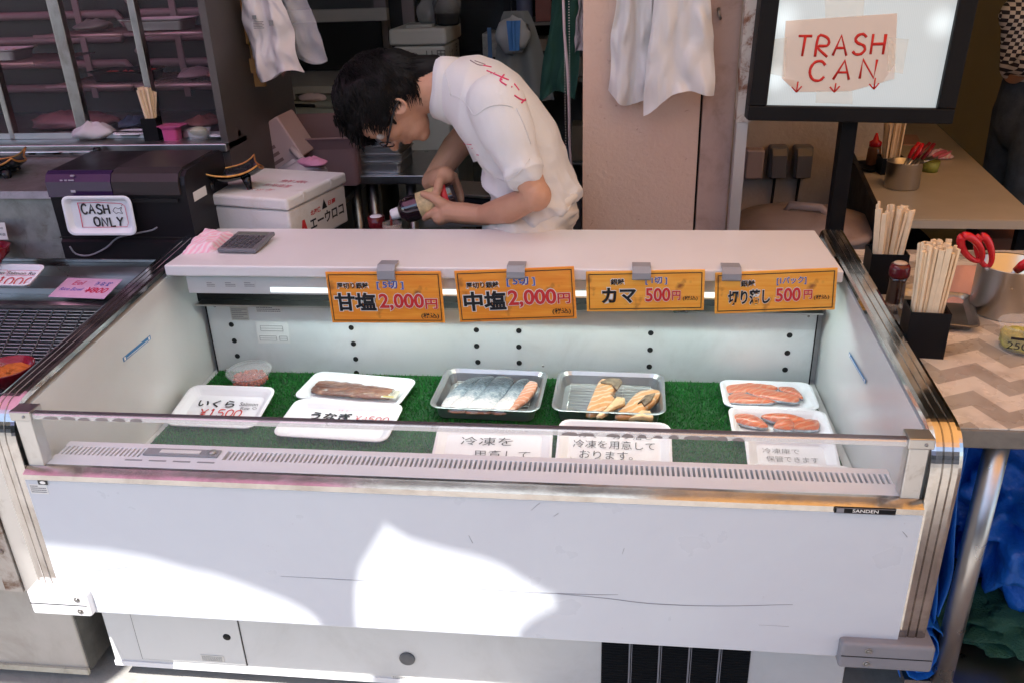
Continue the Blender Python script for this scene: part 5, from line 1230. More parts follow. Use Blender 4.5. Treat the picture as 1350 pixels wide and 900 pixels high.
mb.ball(H(-.035, .045, .055), (.030, .022, .030), M=HM); mb.ball(H(-.035, -.045, .055), (.030, .022, .030), M=HM)
mb.ball(H(.020, 0, .072), (.040, .055, .030), M=HM)
caps(mb, [H(.004, 0, .094), H(-.020, 0, .106), H(-.036, 0, .115)], [.008, .010, .012])
caps(mb, [H(-.038, .011, .104), H(-.038, -.011, .104)], [.009, .009])
caps(mb, [H(-.064, .020, .088), H(-.062, 0, .097), H(-.064, -.020, .088)], [.006, .008, .006]); caps(mb, [H(-.074, .016, .086), H(-.073, 0, .094), H(-.074, -.016, .086)], [.006, .008, .006])
# neck
caps(mb, [H(-.045, 0, -.020), at(570, 118, 'y', YP), at(602, 116, 'y', YP)], [.056, .056, .064], 20)
for s_ in (1, -1):   # ears
    c = H(-.052, s_ * .074, -.004); ring = [c + ud * (.019 * math.cos(A)) * 1.5 * .8 + fd * (.017 * math.sin(A)) + sd * s_ * .006 for A in [2 * PI * k / 14 for k in range(14)]]
    caps(mb, ring + ring[:1], [.0045] * 15, 8); mb.ball(c - sd * s_ * .002, (.020, .004, .014), M=HM); caps(mb, [c + ud * .006 + sd * s_ * .002, c - ud * .010 + fd * .006 + sd * s_ * .003], [.004, .004])
# arms
eL = at(706, 258, 'y', .765); wL = at(636, 284, 'y', .885)
caps(mb, [at(668, 160, 'y', .84), at(687, 213, 'y', .785), eL, at(670, 276, 'y', .82), wL], [.046, .038, .038, .035, .025], 16)
eR = at(634, 160, 'y', 1.13); wR = at(569, 240, 'y', 1.005)
caps(mb, [at(660, 125, 'y', 1.13), eR, at(600, 196, 'y', 1.08), wR], [.05, .043, .038, .027], 16)
mb.ball(at(690, 200, 'y', .98), (.05, .05, .05))
# bottle axis for the hands
B0 = at(516, 284, 'y', .93); B1 = at(604, 255, 'y', .955); ba = (B1 - B0).normalized(); bl = (B1 - B0).length
def BP(t, ang, r):   # point around the bottle: t metres from the mouth, angle from up towards the camera
    n1 = V((0, 0, 1)) - ba * ba.z; n1.normalize(); n2 = ba.cross(n1); n2 = n2 if n2.y < 0 else -n2
    A = math.radians(ang); return B0 + ba * t + n1 * (r * math.cos(A)) + n2 * (r * math.sin(A))
# near hand: palm on the camera side of the bottle base, thumb over the top, fingers underneath
palm = BP(.150, 120, .054)
caps(mb, [wL, wL.lerp(palm, .5), palm], [.026, .028, .027], 12)
for j, (dt, r0) in enumerate(((0, .0105), (.018, .0105), (.036, .010), (.053, .009))):
    t0 = .112 + dt * .95; k0 = palm + ba * (t0 - .150) * .9 + V((0, -.002, -.012))
    mb.ball(k0.lerp(palm, .3), .019)
    caps(mb, [palm.lerp(k0, .6), BP(t0, 128, .046), BP(t0 - .004, 165, .043), BP(t0 - .006, 200, .041), BP(t0 - .006, 225, .039)], [.016, r0 + .001, r0, r0 - .0008, r0 - .002], 10)
caps(mb, [palm + V((0, 0, .01)), BP(.140, 88, .049), BP(.122, 62, .045), BP(.102, 40, .042)], [.019, .0145, .012, .0095], 10)
caps(mb, [palm, BP(.118, 110, .048), BP(.098, 118, .045), BP(.084, 132, .0415)], [.018, .012, .0105, .0085], 10)
# far hand: over the base end of the bottle
pr = BP(.165, -20, .052)
caps(mb, [wR, wR.lerp(pr, .6), pr], [.026, .029, .026], 12)
for j in range(4):
    t0 = .185 - .019 * j
    caps(mb, [pr, BP(t0, -35, .048), BP(t0, -75, .043), BP(t0, -110, .041), BP(t0 - .002, -135, .039)], [.018, .0115, .0105, .0095, .008], 10)
caps(mb, [pr, BP(.150, 15, .047), BP(.140, 45, .043), BP(.132, 65, .040)], [.018, .013, .0115, .009], 10)
body = obj('body_skin', mb, SKIN, man); remesh(body, .0034, 4)
# glasses
mb = MB()
for s_ in (1, -1):
    rg = [H(-.024 + .018 * math.cos(A), s_ * .034 + .024 * math.sin(A), .104) for A in [2 * PI * k / 20 for k in range(21)]]
    mb.tube(rg, .0016, 6); mb.tube([H(-.022, s_ * .060, .104), H(-.034, s_ * .080, .094), H(-.042, s_ * .086, .04), H(-.046, s_ * .084, .0), H(-.056, s_ * .080, -.02)], .0026, 6)
mb.tube([H(-.020, .010, .108), H(-.018, 0, .112), H(-.020, -.010, .108)], .0014, 6)
obj('glasses_frame', mb, BLACKG, man)
mb = MB(); eb = MB()
for s_ in (1, -1):
    mb.ball(H(-.004, s_ * .031, .083), .0125, seg=14, rings=8)
    eb.tube([H(.020, s_ * .016, .100), H(.024, s_ * .034, .098), H(.019, s_ * .050, .088)], [.002, .0035, .0015], 6)
obj('eyes', mb, mat('eye_white', (.55, .50, .46), .2), man); obj('eyebrows', eb, HAIRM, man)
# hair: cap shaped by the hairline plus strands
def hair_here(q):
    u_, s_, f_ = q
    if f_ > .055 and u_ < .030 + .25 * abs(s_): return False
    if u_ > -.040: return True
    return f_ < -.018 - (-u_ - .032) * .35 and u_ > -.125
RU, RS, RF = .132, .090, .112
mb = MB()
def hp(th, ph, ext=0):
    d = V((math.cos(th), math.sin(th) * math.cos(ph), math.sin(th) * math.sin(ph)))
    q = V((d.x * .108, d.y * .077, d.z * .095)); q2 = V((d.x * RU, d.y * RS, d.z * RF))
    n_ = noise.noise(d * 2.6 + V((3, 1, 0))) * .10 + noise.noise(d * 7) * .05
    if q2.z > .05 and q2.x > .02: n_ += .16 * min(1, (q2.z - .05) / .05) * min(1, (q2.x - .02) / .04)
    if hair_here(q2): q2 = q2 * (1 + n_ + ext)
    elif q.z < 0 and q.x < -.03: q2 = q * .93
    else: q2 = q * .93
    return q2
mb.grid(lambda a_, b_: H(*hp(PI * a_, 2 * PI * b_)) , 48, 64)
# nape
nk = MB(); caps(nk, [H(-.02, 0, -.078), H(-.075, 0, -.074), at(572, 92, 'y', YP)], [.050, .046, .036], 16)
for s_ in (1, -1): caps(nk, [H(-.02, s_ * .072, .01), H(-.030, s_ * .0735, .028), H(-.050, s_ * .070, .040)], [.012, .009, .004], 8)
mb.v += []; o2 = len(mb.v); mb.add(nk.v, nk.f, True)
hair = obj('hair', mb, HAIRM, man); remesh(hair, .004, 1)
rr = random.Random(11); mb = MB(); cnt = 0
while cnt < 4200:
    th, ph = math.acos(rr.uniform(-.75, 1)), rr.uniform(0, 2 * PI)
    d = V((math.cos(th), math.sin(th) * math.cos(ph), math.sin(th) * math.sin(ph)))
    q = V((d.x * RU, d.y * RS, d.z * RF))
    if not hair_here(q): continue
    cnt += 1; q = hp(th, ph, .0)
    nrm = V((d.x / RU, d.y / RS, d.z / RF)).normalized()
    flow = V((-.55 if q.z < 0 else -.05, 0, .9 if q.z > -.05 else .25)) + V((rr.gauss(0, .14), rr.gauss(0, .14), rr.gauss(0, .14))) + V((0, .3 * (1 if q.y > 0 else -1) * (q.z < 0), 0))
    fl = (flow - nrm * flow.dot(nrm)); fl.normalize(); L_ = rr.uniform(.018, .042)
    lift = rr.uniform(.0, .003)
    p0 = q * .985; p1 = q + fl * L_ * .5 + nrm * lift; p2 = q + fl * L_ + nrm * (lift * rr.uniform(-.6, 1.3) - .12 * L_)
    mb.tube([H(*p0), H(*p1), H(*p2)], [.0016, .0013, .0003], 3, caps=False)
for k in range(420):   # short nape hair
    a_ = rr.uniform(0, PI); t_ = rr.uniform(-.01, .115); rN = .050 - .10 * t_ * .8
    c_ = H(-.02 - t_, rN * math.cos(a_), -.075 - rN * .92 * math.sin(a_) + .012 * (t_ > .06)); mb.tube([c_, c_ - ud * .018 + V((0, rr.gauss(0, .003), rr.uniform(-.002, .004)))], [.0018, .0003], 4, caps=False)
for k in range(160):   # fringe hanging past the forehead
    s_ = rr.uniform(-.07, .07); u0 = rr.uniform(.035, .115); z0 = .100 * math.sqrt(max(0.05, 1 - (u0 / .14) ** 2))
    L_ = rr.uniform(.012, .034); mb.tube([H(u0, s_, z0 - .005), H(u0 - .005, s_ * 1.02, z0 + L_ * .5), H(u0 - rr.uniform(.0, .022), s_, z0 + L_)], [.003, .0022, .0003], 4, caps=False)
o = obj('hair_strands', mb, HAIRM, man); o['kind'] = 'stuff'
# polo shirt
SEC = [((586, 84), (588, 152), .066), ((606, 76), (600, 163), .105), ((628, 74), (610, 176), .145), ((655, 83), (622, 192), .160), ((682, 101), (631, 207), .160), ((708, 130), (638, 222), .155), ((730, 162), (643, 238), .150), ((748, 200), (650, 256), .150), ((762, 236), (652, 274), .155), ((771, 258), (648, 288), .162)]
def section(a_, b_, hw, n=32, pw=.80):
    A_ = at(a_[0], a_[1], 'y', YP + .01); B_ = at(b_[0], b_[1], 'y', YP + .01); c = (A_ + B_) / 2; h = (A_ - B_) / 2
    out = []
    for k in range(n):
        t = 2 * PI * k / n; cx, sx = math.cos(t), math.sin(t)
        out.append(c + h * (abs(cx) ** pw * (1 if cx > 0 else -1)) + V((0, 1, 0)) * hw * (abs(sx) ** pw * (1 if sx > 0 else -1)))
    return out
mb = MB(); mb.loops([section(*s_) for s_ in SEC], smooth=True)
sh0, sh1 = at(654, 136, 'y', .835), at(690, 230, 'y', .775)
def sleeve(p0, p1, r0, r1):
    caps(mb, [p0, p0.lerp(p1, .45), p1.lerp(p0, .08)], [r0, (r0 + r1) / 2 + .004, r1 - .002], 20)
    mb.tube([p1.lerp(p0, .10), p1], [r1, r1 + .003], 20)
sleeve(sh0, sh1, .070, .052)
sleeve(at(645, 135, 'y', 1.13), at(625, 175, 'y', 1.14), .066, .052)
shirt = obj('polo_shirt', mb, SHIRT, man); remesh(shirt, .0055, 5)
off_ = ORIG[man.name]; NR = [v.normal.copy() for v in shirt.data.vertices]
for iv, v in enumerate(shirt.data.vertices):
    p = v.co + off_; k = max(0, min(1, (1.05 - p.z) / .2)); ax_ = (p.x * .75 - p.z * .66)
    w_ = noise.noise(V((p.x * 9 + p.z * 16, p.y * 5, p.z * 7))) * .016 * k + noise.noise(V((p.x * 26 - p.z * 12, p.y * 8, p.z * 20))) * .009 * k + noise.noise(V((p.x * 8, p.y * 6, p.z * 8))) * .004
    dd = (p - sh0.lerp(sh1, .5)).length
    fr1 = noise.noise(V((p.x * 10 + p.z * 15, p.y * 4, p.x * 6 - p.z * 4))); fr2 = noise.noise(V((p.x * 22 + p.z * 20 + 3, p.y * 7, p.x * 12 - p.z * 9)))
    arm = max(0, 1 - abs((p - sh1).length - .05) / .07)
    w_ += (.20 - abs(fr1)) * .030 * k + (.18 - abs(fr2)) * .020 * max(k, .35 * arm)
    NR[iv] = v.co + NR[iv] * w_
shirt.data.vertices.foreach_set('co', [c for q in NR for c in q]); shirt.data.update()
# sleeve seam, hem lines
mb = MB()
# collar
cax = (at(606, 118, 'y', YP) - at(568, 116, 'y', YP)).normalized(); cc = at(586, 117, 'y', YP)
Mc = Matrix((V((0, 1, 0)), cax.cross(V((0, 1, 0))).normalized(), cax)).transposed().to_4x4(); Mc.translation = cc
prof = [(.061, -.010), (.070, -.022), (.0735, -.023), (.0775, -.004), (.0805, .022), (.0780, .023), (.0745, .0), (.066, -.006)]
mb = MB(); mb.lathe(prof, 32, Mc @ Matrix.Rotation(.12, 4, 'X'), sx=.82, sy=1.0)
for k, p in enumerate(mb.v):
    p = V(p); rel = p - cc
    if rel.dot(cax) > .010 and rel.z < -.045: p += (cax * .9 + V((0, 0, -.25))) * min(.030, (-.045 - rel.z) * 1.2)
    mb.v[k] = tuple(p + V((.012 * noise.noise(p * 14), 0, .006 * noise.noise(p * 11 + V((5, 0, 0))))))
obj('collar', mb, SHIRT, man)
pl = MB(); pl.loops([[at(x, y, 'y', Y) for x, y, Y in q] for q in ([(594, 150, .93), (600, 163, .93), (600, 166, 1.0), (594, 153, 1.0)], [(612, 172, .915), (615, 184, .915), (612, 188, .99), (606, 178, .99)], [(632, 203, .90), (630, 213, .90), (624, 214, .98), (622, 206, .98)])])
obj('placket', pl, SHIRT, man)
def on_surface(o, pts, lift=.0012):
    out = []; inv = o.matrix_world.inverted() if False else Matrix.Translation(-ORIG[o.parent.name])
    for x, y in pts:
        d = RT * ((x - 675) / F_PX) - UP * ((y - 450) / F_PX) + FW; d.normalize()
        hit, loc, n, i = o.ray_cast(inv @ CAM, d)
        if hit: out.append(loc + ORIG[o.parent.name] - d * lift)
    return out
bpy.context.view_layer.update()
def prints(name, sl, w_, m, sc=3.6, ox=470, oy=60, parent=None):
    mb = MB()
    for s_ in sl:
        pts_ = [(ox + x / sc, oy + y / sc) for x, y in smooth_line(s_, 4)]; q = on_surface(shirt, pts_)
        if len(q) > 1: mb.tube(q, [w_] * len(q), 6)
    if mb.v: return obj(name, mb, m, parent or shirt)
PR = mat('print_crimson', (.62, .05, .14), .6)
ORIG[shirt.name] = ORIG[man.name]
prints('back_print', [[(618, 120), (665, 142), (722, 165)], [(700, 140), (682, 168), (712, 190)], [(655, 132), (690, 165)], [(735, 196), (739, 199)], [(748, 182), (772, 214)], [(750, 238), (778, 256), (802, 262)], [(802, 256), (783, 274)], [(600, 96), (640, 104)]], .0021, PR)
prints('back_print_grey', [[(540, 72), (575, 92), (600, 96)], [(560, 74), (612, 92)]], .0016, mat('print_grey', (.22, .16, .18), .6))
prints('chest_print', [[(505, 466), (518, 470)], [(524, 470), (545, 472)], [(506, 480), (520, 500)], [(520, 478), (512, 498)], [(530, 484), (550, 490)], [(540, 480), (538, 500)], [(533, 500), (552, 503)], [(570, 520), (580, 522)]], .0010, PR)
prints('seam', [[(450, 235), (500, 262), (535, 300), (560, 332), (620, 295), (680, 282), (742, 292)], [(420, 130), (438, 190), (446, 240)], [(760, 300), (800, 390), (828, 470)], [(668, 634), (735, 640), (822, 540)]], .0011, SHIRT)
# lower garments
mb = MB(); mb.loops([section((764, 246), (652, 262), .150), section((762, 272), (640, 285), .175), section((757, 300), (637, 306), .18), section((755, 340), (640, 348), .18)], smooth=True)
hipz = at(700, 340, 'y', YP).z; hx = at(700, 340, 'y', YP).x
for s_ in (-1, 1):
    caps(mb, [(hx, YP + s_ * .09, hipz), (hx - .02, YP + s_ * .10, hipz - .18), (hx - .06, YP + s_ * .11, .36), (hx + .01, YP + s_ * .11, .08)], [.105, .092, .072, .060], 16)
pants = obj('trousers', mb, PANTS, man); remesh(pants, .008, 4)
NR = [v.normal.copy() for v in pants.data.vertices]
for iv, v in enumerate(pants.data.vertices):
    p = v.co + off_; NR[iv] = v.co + NR[iv] * (noise.noise(V((p.x * 14 + p.z * 22, p.y * 8, p.z * 12 - p.x * 9))) * .012 + noise.noise(V((p.x * 30, p.y * 12, p.z * 44 + p.x * 30))) * .006 + (.2 - abs(noise.noise(V((p.x * 12 + p.z * 26, p.y * 6, p.z * 9))))) * .018)
pants.data.vertices.foreach_set('co', [c for q in NR for c in q]); pants.data.update()
# rubber boots
mb = MB()
for s_ in (-1, 1): caps(mb, [(hx + .01, YP + s_ * .11, .10), (hx + .0, YP + s_ * .11, .045), (hx - .10, YP + s_ * .11, .04)], [.05, .045, .035], 12)
obj('boots', mb, BLACK, man)
# bottle
bt = thing('sauce_bottle', 'dark soy sauce bottle with a cream label and white cap held by the man', 'bottle', tuple(B0))
Mb_ = frame(B0, ba.orthogonal(), ba.cross(ba.orthogonal())); 
if Mb_.to_3x3().col[2].dot(ba) < 0: Mb_ = Mb_ @ Matrix.Rotation(PI, 4, 'X')
obj('bottle_body', MB().lathe([(.012, .018), (.016, .024), (.030, .034), (.0340, .048), (.0340, .17), (.030, .178), (0, .178)], 28, Mb_), mat('dark_soy_glass', (.015, .006, .010), .08, coat=.8, spec=.8), bt)
obj('bottle_label', MB().lathe([(.0342, .078), (.0346, .078), (.0346, .140), (.0342, .140)], 28, Mb_), mat('kraft_label', (.62, .47, .24), .5, var=.3, vscale=60), bt)
obj('red_band', MB().lathe([(.0342, .141), (.0346, .141), (.0346, .160), (.0342, .160)], 28, Mb_), INKR, bt)
obj('cap', MB().lathe([(.009, -.001), (.0125, 0), (.0145, .004), (.0155, .018), (.0150, .024), (.0115, .024), (.0095, .002)], 24, Mb_), WHITEP, bt)
obj('sauce_stream', MB().tube([B0 + V((0, 0, -.001)), B0 + V((-.002, 0, -.02)), B0 + V((-.002, 0, -.05))], [.0045, .0035, .003], 8), mat('sauce_stream', (.16, .02, .015), .1), bt)
gc_ = thing('glass_cup', 'small glass being filled with soy sauce under the bottle mouth', 'glass', (0, 0, 0))
obj('cup_body', MB().lathe([(.020, 0), (.022, .002), (.026, .060), (.0245, .060), (.020, .006), (0, .005)], 24), mat('cup_glass', (.55, .45, .38), .05, alpha=.35), gc_); obj('sauce', MB().lathe([(.0198, .006), (.0225, .034), (0, .034)], 24), mat('soy_dark', (.05, .012, .008), .1), gc_)
place(gc_, (B0.x + .000, B0.y + .0, .743))
rc = thing('red_cup', 'small dark red cup with white foam on top beside the glass', 'cup', (0, 0, 0))
obj('cup_body', MB().lathe([(.018, 0), (.022, .004), (.024, .050), (.022, .051), (0, .048)], 24), mat('garnet_cup', (.12, .008, .012), .12), rc); obj('foam_top', MB().ball((0, 0, .049), (.018, .018, .006), seg=14, rings=6), FOAM, rc)
place(rc, tuple(at(498, 309, 'z', .743)))

# customer at the right edge
cus = thing('person', 'person in checkered shirt and blue jeans beyond the far counter, cut by the right edge', 'person', (2.62, 1.9, 0))
def q_(px_, py_, Y=1.9): return at(px_, py_, 'y', Y)
mb = MB(); sx_ = q_(1402, 60).x
caps(mb, [(sx_, 1.95, 1.50), (sx_, 1.95, 1.60)], [.055, .055]); mb.ball((sx_, 1.93, 1.70), (.080, .098, .118))
caps(mb, [(sx_ - .02, 1.83, 1.70), (sx_ - .02, 1.82, 1.68)], [.014, .012])
caps(mb, [(sx_, 1.95, 1.6), (sx_, 1.93, 1.38), q_(1352, 30, 1.88), q_(1338, 96, 1.88)], [.05, .07, .04, .036]); caps(mb, [q_(1338, 96, 1.88), q_(1372, 75, 1.72), q_(1395, 72, 1.66)], [.036, .028, .024])
caps(mb, [q_(1395, 72, 1.66), q_(1408, 74, 1.62)], [.026, .018])
for j in range(4): caps(mb, [q_(1404, 66 + j * 6, 1.64), q_(1420, 68 + j * 6, 1.59), q_(1426, 76 + j * 5, 1.57)], [.010, .009, .007])
sk2 = obj('body_skin', mb, SKIN, cus); remesh(sk2, .006, 3)
def check_mat():
    m = mat('gingham_check', (.6, .6, .6), .85); N = m.node_tree.nodes; L = m.node_tree.links; b = N['Principled BSDF']
    tc = N.new('ShaderNodeTexCoord'); ck = N.new('ShaderNodeTexChecker'); ck.inputs['Scale'].default_value = 85; ck.inputs[1].default_value = (.60, .59, .58, 1); ck.inputs[2].default_value = (.02, .022, .035, 1)
    mp = N.new('ShaderNodeMapping'); mp.inputs['Scale'].default_value = (1, 0, 1); mp.inputs['Location'].default_value = (0, .002, 0); L.new(tc.outputs['Object'], mp.inputs[0]); L.new(mp.outputs[0], ck.inputs[0]); L.new(ck.outputs[0], b.inputs['Base Color']); return m
mb = MB(); caps(mb, [(sx_, 1.95, 1.42), (sx_, 1.95, 1.18), (sx_, 1.95, 1.0)], [.14, .135, .13], 20)
caps(mb, [(sx_, 1.80, 1.42), q_(1345, 20, 1.86), q_(1340, 88, 1.88), q_(1360, 84, 1.78)], [.07, .062, .050, .045], 16); caps(mb, [(sx_, 2.1, 1.42), (sx_ + .02, 2.16, 1.15), (sx_ - .02, 2.0, 1.0)], [.07, .055, .045], 16)
cs_ = obj('checkered_shirt', mb, check_mat(), cus); remesh(cs_, .009, 3)
mb = MB(); caps(mb, [(sx_, 1.95, .99), (sx_, 1.95, .88)], [.135, .145], 20)
for s_ in (-1, 1): caps(mb, [(sx_ - .02, 1.95 + s_ * .09, .88), (sx_ - .03, 1.95 + s_ * .10, .5), (sx_, 1.95 + s_ * .10, .1)], [.095, .070, .055], 16)
jn = obj('jeans', mb, mat('denim', (.055, .075, .10), .8, var=.35, vscale=22, bump=.3, bscale=120), cus); remesh(jn, .010, 3)
mb = MB()
for s_ in (-1, 1): caps(mb, [(sx_, 1.95 + s_ * .10, .06), (sx_ - .14, 1.95 + s_ * .10, .045)], [.045, .035])
obj('shoes', mb, BLACK, cus); mb = MB(); mb.ball((sx_, 1.945, 1.725), (.088, .105, .115)); obj('hair', mb, HAIRM, cus)

# ============================================================ PILLAR AND WALLS ON THE RIGHT
STUC = mat('pink_stucco', (.53, .385, .32), .85, var=.05, vscale=3, bump=.55, bscale=110, dirt=((.25, .16, .13), 45, .66, .74))
pil = thing('pillar', 'beige rough stucco pillar behind the case, white bags hang on it', 'pillar', (1.09, 1.3, 0))
obj('pillar_shaft', MB().box(.940, 1.246, 1.15, 1.46, .012, 2.6), STUC, pil)
obj('board_strip', MB().box(1.253, 1.334, 1.155, 1.20, .012, 2.6), mat('painted_board', (.40, .29, .26), .6, dirt=((.25, .17, .15), 9, .5, .8)), pil)
obj('dark_joint', MB().box(1.2462, 1.2528, 1.17, 1.19, .012, 2.6), HOLE, pil)
ps = thing('steel_post', 'white painted rusty post standing right of the pillar, bare metal below', 'post', (1.35, 1.13, 0))
obj('painted_post', MB().box(1.335, 1.372, 1.105, 1.145, 1.02, 2.6), mat('rust_paint', (.55, .50, .46), .5, dirt=((.20, .08, .04), 16, .54, .62)), ps)
obj('bare_post', MB().box(1.337, 1.365, 1.106, 1.145, .012, 1.0195), mat('galvanised_post', (.50, .48, .47), .4, .5), ps)
hk = at(947, 18, 'y', 1.153); obj('wall_hook', MB().tube([hk + V((0, -.002, .012)), hk + V((0, -.015, -.004)), hk + V((.006, -.004, -.012))], .004, 6), STEELD, ps)
hang_bag('hanging_bag', 'white plastic bag hanging at the left on the pillar, behind the wider one', tuple(at(842, -90, 'y', 1.11)), .11, .375, 6.0, BAGW, folds=4, slant=-.012, thick=.012, tail=.09)
hang_bag('hanging_bag', 'wide white plastic bag hanging at the right on the pillar, sunlit corner', tuple(at(899, -90, 'y', 1.06)), .165, .405, 8.5, BAGW, folds=3, slant=.012, thick=.022, tail=-.12)
RW = mat('rough_plaster', (.40, .35, .29), .9, bump=.8, bscale=70, var=.1, vscale=6)
struct('alcove_wall', MB().box(1.30, 2.02, 2.05, 2.15, 0, 2.6), RW)
struct('olive_wall', MB().box(2.03, 5.5, 3.20, 3.3, 0, 2.6), mat('olive_paint', (.155, .125, .045), .6, var=.08, vscale=2))
struct('right_wall', MB().box(3.6, 3.7, .9, 3.19, 0, 2.6), mat('olive_paint_side', (.15, .12, .045), .6))
for i, (xa_, xb_, ya_, yb_, lab) in enumerate(((980, 1007, 195, 234, 'plain beige junction box on the plaster wall'), (1010, 1038, 191, 233, 'grey weatherproof socket on the plaster wall, nearer the beige box'), (1042, 1071, 191, 233, 'grey weatherproof socket on the plaster wall, nearer the black post'))):
    a_, b_ = at(xa_, yb_, 'y', 2.03), at(xb_, ya_, 'y', 2.03)
    t = thing('wall_socket' if i else 'junction_box', lab, 'socket' if i else 'junction box', tuple((a_ + b_) / 2)); m_ = mat('socket_grey', (.13, .13, .13), .4) if i else mat('box_beige', (.36, .29, .27), .6)
    obj('housing', MB().box(a_.x, b_.x, 1.99, 2.048, a_.z, b_.z, .008), m_, t)
    if i: obj('cover', MB().prism([(1.965, a_.z + .01), (1.975, b_.z - .03), (1.9895, b_.z - .008), (1.9895, a_.z + .008)], 'x', a_.x + .008, b_.x - .008), mat('cover_grey', (.10, .10, .105), .3), t); obj('wire', MB().tube([((a_.x + b_.x) / 2, 2.03, a_.z), ((a_.x + b_.x) / 2 - .01, 2.03, a_.z - .3)], .005, 6), BLACK, t)
# light box
LBX, LBZ = 1.354, 1.036
Ml = frame((LBX, 1.05, LBZ), (1, 0, -.030), (.0, 0, 1)) ; Ml = Ml @ Matrix.Identity(4)
# local axes: x right, y up, z towards the camera
lb = thing('light_box', 'black framed illuminated sign box bearing the taped TRASH CAN paper', 'light box', (LBX, 1.05, LBZ))
LW, LH = .487, .62
obj('box_body', MB().box(0, LW, 0, LH, -.10, -.006, M=Ml), BLACK, lb)
fm = .042
for nm, b_ in (('b', (0, LW, 0, .036)), ('t', (0, LW, LH - .036, LH)), ('l', (0, fm, .0365, LH - .0365)), ('r', (LW - fm, LW, .0365, LH - .0365))):
    obj('frame_bar', MB().box(b_[0], b_[1], b_[2], b_[3], -.0055, .012, .003, M=Ml), BLACK, lb)
def screen_mat():
    m = mat('light_screen', (.25, .26, .26), .35); N = m.node_tree.nodes; L = m.node_tree.links; b = N['Principled BSDF']
    tc = N.new('ShaderNodeTexCoord'); base = None
    acc = None
    for (x, y, r) in ((.055, .10, .045), (.055, .235, .06), (.42, .23, .05), (.42, .34, .05), (.055, .38, .05), (.24, .42, .10)):
        v = N.new('ShaderNodeVectorMath'); v.operation = 'DISTANCE'; L.new(tc.outputs['Object'], v.inputs[0]); p = Ml @ V((x, y, 0)) - V((LBX, 1.05, LBZ)); v.inputs[1].default_value = p
        mr = N.new('ShaderNodeMapRange'); mr.interpolation_type = 'SMOOTHSTEP'; mr.inputs[1].default_value = 0; mr.inputs[2].default_value = r; mr.inputs[3].default_value = .16; mr.inputs[4].default_value = 0; L.new(v.outputs['Value'], mr.inputs[0])
        if acc is None: acc = mr.outputs[0]
        else:
            a_ = N.new('ShaderNodeMath'); a_.operation = 'ADD'; L.new(acc, a_.inputs[0]); L.new(mr.outputs[0], a_.inputs[1]); acc = a_.outputs[0]
    wv = N.new('ShaderNodeTexWave'); wv.inputs['Scale'].default_value = 75; wv.bands_direction = 'X'; L.new(tc.outputs['Object'], wv.inputs[0])
    ms = N.new('ShaderNodeMath'); ms.operation = 'MULTIPLY_ADD'; L.new(wv.outputs['Fac'], ms.inputs[0]); ms.inputs[1].default_value = .035; ms.inputs[2].default_value = .165
    a_ = N.new('ShaderNodeMath'); a_.operation = 'ADD'; L.new(acc, a_.inputs[0]); L.new(ms.outputs[0], a_.inputs[1])
    b.inputs['Emission Color'].default_value = (.86, .97, 1, 1); L.new(a_.outputs[0], b.inputs['Emission Strength']); return m
obj('light_screen', MB().box(fm, LW - fm, .0365, LH - .0365, -.0052, -.002, M=Ml), screen_mat(), lb)
def lpx(x, y):   # photo pixel -> local light-box coordinates
    p = Ml.inverted() @ at(x, y, 'y', 1.05); return p.x, p.y
NOTE = mat('backlit_paper', (.72, .62, .56), .8, translucent=((1, .90, .84), .72))
TAPE = mat('masking_tape', (.80, .78, .68), .5, alpha=.35)
nt_ = thing('paper_notice', 'pinkish paper hand-lettered TRASH CAN with three red arrows, taped on the light box', 'notice', tuple(at(1105, 70, 'y', 1.048)))
cs2 = [lpx(x, y) for x, y in ((1036, 28), (1183, 18), (1180, 84), (1164, 109), (1120, 121), (1050, 122), (1031, 104))]
n_ = len(cs2); mb = MB(); mb.add([Ml @ V((x, y, -.0010)) for x, y in cs2] + [Ml @ V((x, y, -.0003)) for x, y in cs2], [tuple(range(n_)), tuple(range(n_, 2 * n_))[::-1]] + [(i, i + n_, (i + 1) % n_ + n_, (i + 1) % n_) for i in range(n_)])
sheet = obj('sheet', mb, NOTE, nt_)
for c4 in (((1164, 109), (1180, 84), (1178, 104)), ((1031, 104), (1050, 122), (1047, 106))):
    q4 = [lpx(*c) for c in c4]; mb = MB(); mb.add([Ml @ V((q4[0][0], q4[0][1], -.0001)), Ml @ V((q4[1][0], q4[1][1], -.0001)), Ml @ V(((q4[2][0]), q4[2][1], .006))], [(0, 1, 2)]); obj('curled_corner', mb, NOTE, nt_)
for c4 in (((1087, 0), (1140, -4), (1138, 22), (1088, 24)), ((1172, 50), (1198, 52), (1190, 98), (1170, 94)), ((1018, 52), (1037, 50), (1035, 102), (1016, 98)), ((1076, 120), (1124, 121), (1124, 138), (1075, 136))):
    q4 = [lpx(*c) for c in c4]; mb = MB(); mb.add([Ml @ V((x, y, .0001)) for x, y in q4], [(0, 1, 2, 3)]); obj('tape', mb, TAPE, nt_)
RM = mat('red_marker', (.50, .012, .006), .6)
mb = MB()
def hpx(word, x0_, y0_, cw, ch, wdt, gap, dy=0):
    X0, Y0 = lpx(x0_, y0_); X1, Y1 = lpx(x0_ + 100, y0_); k = (X1 - X0) / 100
    hand(mb, Ml @ Matrix.Translation((0, 0, -.0002)), word, X0, Y0, cw * k, ch * k, wdt, gap, (Y1 - Y0) / (X1 - X0) + dy)
hpx('TRASH', 1049, 75, 18, 26, .0036, .35, .03); hpx('CAN', 1066, 107, 21, 25, .0036, .58, .04)
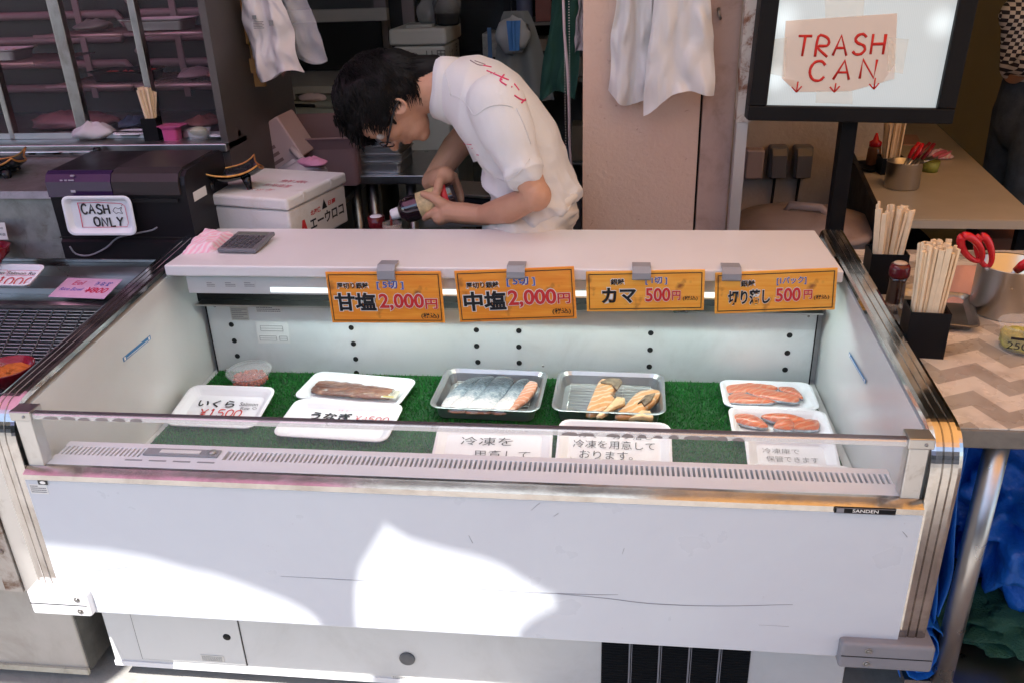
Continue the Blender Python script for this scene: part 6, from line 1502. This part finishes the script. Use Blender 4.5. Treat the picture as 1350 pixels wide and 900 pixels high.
for (x, y0_, y1_) in ((1050, 108, 122), (1100, 110, 122), (1152, 103, 118)):
    for pl_ in ([(x + 2, y0_), (x, y1_)], [(x - 6, y1_ - 7), (x, y1_)], [(x + 7, y1_ - 8), (x, y1_)]): stroke(mb, Ml @ Matrix.Translation((0, 0, -.0002)), [lpx(*p) for p in pl_], .0020)
obj('lettering', mb, RM, sheet)
bp_ = thing('black_post', 'black post under the light box between the plaster wall and the far counter', 'post', (1.615, 1.2, 0)); obj('post_shaft', MB().box(1.598, 1.636, 1.10, 1.14, .012, 1.02), BLACK, bp_); obj('post_base', MB().box(1.57, 1.665, 1.06, 1.18, .012, .02), BLACK, bp_)
# trash bin
binm = mat('bin_beige', (.36, .27, .235), .45, dirt=((.22, .15, .12), 6, .5, .8), rvar=.08)
tc_ = thing('trash_bin', 'round beige plastic trash bin with a domed lid behind the case', 'trash bin', (1.61, 1.37, 0)); Mt = Matrix.Translation((1.605, 1.42, 0)); zb_ = .655
obj('bin_body', MB().lathe([(.16, .013), (.165, .02), (.195, zb_ - .03), (.205, zb_ - .028), (.205, zb_)], 40, Mt), binm, tc_)
lid_ = obj('bin_lid', MB().lathe([(.214, zb_ - .012), (.216, zb_ + .004), (.205, zb_ + .012), (.180, zb_ + .014), (.172, zb_ + .022), (.12, zb_ + .034), (.05, zb_ + .040), (0, zb_ + .041)], 48, Mt), binm, tc_)
obj('lid_handle', MB().tube([Mt @ V((-.055, .02, zb_ + .036)), Mt @ V((-.045, .015, zb_ + .056)), Mt @ V((.04, -.02, zb_ + .056)), Mt @ V((.06, -.03, zb_ + .034))], [.010, .013, .013, .010], 10, flat=.7), binm, lid_)

# ============================================================ FAR COUNTER
FT = mat('cream_laminate', (.50, .44, .33), .4, var=.04, vscale=3, rvar=.06)
fc = thing('far_counter', 'long cream topped counter running back along the olive wall', 'counter', (2.0, 2.0, 0))
obj('counter_top', MB().prism([(1.785, 1.255), (2.192, 1.245), (2.42, 2.95), (2.03, 2.95)], 'z', .695, .72), FT, fc)
obj('edge_band', MB().prism([(1.786, 1.2475), (2.192, 1.2375), (2.192, 1.2445), (1.786, 1.2545)], 'z', .696, .7185), mat('edge_cream', (.44, .38, .29), .5), fc)
obj('black_side', MB().prism([(1.765, 1.26), (1.780, 1.26), (2.025, 2.95), (2.01, 2.95)], 'z', .45, .735), BLACK, fc)
for x, y in ((1.81, 1.28), (2.16, 1.28), (2.08, 2.8), (2.36, 2.8)): obj('counter_leg', MB().box(x, x + .025, y, y + .025, .011, .694), BLACK, fc)
obj('under_cabinet', MB().box(2.11, 2.24, 1.33, 1.5, .012, .64), mat('brown_wood_dim', (.16, .06, .03), .6), fc)
obj('under_box', MB().box(1.83, 2.05, 1.45, 1.75, .012, .55), BLACK, fc)
obj('under_label', MB().box(2.118, 2.135, 1.3275, 1.3295, .56, .60), LABELW, fc)
def steel_pot(label, loc, r, h, group=None):
    t = thing('steel_pot', label, 'pot', (0, 0, 0), group); obj('pot_body', MB().lathe([(r * .96, 0), (r, .004), (r, h - .003), (r * 1.035, h), (r * 1.03, h + .0015), (r * .97, h), (r * .965, .004), (0, .003)], 44), STEEL, t); place(t, loc); return t
pt = steel_pot('steel pot of tongs standing on the far counter', tuple(at(1188, 247, 'z', .721)), .052, .082)
pl0 = at(1188, 247, 'z', .721)
def tongs(nm, label, base, tip, col, r=.006, w_=.018, cat='tongs'):
    t = thing(nm, label, cat, (0, 0, 0)); d = (V(tip) - V(base)); s_ = d.cross(V((0, 0, 1))).normalized()
    for k in (-1, 1):
        pts_ = [V(base) + s_ * k * .002, V(base) + d * .5 + s_ * k * w_ * .5]; obj('steel_arm', MB().tube(pts_, [.004, .005], 6, flat=.5), STEEL, t)
        obj('red_grip', MB().tube([V(base) + d * .5 + s_ * k * w_ * .5, V(base) + d * .75 + s_ * k * w_ * .7, V(tip) + s_ * k * w_ * .45], [r, r * 1.3, r], 8, flat=.6), col, t)
    return t
tongs('tongs', 'red-handled tongs leaning left in the far pot', pl0 + V((-.01, 0, .04)), pl0 + V((.045, .02, .135)), RED)
tongs('tongs', 'dark red handled tongs leaning right in the far pot', pl0 + V((.01, .0, .04)), pl0 + V((.085, .04, .13)), mat('dark_red_grip', (.20, .012, .02), .3))
CHOP_N = holder('chopstick_holder', 'small black chopstick holder on the far counter behind the pot', tuple(at(1172, 228, 'z', .721)), .075, .07, .055, 0, 24, .165, .03, 'wooden chopsticks in the holder on the far counter', 'chopsticks on the far counter', 5)
kt = thing('sauce_bottle', 'red-capped squeeze bottle of brown sauce on the far counter', 'bottle', (0, 0, 0)); obj('bottle_body', MB().lathe([(.022, 0), (.024, .004), (.022, .055), (.018, .068)], 18), mat('sauce_amber', (.20, .08, .03), .2), kt); obj('red_cap', MB().lathe([(.020, .066), (.021, .080), (.010, .088), (.004, .110), (0, .112)], 16), RED, kt); place(kt, tuple(at(1150, 218, 'z', .721)))
foam('small_tray', 'small dark tray under the squeeze bottle on the far counter', .09, .14, .012, tuple(at(1145, 222, 'z', .721)), .2, m=BLACK)
t = steel_pot('taller dark steel container at the back of the far counter', tuple(at(1146, 192, 'z', .721)), .038, .10)
gt = thing('green_tub', 'small clear tub of green pickles on the far counter with tongs on top', 'tub', (0, 0, 0)); obj('tub_body', MB().lathe([(.026, 0), (.03, .035), (.027, .035), (0, .03)], 18), mat('pickle_green', (.24, .27, .05), .4, var=.3, vscale=60), gt); place(gt, tuple(at(1225, 226, 'z', .721)))
tongs('tongs', 'pinkish tongs lying across the green tub', at(1215, 215, 'z', .76), at(1250, 200, 'z', .775), mat('pinkish_grip', (.50, .10, .14), .35))
bag('rag', 'pink striped cloth behind the green tub on the far counter', tuple(at(1238, 209, 'z', .721)), .05, .04, .035, 20, PCL, cat='cloth')
o = obj('pink_paper', MB().box(-.06, .06, -.1, .1, 0, .003), mat('pink_paper', (.55, .32, .25), .7)); tag(o, 'pink paper sheet at the far end of the counter', 'paper'); place(o, tuple(at(1190, 185, 'z', .7215)), -.2)

# ============================================================ CHOPSTICK TABLE AT THE RIGHT
tbl = thing('steel_table', 'steel table with a chevron patterned cover right of the display case', 'table', (2.0, .5, 0))
def chevron():
    m = mat('chevron_vinyl', (.5, .45, .4), .45, bump=.12, bscale=40); N = m.node_tree.nodes; L = m.node_tree.links; b = N['Principled BSDF']
    tc = N.new('ShaderNodeTexCoord'); mp = N.new('ShaderNodeMapping'); mp.inputs['Rotation'].default_value = (0, 0, math.radians(22)); L.new(tc.outputs['Object'], mp.inputs[0])
    sp = N.new('ShaderNodeSeparateXYZ'); L.new(mp.outputs[0], sp.inputs[0])
    pp = N.new('ShaderNodeMath'); pp.operation = 'PINGPONG'; L.new(sp.outputs['X'], pp.inputs[0]); pp.inputs[1].default_value = .055
    ad = N.new('ShaderNodeMath'); ad.operation = 'MULTIPLY_ADD'; L.new(pp.outputs[0], ad.inputs[0]); ad.inputs[1].default_value = 1.1; L.new(sp.outputs['Y'], ad.inputs[2])
    md = N.new('ShaderNodeMath'); md.operation = 'PINGPONG'; L.new(ad.outputs[0], md.inputs[0]); md.inputs[1].default_value = .060
    gt_ = N.new('ShaderNodeMath'); gt_.operation = 'GREATER_THAN'; L.new(md.outputs[0], gt_.inputs[0]); gt_.inputs[1].default_value = .030
    n = N.new('ShaderNodeTexNoise'); n.inputs['Scale'].default_value = 11; n.inputs['Detail'].default_value = 8; L.new(tc.outputs['Object'], n.inputs['Vector'])
    r = N.new('ShaderNodeMapRange'); r.inputs[1].default_value = .5; r.inputs[2].default_value = .8; r.inputs[4].default_value = .8; L.new(n.outputs['Fac'], r.inputs[0])
    mx = N.new('ShaderNodeMixRGB'); L.new(gt_.outputs[0], mx.inputs[0]); mx.inputs[1].default_value = (.62, .56, .49, 1); mx.inputs[2].default_value = (.36, .32, .28, 1)
    m2 = N.new('ShaderNodeMixRGB'); L.new(r.outputs[0], m2.inputs[0]); L.new(mx.outputs[0], m2.inputs[1]); m2.inputs[2].default_value = (.22, .17, .13, 1); L.new(m2.outputs[0], b.inputs['Base Color'])
    n3 = N.new('ShaderNodeTexNoise'); n3.inputs['Scale'].default_value = 18; n3.inputs['Detail'].default_value = 6; L.new(tc.outputs['Object'], n3.inputs['Vector']); r3 = N.new('ShaderNodeMapRange'); r3.inputs[1].default_value = .4; r3.inputs[2].default_value = .65; r3.inputs[3].default_value = .12; r3.inputs[4].default_value = .55; L.new(n3.outputs['Fac'], r3.inputs[0]); L.new(r3.outputs[0], b.inputs['Roughness'])
    return m
TX0, TX1, TY0, TY1 = 1.572, 2.75, .088, .985
obj('table_frame', MB().box(TX0, TX1, TY0, TY1, .682, .7165, .003), mat('weathered_steel', (.20, .185, .165), .55, .5, dirt=((.10, .09, .08), 12, .4, .8)), tbl)
obj('cover', MB().box(TX0 + .002, TX1, TY0 + .002, TY1, .7167, .7195), chevron(), tbl)
for x, y in ((1.668, .135), (2.6, .135), (1.70, .93), (2.6, .93)):
    obj('table_leg', MB().tube([(x, y, .075), (x, y, .681)], .0195, 24), STEEL, tbl); obj('leg_foot', MB().tube([(x, y, .001), (x, y, .0745)], .0215, 24), STEEL, tbl)
obj('lower_shelf', MB().box(1.60, 2.7, .13, .93, .118, .135), STEEL, tbl)
ZT2 = .7198
cA = (at(1193, 470, 'z', ZT2) + at(1248, 476, 'z', ZT2)) / 2
holder('chopstick_holder', 'black holder packed with wooden chopsticks, nearest the front of the chevron table', (cA.x, cA.y + .036, ZT2), .070, .066, .090, math.radians(-6), 62, .205, .03, 'wooden chopsticks packed in the front holder on the chevron table', 'chopsticks in the front holder', 7)
cB = at(1176, 339, 'z', ZT2 + .088)
holder('chopstick_holder', 'black holder of chopsticks behind the soy sauce bottle', (cB.x, cB.y + .036, ZT2), .078, .070, .092, math.radians(-4), 22, .185, .09, 'wooden chopsticks fanned out in the rear holder on the chevron table', 'chopsticks in the rear holder', 9)
sbp = at(1177, 410, 'z', ZT2)
sb_ = thing('soy_bottle', 'small glass soy sauce dispenser with a dark red cap beside the case rim', 'bottle', (0, 0, 0))
obj('glass_body', MB().lathe([(.020, 0), (.0225, .003), (.0225, .012), (.018, .020), (.017, .070), (.019, .078)], 24), mat('soy_glass', (.03, .012, .008), .05, coat=1), sb_)
obj('glass_foot', MB().lathe([(.0205, .0005), (.0235, .003), (.0235, .014), (.0190, .021)], 24), CLEARP, sb_)
obj('cap', MB().lathe([(.0195, .077), (.021, .082), (.021, .098), (.017, .105), (0, .106)], 24), mat('cap_maroon', (.09, .008, .012), .12), sb_); obj('cap_top', MB().lathe([(.014, .1062), (.012, .1085), (0, .109)], 20), mat('cap_top', (.5, .38, .30), .25), sb_)
place(sb_, (sbp.x, sbp.y, ZT2))
t = thing('steel_tray', 'small dark steel tray behind the front chopstick holder', 'steel tray', (0, 0, 0)); obj('tray_body', tray_mb(.15, .19, .016, t=.002, r=.02, slope=.014, lip=.004), STEELD, t); p_ = at(1243, 425, 'z', ZT2); place(t, (p_.x, p_.y + .05, ZT2), -.25)
o = obj('pink_cloth', cloth_patch([at(1245, 402, 'z', ZT2), at(1330, 405, 'z', ZT2), at(1335, 352, 'z', ZT2), at(1262, 350, 'z', ZT2)], ZT2, .003, 5, layers=2, th=.004), mat('salmon_cloth', (.62, .33, .26), .9, bump=.3, bscale=200)); tag(o, 'folded salmon pink cloth behind the steel pot', 'cloth')
pp_ = at(1332, 424, 'z', ZT2); PR_ = .066
PX, PY = pp_.x + .008, pp_.y + .055
steel_pot('large brushed steel pot holding red scissors at the right edge', (PX, PY, ZT2), PR_, .105)
sc_ = thing('scissors', 'scissors with two red loop handles standing in the steel pot', 'scissors', (0, 0, 0))
s0 = at(1308, 352, 'y', PY - .02); s1 = at(1283, 322, 'y', PY - .05)
def loop_handle(c, ax, r1, r2, nr):
    ax = V(ax).normalized(); nr = V(nr).normalized(); si = ax.cross(nr).normalized()
    pts_ = [c + ax * (r1 * math.cos(A)) + si * (r2 * math.sin(A)) for A in [2 * PI * k / 20 for k in range(21)]]
    return MB().tube(pts_, [.0068 + .0018 * math.cos(2 * PI * k / 20) for k in range(21)], 8)
hA = at(1281, 328, 'y', PY - .045); hB = at(1298, 332, 'y', PY - .02); piv = at(1305, 362, 'y', PY - .02)
obj('red_handle', loop_handle(hA, hA - piv, .040, .014, (0, 1, .3)), RED, sc_); obj('red_handle', loop_handle(hB, hB - piv, .034, .012, (0, 1, .3)), RED, sc_)
obj('blade', MB().tube([piv + (hA - piv) * .25, piv, piv + V((.01, .02, -.06))], [.006, .007, .003], 6, flat=.4), STEEL, sc_); obj('blade', MB().tube([piv + (hB - piv) * .25 + V((.003, 0, 0)), piv + V((.004, .003, 0)), piv + V((.02, .02, -.06))], [.006, .007, .003], 6, flat=.4), STEEL, sc_)
tongs('tongs', 'red-handled tongs lying over the rim of the large pot', at(1322, 372, 'y', PY), at(1362, 340, 'y', PY - .03), RED, r=.008)
tbp = at(1350, 470, 'z', ZT2)
pk = thing('pickle_tub', 'clear plastic tub marked 250 with green pickles at the right edge', 'tub', (0, 0, 0))
obj('tub_body', MB().lathe([(.034, 0), (.036, .003), (.043, .048), (.045, .049), (.045, .053), (.041, .053), (.035, .004), (0, .003)], 30), CLEARP, pk)
obj('pickles', MB().grid(lambda u, v: V((.038 * u * math.cos(2 * PI * v), .038 * u * math.sin(2 * PI * v), .030 + .012 * abs(fbm((u * 5, v * 7, 1))) - .02 * (u > .97))), 10, 26).lathe([(.033, .004), (.038, .030)], 26), mat('pickles', (.42, .40, .10), .4, var=.35, vscale=90), pk)
Mk = Matrix.Rotation(math.radians(-18), 4, 'Z') @ frame((-.018, -.0432, .010), (1, 0, 0), (0, -.12, 1)); text('250', Mk, (-.010, .024, .006, .021), INK, pk.children[0]); obj('oval_mark', MB().box(-.006, .026, .026, .031, 0, .0006, .001 if False else 0, M=Mk), INK, pk.children[0])
place(pk, (tbp.x + .006, tbp.y + .035, ZT2))

# tarps under the table
TARP = mat('blue_tarpaulin', (.012, .13, .52), .36, var=.2, vscale=9, bump=.5, bscale=130, rvar=.1)
def tarp(nm, label, c, sx, sy, sz, seed, m=TARP, n=130, cat='tarpaulin'):
    mb = MB()
    def f(u, v):
        A = 2 * PI * u; th = PI * v; q = V((math.cos(A) * math.sin(th), math.sin(A) * math.sin(th), math.cos(th)))
        r1 = 1 - abs(noise.noise(q * 1.7 + V((seed, 0, 0)))) * .55 + .18 * noise.noise(q * 3.1 + V((0, seed, 0)))
        fold = abs(noise.noise(q * 3.2 + V((0, 0, seed)))) * .30 + abs(noise.noise(q * 8 + V((seed, 2, 0)))) * .12
        r = r1 - fold; p = V((q.x * sx, q.y * sy, q.z * sz)) * r * 1.15
        return V(c) + V((p.x, p.y, max(p.z, -sz * .93)))
    mb.grid(f, n, n // 2); o = obj(nm, mb, m); tag(o, label, cat); return o
tarp('blue_tarpaulin', 'large bundled blue tarpaulin on the lower shelf behind the steel table leg', (1.93, .46, .335), .22, .26, .20, 4.3)
tarp('blue_tarpaulin', 'blue tarpaulin bundle at the back under the table', (2.10, .72, .42), .40, .20, .24, 9.1)
mb = MB()
for k in range(5):
    x0_ = 1.585 + .0125 * k
    mb.grid(lambda u, v, k=k, x0_=x0_: V((x0_ + .012 * math.sin(v * 5 + k) + .02 * v * math.sin(PI * u * 1.0) + .01 * noise.noise(V((u * 3, v * 3, k))), .14 + .42 * u, .665 - v * (.50 - .03 * k + .03 * math.sin(u * 4)))), 16, 30)
o = obj('blue_tarpaulin', mb, TARP); tag(o, 'folded blue tarpaulin hanging between the case and the table leg', 'tarpaulin'); md = o.modifiers.new('s', 'SOLIDIFY'); md.thickness = .0015
mb = MB(); ring = [(1.60 + .045 * math.sin(A) * .8, .125 - .0 + .0, .22 + .055 * math.cos(A)) for A in [2 * PI * k / 30 * 2.4 for k in range(31)]]
sp_ = [(1.622 + (.014 + .001 * k) * math.cos(.5 * k), (.20 + (.030 + .0015 * k) * math.sin(.5 * k) - .262) + .262) for k in range(34)]
mb.loops([[V((x, .128, z)), V((x, .30, z + .01)), V((x + .0015, .30, z + .0112)), V((x + .0015, .128, z + .0012))] for x, z in sp_]); o = obj('blue_tarpaulin', mb, TARP); tag(o, 'rolled end of blue tarpaulin beside the right case corner', 'tarpaulin')
tarp('green_net', 'dark green net bundled at the front of the lower shelf', (1.93, .30, .170), .24, .14, .036, 2.2, mat('green_netting', (.01, .07, .045), .7, bump=1, bscale=200), cat='net')
tarp('dark_sack', 'dark brown sack at the back under the right table', (2.45, .6, .40), .22, .28, .25, 6.2, mat('sack_brown', (.06, .035, .02), .8), cat='sack')
